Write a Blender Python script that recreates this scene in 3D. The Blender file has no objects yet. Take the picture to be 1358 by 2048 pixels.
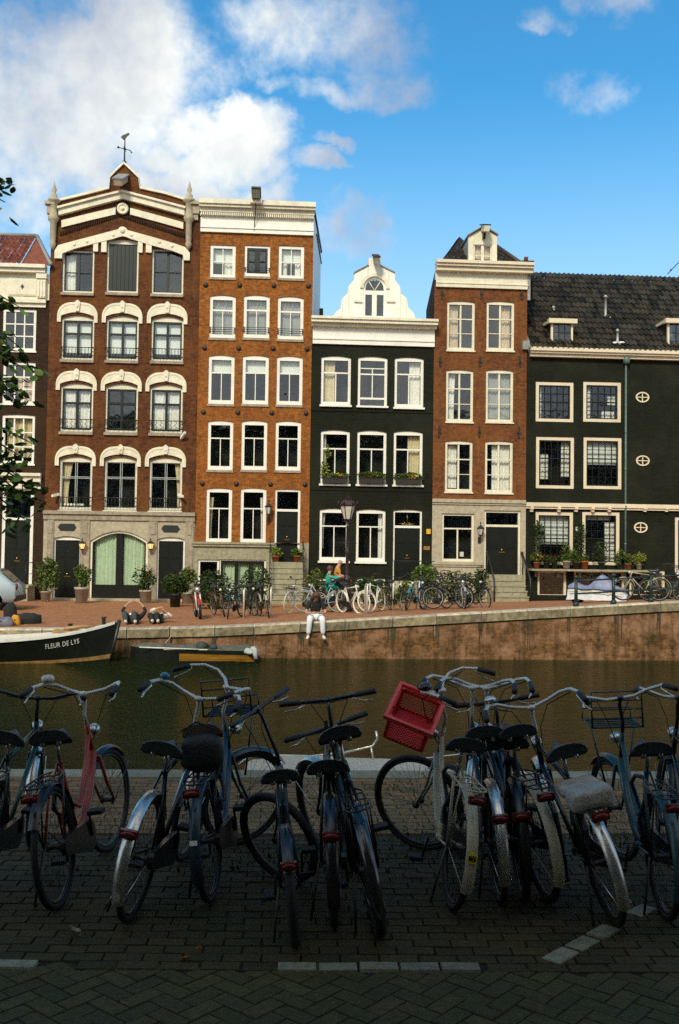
import bpy, math, random
from mathutils import Vector, Matrix, Euler, noise as mnoise
R_ = math.radians
random.seed(7)
SC = bpy.context.scene
COL = SC.collection
# ------------------------------------------------------------------ camera
FPX = 1991.0; CU, CV = 679.0, 1024.0
YAW, PITCH, ROLL = R_(4.0), R_(2.2), R_(0.8)
CAMH = 2.2
CAM = Vector((0, 0, CAMH))
F0 = Vector((math.sin(YAW)*math.cos(PITCH), math.cos(YAW)*math.cos(PITCH), math.sin(PITCH)))
R0 = Vector((math.cos(YAW), -math.sin(YAW), 0)); U0 = R0.cross(F0)
CR = R0*math.cos(ROLL) + U0*math.sin(ROLL); CUP = -R0*math.sin(ROLL) + U0*math.cos(ROLL)
def ray(u, v): return F0 + CR*((u-CU)/FPX) + CUP*((CV-v)/FPX)
def onY(u, v, Y):
    d = ray(u, v); return CAM + d*((Y-CAM.y)/d.y)
def onZ(u, v, z):
    d = ray(u, v); return CAM + d*((z-CAM.z)/d.z)
def proj(p):
    d = Vector(p)-CAM; w = d.dot(F0); return CU + FPX*d.dot(CR)/w, CV - FPX*d.dot(CUP)/w
cd = bpy.data.cameras.new('camera'); cam = bpy.data.objects.new('camera', cd); COL.objects.link(cam)
cd.sensor_fit = 'VERTICAL'; cd.sensor_height = 36.0; cd.lens = FPX/2048*36.0
cd.clip_start = 0.05; cd.clip_end = 5000
m3 = Matrix((CR, CUP, -F0)).transposed()
cam.matrix_world = Matrix.Translation(CAM) @ m3.to_4x4()
SC.camera = cam
# ------------------------------------------------------------------ planes of the place
YF = 41.8          # facades
YQ = 27.2          # edge of the far quay
WZ = onY(800, 1318, YQ).z   # water
def interp(t, pts):
    if t <= pts[0][0]: return pts[0][1]
    for (a, b), (c, d) in zip(pts, pts[1:]):
        if t <= c: return b + (d-b)*(t-a)/(c-a)
    return pts[-1][1]
QP = [(onY(u, v, YQ).x, onY(u, v, YQ).z) for u, v in ((0, 1258), (200, 1258), (420, 1254), (520, 1249.5), (650, 1243), (820, 1233), (1000, 1223), (1180, 1213), (1358, 1203), (1600, 1193))]
FP = [(onY(u, 1100, YF).x, z) for u, z in ((90, 0.0), (620, 0.0), (1000, .12), (1358, .28))]
def gz(x, y):
    a = interp(x, QP); b = interp(x, FP)
    t = min(1, max(0, (y-YQ)/(YF-YQ)))
    return a + (b-a)*t
def onG(u, v):      # point on the far street
    d = ray(u, v); z = 0.0
    for _ in range(12):
        p = CAM + d*((z-CAM.z)/d.z); z = gz(p.x, p.y)
    return p
# ------------------------------------------------------------------ materials
MATS = {}
def nd(t, ty, **k):
    n = t.nodes.new(ty)
    for a, b in k.items():
        if a.startswith('i_'):
            key = a[2:].replace('_', ' ')
            n.inputs[key].default_value = b
        else: setattr(n, a, b)
    return n
def base_mat(name):
    m = bpy.data.materials.new(name); m.use_nodes = True
    t = m.node_tree; return m, t, t.nodes['Principled BSDF']
def c4(c): return (c[0], c[1], c[2], 1)
def mat(name, col, rough=.6, metal=0, var=.25, scale=6, bump=.0, island=0.0, spec=.5, col2=None, dirt=0, stretch=(1, 1, 1), coat=0):
    """plain surface with mottled colour, optional per-island variation and bump"""
    if name in MATS: return MATS[name]
    m, t, b = base_mat(name); L = t.links.new
    tc = nd(t, 'ShaderNodeTexCoord'); mp = nd(t, 'ShaderNodeMapping'); mp.inputs['Scale'].default_value = stretch
    L(tc.outputs['Object'], mp.inputs[0])
    n = nd(t, 'ShaderNodeTexNoise', i_Scale=scale, i_Detail=5.0, i_Roughness=.65); L(mp.outputs[0], n.inputs['Vector'])
    r = nd(t, 'ShaderNodeValToRGB'); L(n.outputs['Fac'], r.inputs[0])
    c2 = col2 or tuple(x*(1-var) for x in col); c1 = tuple(min(1, x*(1+var*.6)) for x in col)
    r.color_ramp.elements[0].position = .32; r.color_ramp.elements[0].color = c4(c2)
    r.color_ramp.elements[1].position = .68; r.color_ramp.elements[1].color = c4(c1)
    out = r.outputs[0]
    if island:
        g = nd(t, 'ShaderNodeNewGeometry'); mr = nd(t, 'ShaderNodeMapRange'); L(g.outputs['Random Per Island'], mr.inputs[0])
        mr.inputs[3].default_value = 1-island; mr.inputs[4].default_value = 1+island
        mx = nd(t, 'ShaderNodeVectorMath', operation='SCALE'); L(out, mx.inputs[0]); L(mr.outputs[0], mx.inputs['Scale']); out = mx.outputs[0]
    if dirt:
        n2 = nd(t, 'ShaderNodeTexNoise', i_Scale=scale*.21, i_Detail=6.0, i_Roughness=.7)
        mp2 = nd(t, 'ShaderNodeMapping'); mp2.inputs['Scale'].default_value = (1, 1, .35); L(tc.outputs['Object'], mp2.inputs[0]); L(mp2.outputs[0], n2.inputs['Vector'])
        mr = nd(t, 'ShaderNodeMapRange'); L(n2.outputs['Fac'], mr.inputs[0]); mr.inputs[1].default_value = .5; mr.inputs[2].default_value = .75; mr.inputs[4].default_value = dirt
        mx = nd(t, 'ShaderNodeMix', data_type='RGBA'); L(mr.outputs[0], mx.inputs[0]); L(out, mx.inputs[6]); mx.inputs[7].default_value = c4(tuple(x*.35 for x in col)); out = mx.outputs[2]
    L(out, b.inputs['Base Color'])
    b.inputs['Roughness'].default_value = rough; b.inputs['Metallic'].default_value = metal
    b.inputs['Specular IOR Level'].default_value = spec; b.inputs['Coat Weight'].default_value = coat
    if bump:
        bn = nd(t, 'ShaderNodeBump'); bn.inputs['Strength'].default_value = bump; bn.inputs['Distance'].default_value = .02
        n3 = nd(t, 'ShaderNodeTexNoise', i_Scale=scale*4, i_Detail=4.0); L(mp.outputs[0], n3.inputs['Vector']); L(n3.outputs['Fac'], bn.inputs['Height']); L(bn.outputs[0], b.inputs['Normal'])
    MATS[name] = m; return m
def brick_mat(name, c1, c2, mortar, rough=.85, scale=1.0, bw=.215, rh=.062, mort=.010, patch=None, patchamt=.5, streak=0, patch_scale=.35, grain=.35):
    if name in MATS: return MATS[name]
    m, t, b = base_mat(name); L = t.links.new
    tc = nd(t, 'ShaderNodeTexCoord'); sp = nd(t, 'ShaderNodeSeparateXYZ'); L(tc.outputs['Object'], sp.inputs[0])
    ad = nd(t, 'ShaderNodeMath', operation='ADD'); L(sp.outputs[0], ad.inputs[0]); L(sp.outputs[1], ad.inputs[1])
    cb = nd(t, 'ShaderNodeCombineXYZ'); L(ad.outputs[0], cb.inputs[0]); L(sp.outputs[2], cb.inputs[1])
    br = nd(t, 'ShaderNodeTexBrick'); L(cb.outputs[0], br.inputs['Vector'])
    br.inputs['Scale'].default_value = scale; br.inputs['Brick Width'].default_value = bw; br.inputs['Row Height'].default_value = rh
    br.inputs['Mortar Size'].default_value = mort*.5; br.inputs['Color1'].default_value = c4(c1); br.inputs['Color2'].default_value = c4(c2); br.inputs['Mortar'].default_value = c4(mortar)
    br.inputs['Mortar Smooth'].default_value = .3; br.inputs['Bias'].default_value = 0
    n = nd(t, 'ShaderNodeTexNoise', i_Scale=6.0, i_Detail=9.0, i_Roughness=.85); L(tc.outputs['Object'], n.inputs['Vector'])
    mr = nd(t, 'ShaderNodeMapRange'); L(n.outputs['Fac'], mr.inputs[0]); mr.inputs[1].default_value = .37; mr.inputs[2].default_value = .63; mr.inputs[3].default_value = 1-grain; mr.inputs[4].default_value = 1+grain
    mx = nd(t, 'ShaderNodeVectorMath', operation='SCALE'); L(br.outputs[0], mx.inputs[0]); L(mr.outputs[0], mx.inputs['Scale']); out = mx.outputs[0]
    if patch:
        n2 = nd(t, 'ShaderNodeTexNoise', i_Scale=patch_scale, i_Detail=6.0, i_Roughness=.7); L(tc.outputs['Object'], n2.inputs['Vector'])
        m2 = nd(t, 'ShaderNodeMapRange'); L(n2.outputs['Fac'], m2.inputs[0]); m2.inputs[1].default_value = .45; m2.inputs[2].default_value = .65; m2.inputs[4].default_value = patchamt
        x2 = nd(t, 'ShaderNodeMix', data_type='RGBA'); L(m2.outputs[0], x2.inputs[0]); L(out, x2.inputs[6]); x2.inputs[7].default_value = c4(patch); out = x2.outputs[2]
    if streak:
        mp = nd(t, 'ShaderNodeMapping'); mp.inputs['Scale'].default_value = (2.2, 2.2, .25); L(tc.outputs['Object'], mp.inputs[0])
        n3 = nd(t, 'ShaderNodeTexNoise', i_Scale=1.0, i_Detail=7.0, i_Roughness=.75); L(mp.outputs[0], n3.inputs['Vector'])
        m3_ = nd(t, 'ShaderNodeMapRange'); L(n3.outputs['Fac'], m3_.inputs[0]); m3_.inputs[1].default_value = .48; m3_.inputs[2].default_value = .68; m3_.inputs[4].default_value = streak
        x3 = nd(t, 'ShaderNodeMix', data_type='RGBA'); L(m3_.outputs[0], x3.inputs[0]); L(out, x3.inputs[6]); x3.inputs[7].default_value = (.012, .014, .006, 1); out = x3.outputs[2]
    L(out, b.inputs['Base Color']); b.inputs['Roughness'].default_value = rough; b.inputs['Specular IOR Level'].default_value = .15
    bn = nd(t, 'ShaderNodeBump'); bn.inputs['Strength'].default_value = .6; bn.inputs['Distance'].default_value = .008; bn.invert = True
    L(br.outputs['Fac'], bn.inputs['Height']); L(bn.outputs[0], b.inputs['Normal'])
    MATS[name] = m; return m
def glass_mat():
    m = bpy.data.materials.new('window_glass'); m.use_nodes = True; t = m.node_tree; t.nodes.clear(); L = t.links.new
    o = nd(t, 'ShaderNodeOutputMaterial'); mx = nd(t, 'ShaderNodeMixShader'); tr = nd(t, 'ShaderNodeBsdfTransparent'); gl = nd(t, 'ShaderNodeBsdfGlossy')
    tr.inputs[0].default_value = (.94, .96, .94, 1); gl.inputs['Roughness'].default_value = .03; gl.inputs[0].default_value = (1, 1, 1, 1)
    tc = nd(t, 'ShaderNodeTexCoord'); n = nd(t, 'ShaderNodeTexNoise', i_Scale=1.1, i_Detail=3.0); L(tc.outputs['Object'], n.inputs['Vector'])
    bn = nd(t, 'ShaderNodeBump'); bn.inputs['Strength'].default_value = .5; bn.inputs['Distance'].default_value = .03; L(n.outputs['Fac'], bn.inputs['Height']); L(bn.outputs[0], gl.inputs['Normal'])
    ge = nd(t, 'ShaderNodeNewGeometry'); dt = nd(t, 'ShaderNodeVectorMath', operation='DOT_PRODUCT'); L(ge.outputs['Normal'], dt.inputs[0]); L(ge.outputs['Incoming'], dt.inputs[1])
    ab = nd(t, 'ShaderNodeMath', operation='ABSOLUTE'); L(dt.outputs['Value'], ab.inputs[0]); iv = nd(t, 'ShaderNodeMath', operation='SUBTRACT'); iv.inputs[0].default_value = 1; L(ab.outputs[0], iv.inputs[1])
    pw = nd(t, 'ShaderNodeMath', operation='POWER'); L(iv.outputs[0], pw.inputs[0]); pw.inputs[1].default_value = 5; ma = nd(t, 'ShaderNodeMath', operation='MULTIPLY_ADD'); L(pw.outputs[0], ma.inputs[0]); ma.inputs[1].default_value = .91; ma.inputs[2].default_value = .12
    L(ma.outputs[0], mx.inputs[0]); L(tr.outputs[0], mx.inputs[1]); L(gl.outputs[0], mx.inputs[2]); L(mx.outputs[0], o.inputs[0])
    return m
GLASS = glass_mat()
WHITE = mat('cream_paint', (.78, .72, .55), .5, var=.14, scale=5, dirt=.4)
WHITE2 = mat('white_paint', (.86, .83, .74), .4, var=.08, scale=3, dirt=.2)
BEIGE = mat('beige_paint', (.74, .63, .45), .5, var=.1, scale=2, dirt=.25)
STONE = mat('grey_stone', (.36, .30, .22), .85, var=.35, scale=5, bump=.4, dirt=.5)
STONEL = mat('pale_stone', (.44, .38, .27), .85, var=.25, scale=6, bump=.3, dirt=.3)
STONEG = mat('green_grey_stone', (.33, .30, .20), .85, var=.3, scale=7, bump=.3, dirt=.3)
DKGREEN = mat('dark_green_paint', (.0055, .0075, .0045), .35, var=.3, scale=4)
DKROOM = mat('room_shade_black', (.012, .013, .010), .9, var=.5, scale=1)  # near-black colour stands in for the shade inside the rooms
IRON = mat('black_iron', (.012, .014, .013), .5, var=.3, scale=20)
CURT_W = mat('white_curtain', (.88, .86, .80), .9, var=.12, scale=8)
CURT_Y = mat('cream_curtain', (.74, .62, .38), .9, var=.2, scale=8)
CURT_P = mat('sheer_pink_curtain', (.68, .52, .36), .9, var=.2, scale=8)
CURT_G = mat('pale_green_curtain', (.52, .66, .46), .9, var=.15, scale=8)
BLIND = mat('white_blind', (.84, .88, .84), .8, var=.05, scale=3)
BRK1 = brick_mat('brown_brick', (.135, .043, .016), (.075, .025, .012), (.10, .06, .03), patch=(.22, .085, .022), patchamt=.6, grain=.6, streak=.38, patch_scale=.6)
BRK2 = brick_mat('orange_brick', (.36, .115, .018), (.22, .068, .014), (.24, .14, .06), patch=(.20, .068, .018), patchamt=.6, patch_scale=.45, grain=.6, streak=.30)
BRK4 = brick_mat('red_brown_brick', (.19, .062, .020), (.12, .040, .014), (.15, .09, .05), patch=(.26, .10, .026), patchamt=.6, grain=.6, streak=.35, patch_scale=.5)
BRKB = brick_mat('black_painted_brick', (.0125, .0140, .0075), (.009, .010, .0055), (.004, .005, .003), rough=.75, patch=(.028, .030, .017), patchamt=.6, streak=.5)
BRKD = brick_mat('dark_brown_brick', (.045, .022, .012), (.028, .015, .010), (.03, .022, .014), patch=(.06, .035, .016))
QWALL = brick_mat('quay_brick', (.20, .095, .035), (.11, .055, .022), (.15, .10, .05), patch=(.42, .23, .14), patchamt=.75, streak=.85, patch_scale=1.4, grain=.75)
# ------------------------------------------------------------------ mesh helper
class M:
    def __init__(s): s.v = []; s.f = []; s.sm = []
    def add(s, vs, fs, smooth=False):
        n = len(s.v); s.v += [tuple(p) for p in vs]; s.f += [tuple(i+n for i in f) for f in fs]; s.sm += [smooth]*len(fs); return s
    def box(s, x0, x1, y0, y1, z0, z1):
        vs = [(x, y, z) for z in (z0, z1) for y in (y0, y1) for x in (x0, x1)]
        return s.add(vs, [(0, 2, 3, 1), (4, 5, 7, 6), (0, 1, 5, 4), (1, 3, 7, 5), (3, 2, 6, 7), (2, 0, 4, 6)])
    def obox(s, c, ax, ay, az, sx, sy, sz):     # oriented box, half sizes
        c = Vector(c); vs = [c + ax*(i*sx) + ay*(j*sy) + az*(k*sz) for k in (-1, 1) for j in (-1, 1) for i in (-1, 1)]
        return s.add(vs, [(0, 2, 3, 1), (4, 5, 7, 6), (0, 1, 5, 4), (1, 3, 7, 5), (3, 2, 6, 7), (2, 0, 4, 6)])
    def prism(s, pts, y0, y1):                  # polygon (x,z) extruded along y
        n = len(pts); vs = [(x, y0, z) for x, z in pts] + [(x, y1, z) for x, z in pts]
        return s.add(vs, [tuple(range(n)), tuple(range(2*n-1, n-1, -1))] + [((i+1) % n, i, i+n, (i+1) % n+n) for i in range(n)])
    def strip(s, outer, inner, y0, y1):         # band between two polylines (x,z), extruded
        n = len(outer)
        vs = [(x, y, z) for y in (y0, y1) for L in (outer, inner) for x, z in L]
        o0, i0, o1, i1 = 0, n, 2*n, 3*n; fs = []
        for k in range(n-1):
            fs += [(o0+k, o0+k+1, i0+k+1, i0+k), (o1+k+1, o1+k, i1+k, i1+k+1), (o0+k+1, o0+k, o1+k, o1+k+1), (i0+k, i0+k+1, i1+k+1, i1+k)]
        fs += [(o0, i0, i1, o1), (i0+n-1, o0+n-1, o1+n-1, i1+n-1)]
        return s.add(vs, fs)
    def tube(s, pts, r, n=6, cap=True, closed=False, flat=None):
        pts = [Vector(p) for p in pts]; k = len(pts); rr = r if isinstance(r, (list, tuple)) else [r]*k
        vs = []; prev = None
        for i, p in enumerate(pts):
            if closed: d = pts[(i+1) % k]-pts[i-1]
            else: d = pts[min(i+1, k-1)]-pts[max(i-1, 0)]
            d.normalize() if d.length > 1e-9 else None
            if prev is None:
                a = Vector((0, 0, 1)) if abs(d.z) < .9 else Vector((1, 0, 0)); a = (a - d*a.dot(d)).normalized()
            else:
                a = prev - d*prev.dot(d); a = a.normalized() if a.length > 1e-6 else prev
            prev = a; b = d.cross(a)
            for j in range(n):
                t = 2*math.pi*j/n; vs.append(p + a*(math.cos(t)*rr[i]*(flat or 1)) + b*(math.sin(t)*rr[i]))
        fs = []
        for i in range(k if closed else k-1):
            for j in range(n):
                a0 = i*n+j; a1 = i*n+(j+1) % n; b0 = ((i+1) % k)*n+j; b1 = ((i+1) % k)*n+(j+1) % n
                fs.append((a0, a1, b1, b0))
        if cap and not closed: fs += [tuple(range(n-1, -1, -1)), tuple(range((k-1)*n, k*n))]
        return s.add(vs, fs, True)
    def lathe(s, prof, c=(0, 0, 0), n=16, axis=None, smooth=True):     # prof (r, z)
        c = Vector(c); Q = axis or Matrix.Identity(3); vs = []
        for r, z in prof:
            for j in range(n):
                t = 2*math.pi*j/n; vs.append(c + Q @ Vector((r*math.cos(t), r*math.sin(t), z)))
        fs = [(i*n+j, i*n+(j+1) % n, (i+1)*n+(j+1) % n, (i+1)*n+j) for i in range(len(prof)-1) for j in range(n)]
        fs += [tuple(range(n-1, -1, -1)), tuple(range((len(prof)-1)*n, len(prof)*n))]
        return s.add(vs, fs, smooth)
    def ball(s, c, rx, ry=None, rz=None, n=10, m=7, wob=0):
        ry = ry or rx; rz = rz or rx; c = Vector(c); vs = [c+Vector((0, 0, -rz))]
        for i in range(1, m):
            a = -math.pi/2 + math.pi*i/m
            for j in range(n):
                t = 2*math.pi*j/n; p = Vector((math.cos(a)*math.cos(t), math.cos(a)*math.sin(t), math.sin(a)))
                k = 1 + (wob*mnoise.noise(p*1.7+c*3) if wob else 0); vs.append(c + Vector((p.x*rx, p.y*ry, p.z*rz))*k)
        vs.append(c+Vector((0, 0, rz))); e = len(vs)-1
        fs = [(0, 1+(j+1) % n, 1+j) for j in range(n)] + [(1+i*n+j, 1+i*n+(j+1) % n, 1+(i+1)*n+(j+1) % n, 1+(i+1)*n+j) for i in range(m-2) for j in range(n)]
        fs += [(e, 1+(m-2)*n+j, 1+(m-2)*n+(j+1) % n) for j in range(n)]
        return s.add(vs, fs, True)
    def sbox(s, c, rx, ry, rz, e=.45, n=20, m=12):     # soft padded box
        i0 = len(s.v); s.ball((0, 0, 0), 1, n=n, m=m); f = lambda t: math.copysign(abs(t)**e, t)
        for i in range(i0, len(s.v)):
            x, y, z = s.v[i]; h = math.hypot(x, y); k = f(h)/h if h > 1e-6 else 0; w = mnoise.noise(Vector((x*2.3+c[0], y*2.3, z*2.3)))*.07+1
            hx = h and x/h or 0; hy = h and y/h or 0; s.v[i] = (c[0]+rx*f(hx)*f(h)*w, c[1]+ry*f(hy)*f(h)*w, c[2]+rz*f(z)*w)
        return s
    def xf(s, mat_, i0=0):
        for i in range(i0, len(s.v)): s.v[i] = tuple(mat_ @ Vector(s.v[i]))
        return s
    def build(s, name, m, parent=None, off=(0, 0, 0)):
        me = bpy.data.meshes.new(name)
        ox, oy, oz = off
        me.from_pydata([(x-ox, y-oy, z-oz) for x, y, z in s.v], [], s.f)
        me.polygons.foreach_set('use_smooth', s.sm); me.materials.append(m); me.update()
        o = bpy.data.objects.new(name, me); COL.objects.link(o); o.parent = parent; return o
def root(name, label, cat, loc=(0, 0, 0), group=None, kind=None, rot=None):
    o = bpy.data.objects.new(name, None); COL.objects.link(o); o.location = loc; o.empty_display_size = .2
    if rot: o.rotation_euler = rot
    return tag(o, label, cat, group, kind)
def tag(o, label=None, cat=None, group=None, kind=None):
    for k, v in (('label', label), ('category', cat), ('group', group), ('kind', kind)):
        if v: o[k] = v
    return o
class Thing:
    """a thing whose parts are written in world coordinates"""
    def __init__(s, name, label, cat, loc, group=None): s.loc = Vector(loc); s.o = root(name, label, cat, loc, group)
    def part(s, name, m, mt, parent=None): return m.build(name, mt, parent or s.o, s.loc)
def arc(cx, cz, rx, rz, a0, a1, n):
    return [(cx+rx*math.cos(R_(a0+(a1-a0)*i/n)), cz+rz*math.sin(R_(a0+(a1-a0)*i/n))) for i in range(n+1)]
# ------------------------------------------------------------------ facade kit
VPU = 745.0   # party walls run towards this column
_d = ray(VPU, 1100); SK = _d.x/_d.y
class House(Thing):
    def __init__(s, label, u0, u1, vmid=800, x0=None, x1=None, zb=0.0, group='canal houses'):
        s.x0 = onY(u0, vmid, YF).x if x0 is None else x0; s.x1 = onY(u1, vmid, YF).x if x1 is None else x1
        s.uc = (u0+u1)/2; s.zb = zb
        super().__init__('canal_house', label, 'house', ((s.x0+s.x1)/2, YF, zb), group)
        s.op = []
    def X(s, u, v=800): return onY(u, v, YF).x
    def Z(s, v, u=None): return onY(s.uc if u is None else u, v, YF).z
    def wall(s, z0, z1, mt, name='wall', x0=None, x1=None, dy=0, depth=.28):
        x0 = s.x0 if x0 is None else x0; x1 = s.x1 if x1 is None else x1
        ops = [(max(a, x0), min(b, x1), max(c, z0), min(d, z1), r) for a, b, c, d, r in s.op if a < x1 and b > x0 and c < z1 and d > z0]
        xs = sorted(set([x0, x1] + [q for o in ops for q in o[:2]])); zs = sorted(set([z0, z1] + [q for o in ops for q in o[2:4]]))
        m = M(); y = YF-dy
        for a, b in zip(xs, xs[1:]):
            for c, d in zip(zs, zs[1:]):
                cx, cz = (a+b)/2, (c+d)/2
                if any(o[0] < cx < o[1] and o[2] < cz < o[3] for o in ops): continue
                m.add([(a, y, c), (b, y, c), (b, y, d), (a, y, d)], [(0, 1, 2, 3)])
        for a, b, c, d, r in ops:
            n = 8 if r > 0 else 1
            for k in range(n):
                t0, t1 = -1+2*k/n, -1+2*(k+1)/n; xa, xb = (a+b)/2+(b-a)/2*t0, (a+b)/2+(b-a)/2*t1
                za, zb_ = (d-r*t0*t0, d-r*t1*t1) if r > 0 else (d, d)
                if r > 0: m.add([(xa, y, za), (xb, y, zb_), (xb, y, d), (xa, y, d)], [(0, 1, 2, 3)])
                m.add([(xa, y, za), (xb, y, zb_), (xb, y+depth, zb_), (xa, y+depth, za)], [(3, 2, 1, 0)])
            m.add([(a, y, c), (a, y, d-max(r, 0)), (a, y+depth, d-max(r, 0)), (a, y+depth, c)], [(0, 1, 2, 3)])
            m.add([(b, y, c), (b, y, d-max(r, 0)), (b, y+depth, d-max(r, 0)), (b, y+depth, c)], [(3, 2, 1, 0)])
            m.add([(a, y, c), (b, y, c), (b, y+depth, c), (a, y+depth, c)], [(0, 1, 2, 3)])
        if dy > 0:
            m.add([(x0, y, z1), (x1, y, z1), (x1, YF+.002, z1), (x0, YF+.002, z1)], [(0, 1, 2, 3)])
            for x in (x0, x1): m.add([(x, y, z0), (x, y, z1), (x, YF, z1), (x, YF, z0)], [(0, 1, 2, 3)])
        return s.part(name, m, mt)
    def shell(s, z0, z1, depth, mt, roofmat=None, inset=.012):
        m = M()
        for x in (s.x0+inset, s.x1-inset):
            m.add([(x, YF+.003, z0), (x+SK*depth, YF+depth, z0), (x+SK*depth, YF+depth, z1), (x, YF+.003, z1)], [(0, 1, 2, 3)])
        m.add([(s.x0+inset+SK*depth, YF+depth, z0), (s.x1-inset+SK*depth, YF+depth, z0), (s.x1-inset+SK*depth, YF+depth, z1), (s.x0+inset+SK*depth, YF+depth, z1)], [(0, 1, 2, 3)])
        s.part('side_wall', m, mt)
        if roofmat:
            r = M(); r.add([(s.x0+inset, YF+.003, z1), (s.x1-inset, YF+.003, z1), (s.x1-inset+SK*depth, YF+depth, z1), (s.x0+inset+SK*depth, YF+depth, z1)], [(0, 1, 2, 3)]); s.part('roof', r, roofmat)
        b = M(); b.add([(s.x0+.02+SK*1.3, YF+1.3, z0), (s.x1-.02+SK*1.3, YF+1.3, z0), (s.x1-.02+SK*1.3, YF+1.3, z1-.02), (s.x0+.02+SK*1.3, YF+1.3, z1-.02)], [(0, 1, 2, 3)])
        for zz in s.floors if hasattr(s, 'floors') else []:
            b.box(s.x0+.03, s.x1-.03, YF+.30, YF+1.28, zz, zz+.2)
        s.part('room_backing', b, DKROOM)
    def bands(s, name, spec, mt, ua=None, ub=None, ends=True, parent=None):
        """stack of horizontal bands: (vtop, vbottom, projection)"""
        a = s.x0 if ua is None else s.X(ua, spec[0][0]); b = s.x1 if ub is None else s.X(ub, spec[0][0]); m = M()
        for (v0, v1, pr) in spec:
            e = pr*.12 if ends else 0
            m.box(a-e, b+e, YF-pr, YF+.05, s.Z(v1), s.Z(v0))
        return s.part(name, m, mt, parent)
    def win(s, u0, u1, v0, v1, rise=.06, fw=.10, fb=.12, mt=None, bars=(), sash=None, sill=None, sillm=None, curt=(), rec=.05, name='window', bw=.045, label=None, rail=None, glass=True, x=None):
        mt = mt or WHITE2; vm = (v0+v1)/2; um = (u0+u1)/2
        x0, x1 = s.X(u0, vm), s.X(u1, vm); z0, z1 = s.Z(v1, um), s.Z(v0, um)
        s.op.append((x0, x1, z0, z1, rise)); m = M(); y0, y1 = YF+rec, YF+rec+.12
        zt = z1-rise-fw
        m.box(x0, x1, y0, y1, z0, z0+fb); m.box(x0, x0+fw, y0, y1, z0+fb, zt); m.box(x1-fw, x1, y0, y1, z0+fb, zt)
        n = 8; top = [((x0+x1)/2+(x1-x0)/2*(-1+2*k/n), z1-rise*(-1+2*k/n)**2) for k in range(n+1)]
        m.strip(top, [(a, zt) for a, _ in top], y0, y1)
        ix0, ix1, iz0, iz1 = x0+fw, x1-fw, z0+fb, zt; W, H = ix1-ix0, iz1-iz0
        f = s.part(name, m, mt)
        if label: f['label'] = label
        bm = M(); sw = 0
        if sash:
            smat, sw = sash
            bm.box(ix0, ix1, y0+.03, y1-.01, iz0, iz0+sw); bm.box(ix0, ix1, y0+.03, y1-.01, iz1-sw, iz1)
            bm.box(ix0, ix0+sw, y0+.03, y1-.01, iz0+sw, iz1-sw); bm.box(ix1-sw, ix1, y0+.03, y1-.01, iz0+sw, iz1-sw)
        for b in bars:
            k = b[0]; w = (b[4] if len(b) > 4 else bw)/2
            if k == 'h': zc = iz1-H*b[1]; bm.box(ix0+W*b[2]+sw, ix0+W*b[3]-sw, y0+.025, y1-.015, zc-w, zc+w)
            else: xc = ix0+W*b[1]; bm.box(xc-w, xc+w, y0+.033, y1-.022, iz1-H*b[3]+sw*.5, iz1-H*b[2]-sw*.5)
        if bm.v: s.part('glazing_bar', bm, sash[0] if sash else mt, f)
        if glass:
            g = M(); yy = y1-.03; g.add([(ix0-.01, yy, iz0-.01), (ix1+.01, yy, iz0-.01), (ix1+.01, yy, iz1+.01), (ix0-.01, yy, iz1+.01)], [(0, 1, 2, 3)]); s.part('pane', g, GLASS, f)
        for c in curt:
            cm, a, b, t0, t1 = c[:5]; taper = c[5] if len(c) > 5 else 0
            s.curtain(ix0+W*a, ix0+W*b, iz1-H*t1, iz1-H*t0, cm, f, taper, blind=(cm is BLIND))
        if sill:
            q = M(); q.box(x0-sill[0], x1+sill[0], YF-sill[1], YF+.045, z0-sill[2], z0-.001); s.part('sill', q, sillm or mt, f)
        if rail:
            q = M(); zz = z0+fb
            for h in rail: q.tube([(x0+.02, YF-.03, zz+h), (x1-.02, YF-.03, zz+h)], .012, 5)
            for xx in (x0+.03, x1-.03):
                for h in rail: q.ball((xx, YF+.01, zz+h), .03, n=6, m=4)
            s.part('window_rail', q, IRON, f)
        return f, (ix0, ix1, iz0, iz1)
    def curtain(s, x0, x1, z0, z1, mt, parent, taper=0, blind=False):
        n = max(6, int((x1-x0)/.035)); m = M(); y = YF+.30; rows = 6
        for j in range(rows+1):
            t = j/rows
            for i in range(n+1):
                a = i/n
                pull = taper*math.sin(min(1, t*1.2)*math.pi*.5)
                xx = x0+(x1-x0)*(a*(1-abs(pull)) + (max(0, -pull)))
                yy = y + (0 if blind else .035*math.sin(i*2.1+x0*7+math.sin(i*.7)*1.3))
                m.v.append((xx, yy, z1-(z1-z0)*t))
        for j in range(rows):
            for i in range(n): m.f.append((j*(n+1)+i, j*(n+1)+i+1, (j+1)*(n+1)+i+1, (j+1)*(n+1)+i)); m.sm.append(True)
        s.part('blind' if blind else 'curtain', m, mt, parent)
    def door(s, u0, u1, v0, v1, vt=None, rise=0, fw=.09, mt=None, dm=None, rec=.12, panels=4, handle=True):
        """framed doorway with transom light and a panelled leaf"""
        mt = mt or WHITE2; dm = dm or DKGREEN; vm = (v0+v1)/2; um = (u0+u1)/2
        x0, x1 = s.X(u0, vm), s.X(u1, vm); z0, z1 = s.Z(v1, um), s.Z(v0, um); s.op.append((x0, x1, z0, z1, rise))
        y0, y1 = YF+rec-.06, YF+rec+.08; m = M(); zt = z1-rise-fw
        m.box(x0, x0+fw, y0, y1, z0, zt); m.box(x1-fw, x1, y0, y1, z0, zt)
        n = 8; top = [((x0+x1)/2+(x1-x0)/2*(-1+2*k/n), z1-rise*(-1+2*k/n)**2) for k in range(n+1)]; m.strip(top, [(a, zt) for a, _ in top], y0, y1)
        dt = zt
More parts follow.
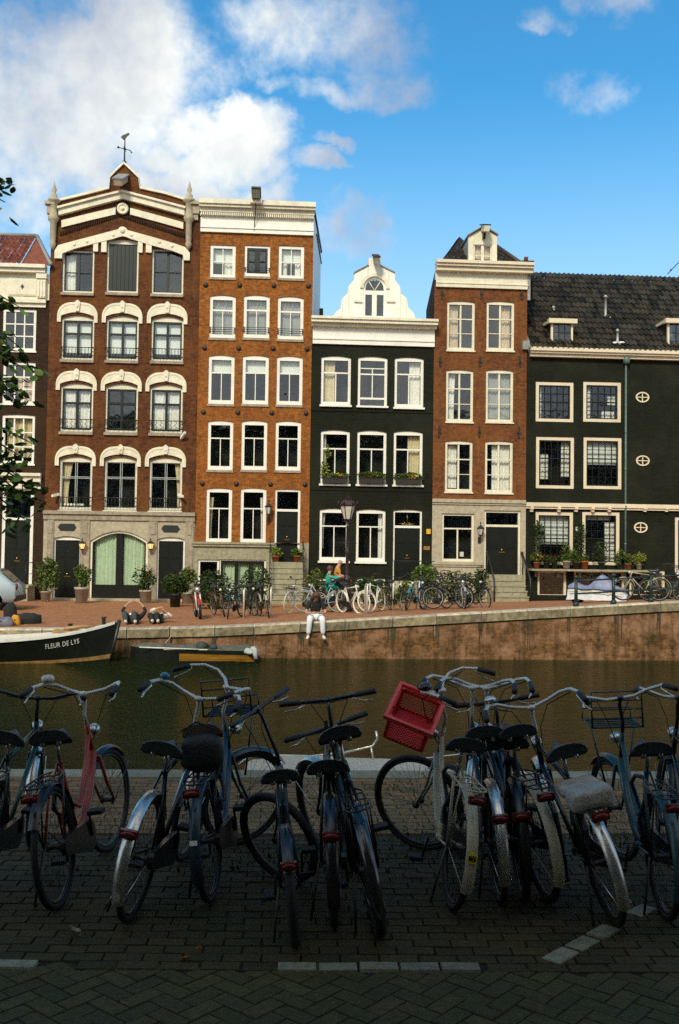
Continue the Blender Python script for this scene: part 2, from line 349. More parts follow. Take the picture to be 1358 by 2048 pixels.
        if vt: dt = s.Z(vt, um); m.box(x0+fw, x1-fw, y0+.01, y1-.01, dt, dt+.10)
        f = s.part('door', m, mt)
        if vt:
            g = M(); g.add([(x0+fw, y1-.03, dt+.1), (x1-fw, y1-.03, dt+.1), (x1-fw, y1-.03, zt), (x0+fw, y1-.03, zt)], [(0, 1, 2, 3)]); s.part('pane', g, GLASS, f)
        d = M(); d.box(x0+fw, x1-fw, y0+.06, y1-.02, z0+.02, dt-.002); xa, xb = x0+fw+.09, x1-fw-.09; xm = (xa+xb)/2; H = dt-z0-.02
        for k in range(panels//2):
            za, zb2 = z0+.14+H*k/(panels/2)*.97, z0+.02+H*(k+1)/(panels/2)*.97
            for a, b in ((xa, xm-.05), (xm+.05, xb)):
                d.box(a, b, y0+.045, y0+.061, za, zb2); d.box(a+.06, b-.06, y0+.03, y0+.046, za+.06, zb2-.06)
        s.part('door_leaf', d, dm, f)
        if handle:
            q = M(); q.ball((xm, y0+.02, z0+1.05), .045, n=8, m=6); q.box(xm-.13, xm+.13, y0+.035, y0+.048, z0+.92, z0+.97); s.part('door_handle', q, BRASS, f)
        return f, (x0, x1, z0, z1)
    def steps(s, u0, u1, v_top, n, ylen, mt, land=.5, v_at=1150):
        x0, x1 = s.X(u0, v_at), s.X(u1, v_at); zt = s.Z(v_top, (u0+u1)/2); yb = YF-land-ylen; zb = gz((x0+x1)/2, yb)
        m = M(); m.box(x0, x1, YF-land, YF+.1, zb-.1, zt)
        for k in range(n):
            t = zt-(zt-zb)*(k+1)/(n+1); ya = YF-land-ylen*(k+1)/n
            m.box(x0, x1, ya, YF-land-ylen*k/n-.001, zb-.1, t-.05); m.box(x0-.02, x1+.02, ya-.03, YF-land-ylen*k/n-.002, t-.049, t)
        s.part('front_steps', m, mt); return x0, x1, zt, zb, yb
    def anchors(s, pts, r=.105):
        for u, v in pts:
            m = M(); Q = Matrix.Rotation(R_(90), 3, 'X'); m.lathe([(r, 0), (r, .03), (r*.5, .06), (.001, .065)], (s.X(u, v), YF, s.Z(v, u)), 10, Q); s.part('wall_anchor', m, IRON)
    def bar_anchor(s, u, v0, v1):
        m = M(); m.box(s.X(u, v0)-.03, s.X(u, v0)+.03, YF-.05, YF+.01, s.Z(v1, u), s.Z(v0, u)); m.box(s.X(u, v0)-.055, s.X(u, v0)+.055, YF-.07, YF+.01, (s.Z(v1, u)+s.Z(v0, u))/2-.04, (s.Z(v1, u)+s.Z(v0, u))/2+.04); s.part('wall_anchor', m, IRON)
    def lantern(s, u, v0, v1, glow=False, side=0):
        x = s.X(u, v0); z1, z0 = s.Z(v0, u), s.Z(v1, u); h = z1-z0; y = YF-.28; m = M()
        m.lathe([(.015, h), (.03, h*.94), (.015, h*.88), (.03, h*.84), (.17, h*.70), (.15, h*.68), (.001, h*.67)], (x, y, z0), 6, smooth=False)
        for k in range(6):
            a = math.pi/3*k; m.tube([(x+.135*math.cos(a), y+.135*math.sin(a), z0+h*.68), (x+.08*math.cos(a), y+.08*math.sin(a), z0+h*.40)], .010, 4)
        m.lathe([(.085, h*.40), (.085, h*.37), (.02, h*.33), (.03, h*.30), (.001, h*.27)], (x, y, z0), 6, smooth=False)
        m.tube([(x, y, z0+h*.33), (x, YF-.14, z0+h*.14), (x, YF-.03, z0+h*.16)], .018, 5); m.box(x-.06, x+.06, YF-.04, YF, z0, z0+h*.3)
        o = s.part('wall_lantern', m, IRON)
        g = M(); g.lathe([(.07, h*.41), (.12, h*.67)], (x, y, z0), 6, smooth=False); s.part('lantern_glass', g, LAMPG if not glow else LAMPGLOW, o)
BRASS = mat('brass', (.5, .36, .12), .3, 1, var=.2)
LAMPG = mat('lantern_glass', (.62, .58, .48), .2, var=.1)
def glow_mat():
    m, t, b = base_mat('lit_lamp'); b.inputs['Base Color'].default_value = (.9, .5, .2, 1); b.inputs['Emission Color'].default_value = (1, .45, .15, 1); b.inputs['Emission Strength'].default_value = 1.6; return m
LAMPGLOW = glow_mat()
def pantiles(m, P0, A, B, nc, nr, amp=.045, lift=.035):
    """tile field: origin P0, A along the eave, B up the slope; every tile an island"""
    P0, A, B = Vector(P0), Vector(A), Vector(B); N = A.cross(B).normalized()
    if N.z < 0: N = -N
    for r in range(nr):
        for c in range(nc):
            j = random.uniform(-.012, .012); vs = []
            for b_, l in ((0, lift), (1.12, 0)):
                for k in range(5):
                    t = k/4*1.06; ph = math.sin(t*2*math.pi)*amp
                    vs.append(P0 + A*((c+t)/nc) + B*((r+b_)/nr) + N*(ph+l+j+.05))
            vs += [v - N*.03 for v in vs[:5]]
            m.add(vs, [(i, i+1, i+6, i+5) for i in range(4)] + [(i+10, i+11, i+1, i) for i in range(4)], False)
TILE_D = mat('dark_pantile', (.026, .028, .019), .55, var=.4, scale=3, island=.7, col2=(.032, .018, .010), spec=.3)
TILE_B = mat('brown_pantile', (.035, .025, .017), .6, var=.4, scale=3, island=.5)
TILE_R = mat('red_pantile', (.22, .060, .026), .65, var=.35, scale=4, island=.4)
LEAD = mat('lead_sheet', (.28, .29, .28), .6, var=.3, scale=8, dirt=.3)
ZINC = mat('zinc', (.40, .41, .40), .45, var=.2, scale=5)
ROOFD = mat('roof_felt', (.035, .033, .03), .9, var=.3)
# ================================================================== house: half-seen at the left
h = House('narrow dark brick house with red tiled roof at the left edge of the photo', -150, 92, 800)
h.x1 = onY(91, 900, YF).x
zt = h.Z(600)
W9 = [('v', 1/3, 0, 1), ('v', 2/3, 0, 1), ('h', 1/3, 0, 1), ('h', 2/3, 0, 1)]
for du, g in ((0, 1), (-98, 0)):
    h.win(5+du, 72+du, 618, 702, 0, .11, .13, bars=W9, sill=(.05, .06, .06), bw=.05)
    h.win(5+du, 70+du, 724, 808, 0, .11, .13, bars=W9, sill=(.05, .06, .06), bw=.05, curt=[(CURT_P, .4, 1, .3, 1)])
    h.win(3+du, 69+du, 829, 928, .03, .11, .13, bars=W9, sill=(.05, .06, .06), bw=.05, curt=[(CURT_Y, .05, .95, 0, .9)])
h.door(2, 66, 976, 1168, 1040, 0, .14)
h.win(-96, -30, 985, 1120, 0, .1, .12, bars=[('h', .35, 0, 1), ('v', .5, .35, 1)])
h.wall(0, zt, BRKD)
h.bands('entablature', [(597, 604, .16), (604, 612, .06)], WHITE, -150, 92)
m = M(); m.box(h.x0, h.x1, YF-.04, YF+.1, h.Z(597), h.Z(545)); h.part('frieze', m, WHITE)
m = M(); m.box(h.X(12), h.X(70), YF-.08, YF-.039, h.Z(590), h.Z(556)); m.box(h.X(14), h.X(68), YF-.10, YF-.079, h.Z(588), h.Z(558)); h.part('attic_panel', m, WHITE)
m = M(); cx, cz = h.X(40), h.Z(572); m.prism([(cx-.07, cz), (cx, cz-.11), (cx+.07, cz), (cx, cz+.11)], YF-.12, YF-.099); h.part('lozenge', m, IRON)
for u in (-30, 70):
    m = M(); x0, x1 = h.X(u), h.X(u+18); m.box(x0, x1, YF-.20, YF-.04, h.Z(594), h.Z(556)); m.box(x0-.03, x1+.03, YF-.26, YF-.04, h.Z(556), h.Z(546))
    for k in range(3): m.box(x0+.05+k*.12, x0+.11+k*.12, YF-.23, YF-.199, h.Z(592), h.Z(560))
    h.part('console', m, WHITE)
h.bands('cornice', [(530, 537, .42), (537, 545, .30)], WHITE, -150, 92)
h.bands('door_cornice', [(945, 951, .26), (951, 962, .14), (962, 976, .07)], WHITE, -8, 82)
m = M(); za, zb_ = h.Z(530), h.Z(479); A0 = Vector((h.x0, YF-.25, za)); top = 3.2
pantiles(m, (h.x0, YF-.2, za), (h.X(45, 480)-h.x0, 0, 0), (0, 2.6, zb_-za+.9), 18, 7)
h.part('roof', m, TILE_R)
m = M(); xr = h.X(45, 480); ze = zb_+.9
m.add([(xr, YF-.2, za), (h.x1+.1, YF-.2, za), (xr, YF+2.4, ze)], [(0, 1, 2)]); m.add([(h.x1+.1, YF-.2, za), (h.x1+.1, YF+4, za), (xr, YF+4, ze), (xr, YF+2.4, ze)], [(0, 1, 2, 3)])
m.v = [tuple(p) for p in m.v]; h.part('roof_hip', m, TILE_R)
m = M(); m.tube([(h.x1+.08, YF-.22, za+.05), (xr+.02, YF+2.4, ze+.06)], .09, 6); m.tube([(h.x0, YF+2.4, ze+.06), (xr, YF+2.4, ze+.06)], .10, 6); h.part('ridge', m, LEAD)
h.shell(0, za, 7, BRKD)
m = M(); xa, xb = h.X(-30, 1180), h.X(70, 1180); m.box(xa, xb, YF-1.3, YF, 0, h.Z(1168)-.08); m.box(xa-.05, xb+.05, YF-1.35, YF-.002, h.Z(1168)-.079, h.Z(1168)); m.box(xa-.6, xa-.06, YF-1.3, YF-.3, 0, h.Z(1168)*.5); h.part('stoop', m, STONEL)
m = M(); zz = h.Z(1168)
for x in (xa+.1, xb-.1):
    m = M(); m.tube([(x, YF-1.2, zz), (x, YF-1.2, zz+.9), (x, YF-.1, zz+.9)], .02, 5); m.tube([(x, YF-1.2, zz+.45), (x, YF-.1, zz+.45)], .012, 5); h.part('stoop_railing', m, IRON)
# ================================================================== house with the crowned brick gable
h = House('tall brown brick warehouse with pointed gable, weathervane and cream window hoods', 94, 394, 800)
cx = h.X(245)
def hood(cu, hw, v_in_top, v_leg, v_top, inner_hw, rise=.16):
    xc = h.X(cu, v_leg); W = h.X(cu+hw, v_leg)-xc; w = h.X(cu+inner_hw, v_leg)-xc
    zl, zt_, zi = h.Z(v_leg, cu), h.Z(v_top, cu), h.Z(v_in_top-4, cu); n = 20; o, i_ = [(xc-W, zl)], [(xc-w, zl)]
    for k in range(n+1):
        t = -1+2*k/n; a = abs(t)
        a = 1-(1-a)**2; x_ = math.copysign(a, t)
        o.append((xc+W*x_, zl+(zt_-zl)*(.30+.70*math.sqrt(max(0, 1-a**3.2)))))
        i_.append((xc+w*x_, zi-rise*x_*x_))
    o.append((xc+W, zl)); i_.append((xc+w, zl))
    m = M(); m.strip(o, i_, YF-.06, YF+.02)
    o2 = [((a-xc)*.975+xc, zl+(b-zl)*.965) for a, b in o]; i2 = [((a-xc)*.925+xc, zl+(b-zl)*.88) for a, b in o]
    m.strip(o2, i2, YF-.075, YF-.059)
    m.prism([(xc-.08, zi+.03), (xc+.08, zi+.03), (xc+.11, zt_+.0), (xc+.05, zt_+.06), (xc, zt_+.09), (xc-.05, zt_+.06), (xc-.11, zt_+.0)], YF-.12, YF-.08)
    m.ball((xc, YF-.12, (zi+zt_)/2+.03), .05, .03, .07, 8, 6)
    h.part('window_hood', m, WHITE)
CROSS = [('v', .5, 0, 1, .10), ('h', .35, 0, 1, .09)]
def balcony(f, r, ornate):
    ix0, ix1, iz0, iz1 = r; m = M(); y = YF-.06; H = .42
    m.tube([(ix0-.04, y, iz0+H), (ix1+.04, y, iz0+H)], .018, 5); m.tube([(ix0-.04, y, iz0+.05), (ix1+.04, y, iz0+.05)], .015, 5)
    n = 9 if not ornate else 6
    for k in range(n+1):
        x = ix0+(ix1-ix0)*k/n
        if ornate: m.tube([(x, y, iz0+.05), (x+.07, y, iz0+.14), (x-.03, y, iz0+.24), (x+.06, y, iz0+.33), (x, y, iz0+H)], .012, 4)
        else: m.tube([(x, y, iz0+.05), (x, y, iz0+H)], .011, 4)
    for x in (ix0-.05, ix1+.05): m.tube([(x, y, iz0+H), (x, YF+.05, iz0+H)], .018, 4); m.ball((x, y-.01, iz0+H), .035, n=6, m=4); m.ball((x, y-.01, iz0+.08), .03, n=6, m=4)
    h.part('balcony_rail', m, IRON, f)
SIL = (.02, .09, .11)
rows = [(629, 718, [(122, 188), (212, 277), (302, 367)], (605, 645, 40.5), (BLIND,), False), (765, 862, [(120, 186), (210, 275.5), (299, 365)], (742, 781, 41), (CURT_W,), True)]
for (va, vb, us, (ht, hl, hw), cm, orn) in rows:
    for k, (ua, ub) in enumerate(us):
        dv = (0, 1.5, 3)[k]; curt = [(cm[0], 0, 1, 0, .84 if cm[0] is BLIND else 1)]
        if orn and k == 1: curt = []
        f, r = h.win(ua, ub, va+dv, vb+dv+2, .16, .075, .10, WHITE, CROSS, sash=(DKGREEN, .07), sill=SIL, sillm=STONE, curt=curt, rec=.10)
        balcony(f, r, orn); hood((ua+ub)/2, hw, va+dv, hl+dv, ht+dv, (ub-ua)/2)
for k, (ua, ub) in enumerate([(118, 184), (208, 274), (298, 364)]):
    dv = (0, 1, 2)[k]
    LB = mat('pale_sash', (.42, .45, .42), .4)
    bars = [('v', .47, 0, 1, .025), ('v', .53, 0, 1, .025), ('h', .325, 0, 1, .025), ('h', .355, 0, 1, .025)]
    curt = [[(CURT_Y, .02, .36, 0, 1, .45)], [], [(CURT_Y, .78, 1, 0, 1, -.5)]][k]
    f, r = h.win(ua, ub, 912+dv, 1020+dv, .16, .075, .10, WHITE, bars, sash=(LB, .028), sill=(.02, .05, .04), curt=curt, rec=.10)
    balcony(f, r, False); hood((ua+ub)/2, 41, 912+dv, 932+dv, 892+dv, (ub-ua)/2)
    if k == 0:
        m = M()
        for q in range(7): m.ball((r[0]+.15+q*.12, YF+.24, r[2]+.13), .07, n=6, m=4, wob=.3)
        h.part('window_flowers', m, WHITE2, f)
# top floor: shared stepped hood
f, r = h.win(124, 188, 500, 586, 0, .075, .10, WHITE, [('v', .5, 0, 1, .1), ('h', .52, 0, 1, .03)], sash=(IRON, .05), sill=SIL, sillm=STONE, curt=[(CURT_W, .02, .38, .05, 1)], rec=.10)
f, r = h.win(213, 277, 478, 586, .12, .075, .10, WHITE, [], sill=SIL, sillm=STONE, rec=.10, name='loft_hatch')
m = M(); m.box(r[0], r[1], YF+.15, YF+.20, r[2], r[3]+.1)
for k in range(7): xx = r[0]+(r[1]-r[0])*(k+.5)/7; m.box(xx-.09, xx+.09, YF+.14, YF+.151, r[2]+.03, r[3])
h.part('hatch_boards', m, DKGREEN, f)
f, r = h.win(303, 367, 498, 589, 0, .075, .10, WHITE, [('v', .5, 0, 1, .1), ('h', .5, 0, 1, .03)], sash=(IRON, .05), sill=SIL, sillm=STONE, rec=.10)
def P(u, v, H=None): return (onY(u, v, YF).x, onY(u, v, YF).z)
m = M()
outer = [P(110, 518), P(110, 503), P(117, 492), P(150, 483), P(200, 470), P(237, 460), P(240, 456), P(246, 454.5), P(252, 457), P(256, 462), P(300, 474), P(345, 487), P(371, 496), P(380, 507), P(380, 522)]
inner = [P(125, 518), P(125, 512), P(126, 508), P(150, 499), P(200, 486), P(228, 479), P(240, 475), P(246, 474), P(252, 475), P(262, 479), P(300, 491), P(345, 503), P(366, 511), P(367, 514), P(367, 522)]
m.strip(outer, inner, YF-.12, YF+.02)
for a, b, c, d in ((187, 197, 484, 504), (203, 214, 478, 505), (276, 286, 478, 506), (292, 304, 484, 506)):
    x0, z0 = P(a, d); x1, z1 = P(b, c+3); m.box(x0, x1, YF-.10, YF+.02, z0, z1)
m.ball((P(246, 463)[0], YF-.12, P(246, 463)[1]), .11, .07, .13, 8, 6)
for u, v in ((150, 491), (175, 485), (228, 472), (264, 472), (320, 486), (345, 494)): m.ball((P(u, v)[0], YF-.12, P(u, v)[1]), .07, .04, .07, 6, 5)
h.part('gable_hood', m, WHITE)
for zz in (600, 735, 880): pass
h.floors = [h.Z(598), h.Z(738), h.Z(886)]
# ground floor
f, r = h.door(106, 161, 1072, 1199, None, .10, .07, panels=6); f, r = h.door(313, 369, 1074, 1200, None, .10, .07, panels=6)
ax0, ax1 = h.X(180, 1100), h.X(296, 1100); az0, az1 = h.Z(1203, 238), h.Z(1062, 238); h.op.append((ax0, ax1, az0, az1, .42))
m = M(); n = 14
o = [(ax0, az0)]+[((ax0+ax1)/2+(ax1-ax0)/2*(-1+2*k/n), az1-.42*(-1+2*k/n)**2) for k in range(n+1)]+[(ax1, az0)]
i_ = [(ax0+.09, az0)]+[((ax0+ax1)/2+((ax1-ax0)/2-.09)*(-1+2*k/n), az1-.09-.40*(-1+2*k/n)**2) for k in range(n+1)]+[(ax1-.09, az0)]
m.strip(o, i_, YF+.04, YF+.20); ga = h.part('carriage_door', m, WHITE)
zt2 = h.Z(1170, 238); m = M(); m.box(ax0+.09, ax1-.09, YF+.12, YF+.19, az0, zt2)
for k in range(2):
    a = ax0+.13+k*(ax1-ax0)/2; b = a+(ax1-ax0)/2-.18; m.box(a+.08, b-.08, YF+.10, YF+.121, az0+.08, zt2-.08)
xm = (ax0+ax1)/2; m.box(xm-.13, xm+.13, YF+.11, YF+.19, zt2, az1-.15); m.box(ax0+.09, ax0+.16, YF+.12, YF+.19, zt2, az1-.5); m.box(ax1-.16, ax1-.09, YF+.12, YF+.19, zt2, az1-.5)
h.part('door_leaf', m, DKGREEN, ga)
m = M(); m.add([(ax0+.1, YF+.18, zt2), (ax1-.1, YF+.18, zt2), (ax1-.1, YF+.18, az1), (ax0+.1, YF+.18, az1)], [(0, 1, 2, 3)]); h.part('pane', m, GLASS, ga)
h.curtain(ax0+.17, xm-.14, zt2, az1-.1, CURT_G, ga); h.curtain(xm+.14, ax1-.17, zt2, az1-.1, CURT_G, ga)
zs = h.Z(1041); zl = h.Z(1023)
h.wall(0, zs, STONEL, 'stone_base', dy=.03)
h.wall(zl, h.Z(473), BRK1)
h.bands('string_course', [(1023, 1030, .18), (1030, 1041, .10)], STONE)
for a, b in ((94, 107), (160, 179), (297, 314), (370, 386)):
    m = M(); m.box(h.X(a, 1100), h.X(b, 1100), YF-.08, YF-.029, 0, zs-.001); xq = (h.X(a, 1100)+h.X(b, 1100))/2; m.box(xq-.09, xq+.09, YF-.11, YF-.079, h.Z(1068), h.Z(1046)); h.part('pilaster', m, STONE)
for a, b in ((116, 153), (323, 360)):
    m = M(); x0, x1 = h.X(a, 1056), h.X(b, 1056); z0, z1 = h.Z(1063), h.Z(1049); zm = (z0+z1)/2
    m.prism([(x0, zm), (x0+.1, z0), (x1-.1, z0), (x1, zm), (x1-.1, z1), (x0+.1, z1)], YF-.06, YF-.029); h.part('name_panel', m, IRON)
h.lantern(167, 1076, 1112, True); h.lantern(303, 1076, 1112, True)
m = M(); m.box(h.X(90, 1200), h.X(392, 1200), YF-.45, YF-.035, -.02, .09); h.part('threshold', m, STONEL)
# gable above
zg = h.Z(473)
G = [P(98, 408), P(119, 403), P(170, 391), P(219, 378.5), P(221, 356), P(234, 342), P(248, 329), P(262, 342), P(277, 357), P(280, 378), P(330, 389), P(372, 402), P(400, 408)]
G[0] = (h.x0, G[0][1]); G[-1] = (h.x1, G[-1][1])
m = M(); m.strip(G, [(x, zg) for x, z in G], YF, YF+.30)
h.part('gable', m, BRK1)
m = M(); q = G; q2 = [(x, z+.10) for x, z in q]; m.strip(q2, q, YF-.10, YF+.36)
h.part('gable_coping', m, WHITE)
def raked(name, pts, th, y0, y1, mt=WHITE):
    m = M(); t = [P(u, v) for u, v in pts]; m.strip(t, [(x, z-th) for x, z in t], y0, y1); return h.part(name, m, mt)
raked('rake_moulding', [(119, 419), (190, 400), (246, 386), (300, 400), (370, 419)], .30, YF-.20, YF+.01)
raked('rake_moulding', [(117, 417), (190, 398), (246, 384), (300, 398), (372, 417)], .09, YF-.30, YF+.012)
raked('rake_moulding', [(124, 442), (180, 428), (232, 416)], .30, YF-.10, YF+.01)
raked('rake_moulding', [(261, 417), (320, 433), (367, 446)], .28, YF-.10, YF+.01)
m = M(); 
for k in range(56):
    t = k/55; u = 122+t*246; v = 458-42*(1-abs(t-.5)*2)*.95+ (0 if t < .5 else 4)
    x, z = P(u, v); m.box(x-.03, x+.03, YF-.06, YF+.01, z-.28, z-.12)
h.part('dentil_course', m, BRKD)
Q = Matrix.Rotation(R_(90), 3, 'X'); m = M(); x, z = P(246, 419); m.lathe([(.24, 0), (.24, .14), (.17, .14), (.15, .10), (.08, .10), (.07, .15), (.001, .16)], (x, YF, z), 18, Q); h.part('medallion', m, WHITE)
m = M(); m.lathe([(.33, 0), (.33, .06), (.001, .06)], (x, YF, z), 18, Q); h.part('medallion_ring', m, BRKD)
for a, b in ((112, 8), (379, 8)):
    m = M(); x, zb0 = P(a, 495); x, ztt = P(a-3 if a < 200 else a, 408); r = .155
    m.lathe([(.02, -.15), (.10, -.02), (.14, .12), (.10, .22), (r*.8, .3), (r*.85, (ztt-zb0)*.55), (r*1.3, (ztt-zb0)*.6), (r*1.5, (ztt-zb0)*.66), (r*1.1, (ztt-zb0)*.72), (r, (ztt-zb0)), (r*1.7, ztt-zb0+.06), (r*1.7, ztt-zb0+.14), (r*.9, ztt-zb0+.2), (r*.9, ztt-zb0+.34), (.06, ztt-zb0+.42), (.11, ztt-zb0+.55), (.05, ztt-zb0+.72), (.01, ztt-zb0+.92)], (x, YF-.12, zb0), 10)
    h.part('pinnacle', m, STONEL)
for a, b in ((97, 106), (386, 397)):
    m = M(); x0, z0 = P(a, 441); x1, z1 = P(b, 408); m.box(x0-.05, x1+.05, YF-.18, YF+.02, z0+.25, z1-.1); m.box(x0-.12, x1+.12, YF-.28, YF+.021, z1-.09, z1+.05); m.box(x0, x1, YF-.12, YF+.019, z0, z0+.249); h.part('corner_block', m, STONEL)
# hoist hood in the crown and weathervane
m = M(); x, z = P(246, 366); ay = Vector((.12, .86, .5)).normalized(); ax = Vector((1, 0, 0)); ax = (ax-ay*ax.dot(ay)).normalized(); m.obox(Vector((x-.02, YF-.38, z-.02)), ax, ay, ax.cross(ay), .17, .55, .13); hh_ = h.part('hoist_hood', m, STONEL); m = M(); m.obox(Vector((x-.02, YF-.40, z+.13)), ax, ay, ax.cross(ay), .23, .62, .03); h.part('hood_cap', m, LEAD, hh_)
m = M(); x, z = P(248, 329); zt_ = P(248, 268)[1]; m.tube([(x, YF+.1, z), (x, YF+.1, zt_)], [.035, .02], 6); m.ball((x, YF+.1, z+.12), .09); zc = P(248, 296)[1]
m.tube([(x-.26, YF+.1, zc+.06), (x+.26, YF+.1, zc-.06)], .018, 5); m.tube([(x, YF-.15, zc), (x, YF+.35, zc)], .018, 5); m.ball((x-.27, YF+.1, zc+.06), .05); m.ball((x, YF+.1, zc), .06, n=6, m=4)
m.prism([(x+.22, zc-.02), (x+.34, zc-.16), (x+.26, zc-.17)], YF+.09, YF+.11)
m.prism([(x-.17, zt_-.10), (x-.1, zt_-.02), (x, zt_+.02), (x+.14, zt_+.10), (x+.20, zt_+.04), (x+.1, zt_-.04), (x+.02, zt_-.16), (x-.05, zt_-.22)], YF+.08, YF+.12); h.part('weathervane', m, IRON)
m = M(); zr = h.Z(420); ap = h.Z(385); m.add([(h.x0+.02, YF+.3, zr-1), (cx, YF+.3, ap), (h.x1-.02, YF+.3, zr-1), (h.x0+SK*8, YF+8, zr-1), (cx+SK*8, YF+8, ap), (h.x1+SK*8, YF+8, zr-1)], [(0, 1, 4, 3), (1, 2, 5, 4), (3, 4, 5)]); h.part('roof', m, TILE_B)
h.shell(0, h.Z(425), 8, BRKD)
for u, v, s_ in ((367, 874, 1), (113, 993, -1), (362, 994, 1)):
    m = M(); x, z = P(u, v); m.tube([(x, YF, z-.05), (x, YF-.12, z)], .02, 5); ax = Vector((.5*s_, -.6, .6 if v < 900 else -.2)).normalized()
    m.obox(Vector((x, YF-.2, z+.05)), ax, ax.cross(Vector((0, 0, 1))).normalized(), Vector((0, 0, 1)), .17, .05, .05); h.part('floodlight', m, WHITE2)
H1 = h
# ================================================================== orange brick house
h = House('five-storey orange brick house with round black wall anchors and cream cornice', 399, 622, 800)
H2 = h; h.x0 = H1.x1+.01
SK2 = (.03, .05, .10)
T = [('h', .28, 0, 1, .05), ('v', .5, .28, 1, .04)]
f, r = h.win(420, 471, 490, 555, 0, .13, .14, bars=[('v', .5, 0, 1, .03), ('h', .52, 0, 1, .04)], curt=[(BLIND, 0, 1, 0, .52), (CURT_W, .55, 1, .5, 1)], sill=SK2, sillm=STONE)
f, r = h.win(489, 540, 491, 553, 0, .10, .14, bars=[('v', .5, 0, 1, .22), ('h', .52, 0, 1, .05)], sash=(DKGREEN, .10), sill=SK2, sillm=STONE, rail=[.12, .22])
f, r = h.win(557, 608, 491.5, 557, 0, .13, .14, bars=[('v', .5, 0, 1, .03), ('h', .5, 0, 1, .04)], curt=[(BLIND, 0, 1, 0, .5), (CURT_W, .05, .3, .5, 1), (CURT_W, .7, 1, .5, 1)], sill=SK2, sillm=STONE)
SHEER = mat('sheer_blind', (.34, .36, .36), .8, var=.1, scale=3)
for a, b, d in ((419, 471, 0), (487, 539, 0), (555, 607, 3)):
    f, r = h.win(a, b, 590+d, 676+d, .07, .13, .16, bars=[('h', .30, 0, 1, .07), ('v', .5, .30, 1, .035)], curt=[(SHEER, 0, 1, 0, .95), (CURT_W, .05, .95, .02, .12)], sill=SK2, sillm=STONE, rail=[.10, .19, .28])
for a, b, d in ((416.5, 468.5, 0), (484.5, 537, .5), (553, 605, 2)):
    f, r = h.win(a, b, 710+d, 808+d, .07, .13, .17, bars=[('h', .32, 0, 1, .05), ('v', .5, .32, 1, .035)], curt=[(BLIND, 0, 1, 0, .32)], sill=SK2, sillm=STONE)
for a, b, d in ((415, 466, 0), (482.5, 534, 0), (550.5, 601.5, 1)):
    f, r = h.win(a, b, 841+d, 940+d, .06, .13, .17, bars=[('h', .32, 0, 1, .05), ('v', .5, .32, 1, .035)], sill=SK2, sillm=STONE)
f, r = h.win(412, 463.5, 976, 1085, .05, .13, .17, bars=[('h', .35, 0, 1, .05), ('v', .5, .35, 1, .035)], curt=[(CURT_Y, 0, .22, .1, 1, .5)])
f, r = h.win(480.5, 532, 976, 1086, .05, .13, .17, bars=[('h', .35, 0, 1, .05), ('v', .5, .35, 1, .035)], curt=[(CURT_W, .85, 1, .1, 1, -.4)])
f, r = h.door(549, 600, 978, 1124, 1023, .02, .09, panels=6)
h.win(395, 438, 1119, 1206, 0, .09, .02, bars=[], name='basement_window'); h.win(438, 531, 1119, 1206, 0, .06, .02, bars=[('v', .36, 0, 1, .15), ('v', .68, 0, 1, .15)], sash=(DKGREEN, .09), curt=[(CURT_G, 0, 1, 0, 1)], name='basement_window')
zl = h.Z(1085); h.floors = [h.Z(570), h.Z(696), h.Z(825), h.Z(967)]
h.wall(zl, h.Z(466), BRK2); h.wall(0, zl, STONEG, 'stone_base', dy=.02)
h.bands('stone_ledge', [(1085, 1089, .16), (1089, 1094, .11)], STONEG, 384.5, 549)
h.bands('cornice', [(407.5, 417, .50), (417, 422, .42), (422, 430, .26), (430, 437, .14)], WHITE)
h.bands('frieze', [(437, 457, .08), (457, 460, .14), (460, 468, .10)], WHITE2, ends=False)
m = M(); n = 56
for k in range(n): x = h.x0+(h.x1-h.x0)*(k+.5)/n; m.box(x-.028, x+.028, YF-.24, YF-.139, h.Z(436.5), h.Z(430))
h.part('dentil_course', m, WHITE)
m = M(); x0, x1 = h.X(505, 415), h.X(520, 415); m.box(x0, x1, YF-.9, YF+1.0, h.Z(411), h.Z(392)); m.box(x0-.04, x1+.04, YF-.95, YF+1, h.Z(392), h.Z(389)); h.part('hoist_box', m, mat('weathered_wood', (.10, .085, .06), .8, var=.4, scale=9))
m = M(); m.box(x0-.08, x1+.08, YF-.75, YF-.45, h.Z(417), h.Z(409)); h.part('hoist_bracket', m, WHITE)
m = M(); m.tube([(h.X(512, 415), YF-.72, h.Z(413)), (h.X(510, 440), YF-.25, h.Z(440)), (h.X(508, 468), YF-.06, h.Z(468))], .018, 4); h.part('hoist_rope', m, IRON)
h.anchors([(u, 570+i*.7) for i, u in enumerate((411.5, 479.4, 548, 617))]+[(u, 696+i*.7) for i, u in enumerate((409, 477.6, 546.4, 614))]+[(u, 824.5+i*.7) for i, u in enumerate((407, 476, 543.6, 612))]+[(u, 967.2+i*.7) for i, u in enumerate((404.6, 473, 541, 610))])
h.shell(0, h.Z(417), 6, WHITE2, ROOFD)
m = M(); zt = h.Z(415); x = h.x1+.01; m.tube([(x, YF, zt), (x+SK*6, YF+6, zt)], .05, 5); m.tube([(x+SK*2, YF+2, zt-.4), (x+SK*6.2, YF+6.2, zt-.5)], .03, 5); h.part('gutter', m, IRON)
m = M(); xx = h.x1+SK*6; m.box(xx-.1, xx+.12, YF+5.6, YF+6.2, h.Z(585), h.Z(548)); h.part('side_dormer', m, TILE_B)
x0, x1, zt, zb, yb = h.steps(537, 607, 1124, 7, 1.75, STONEG)
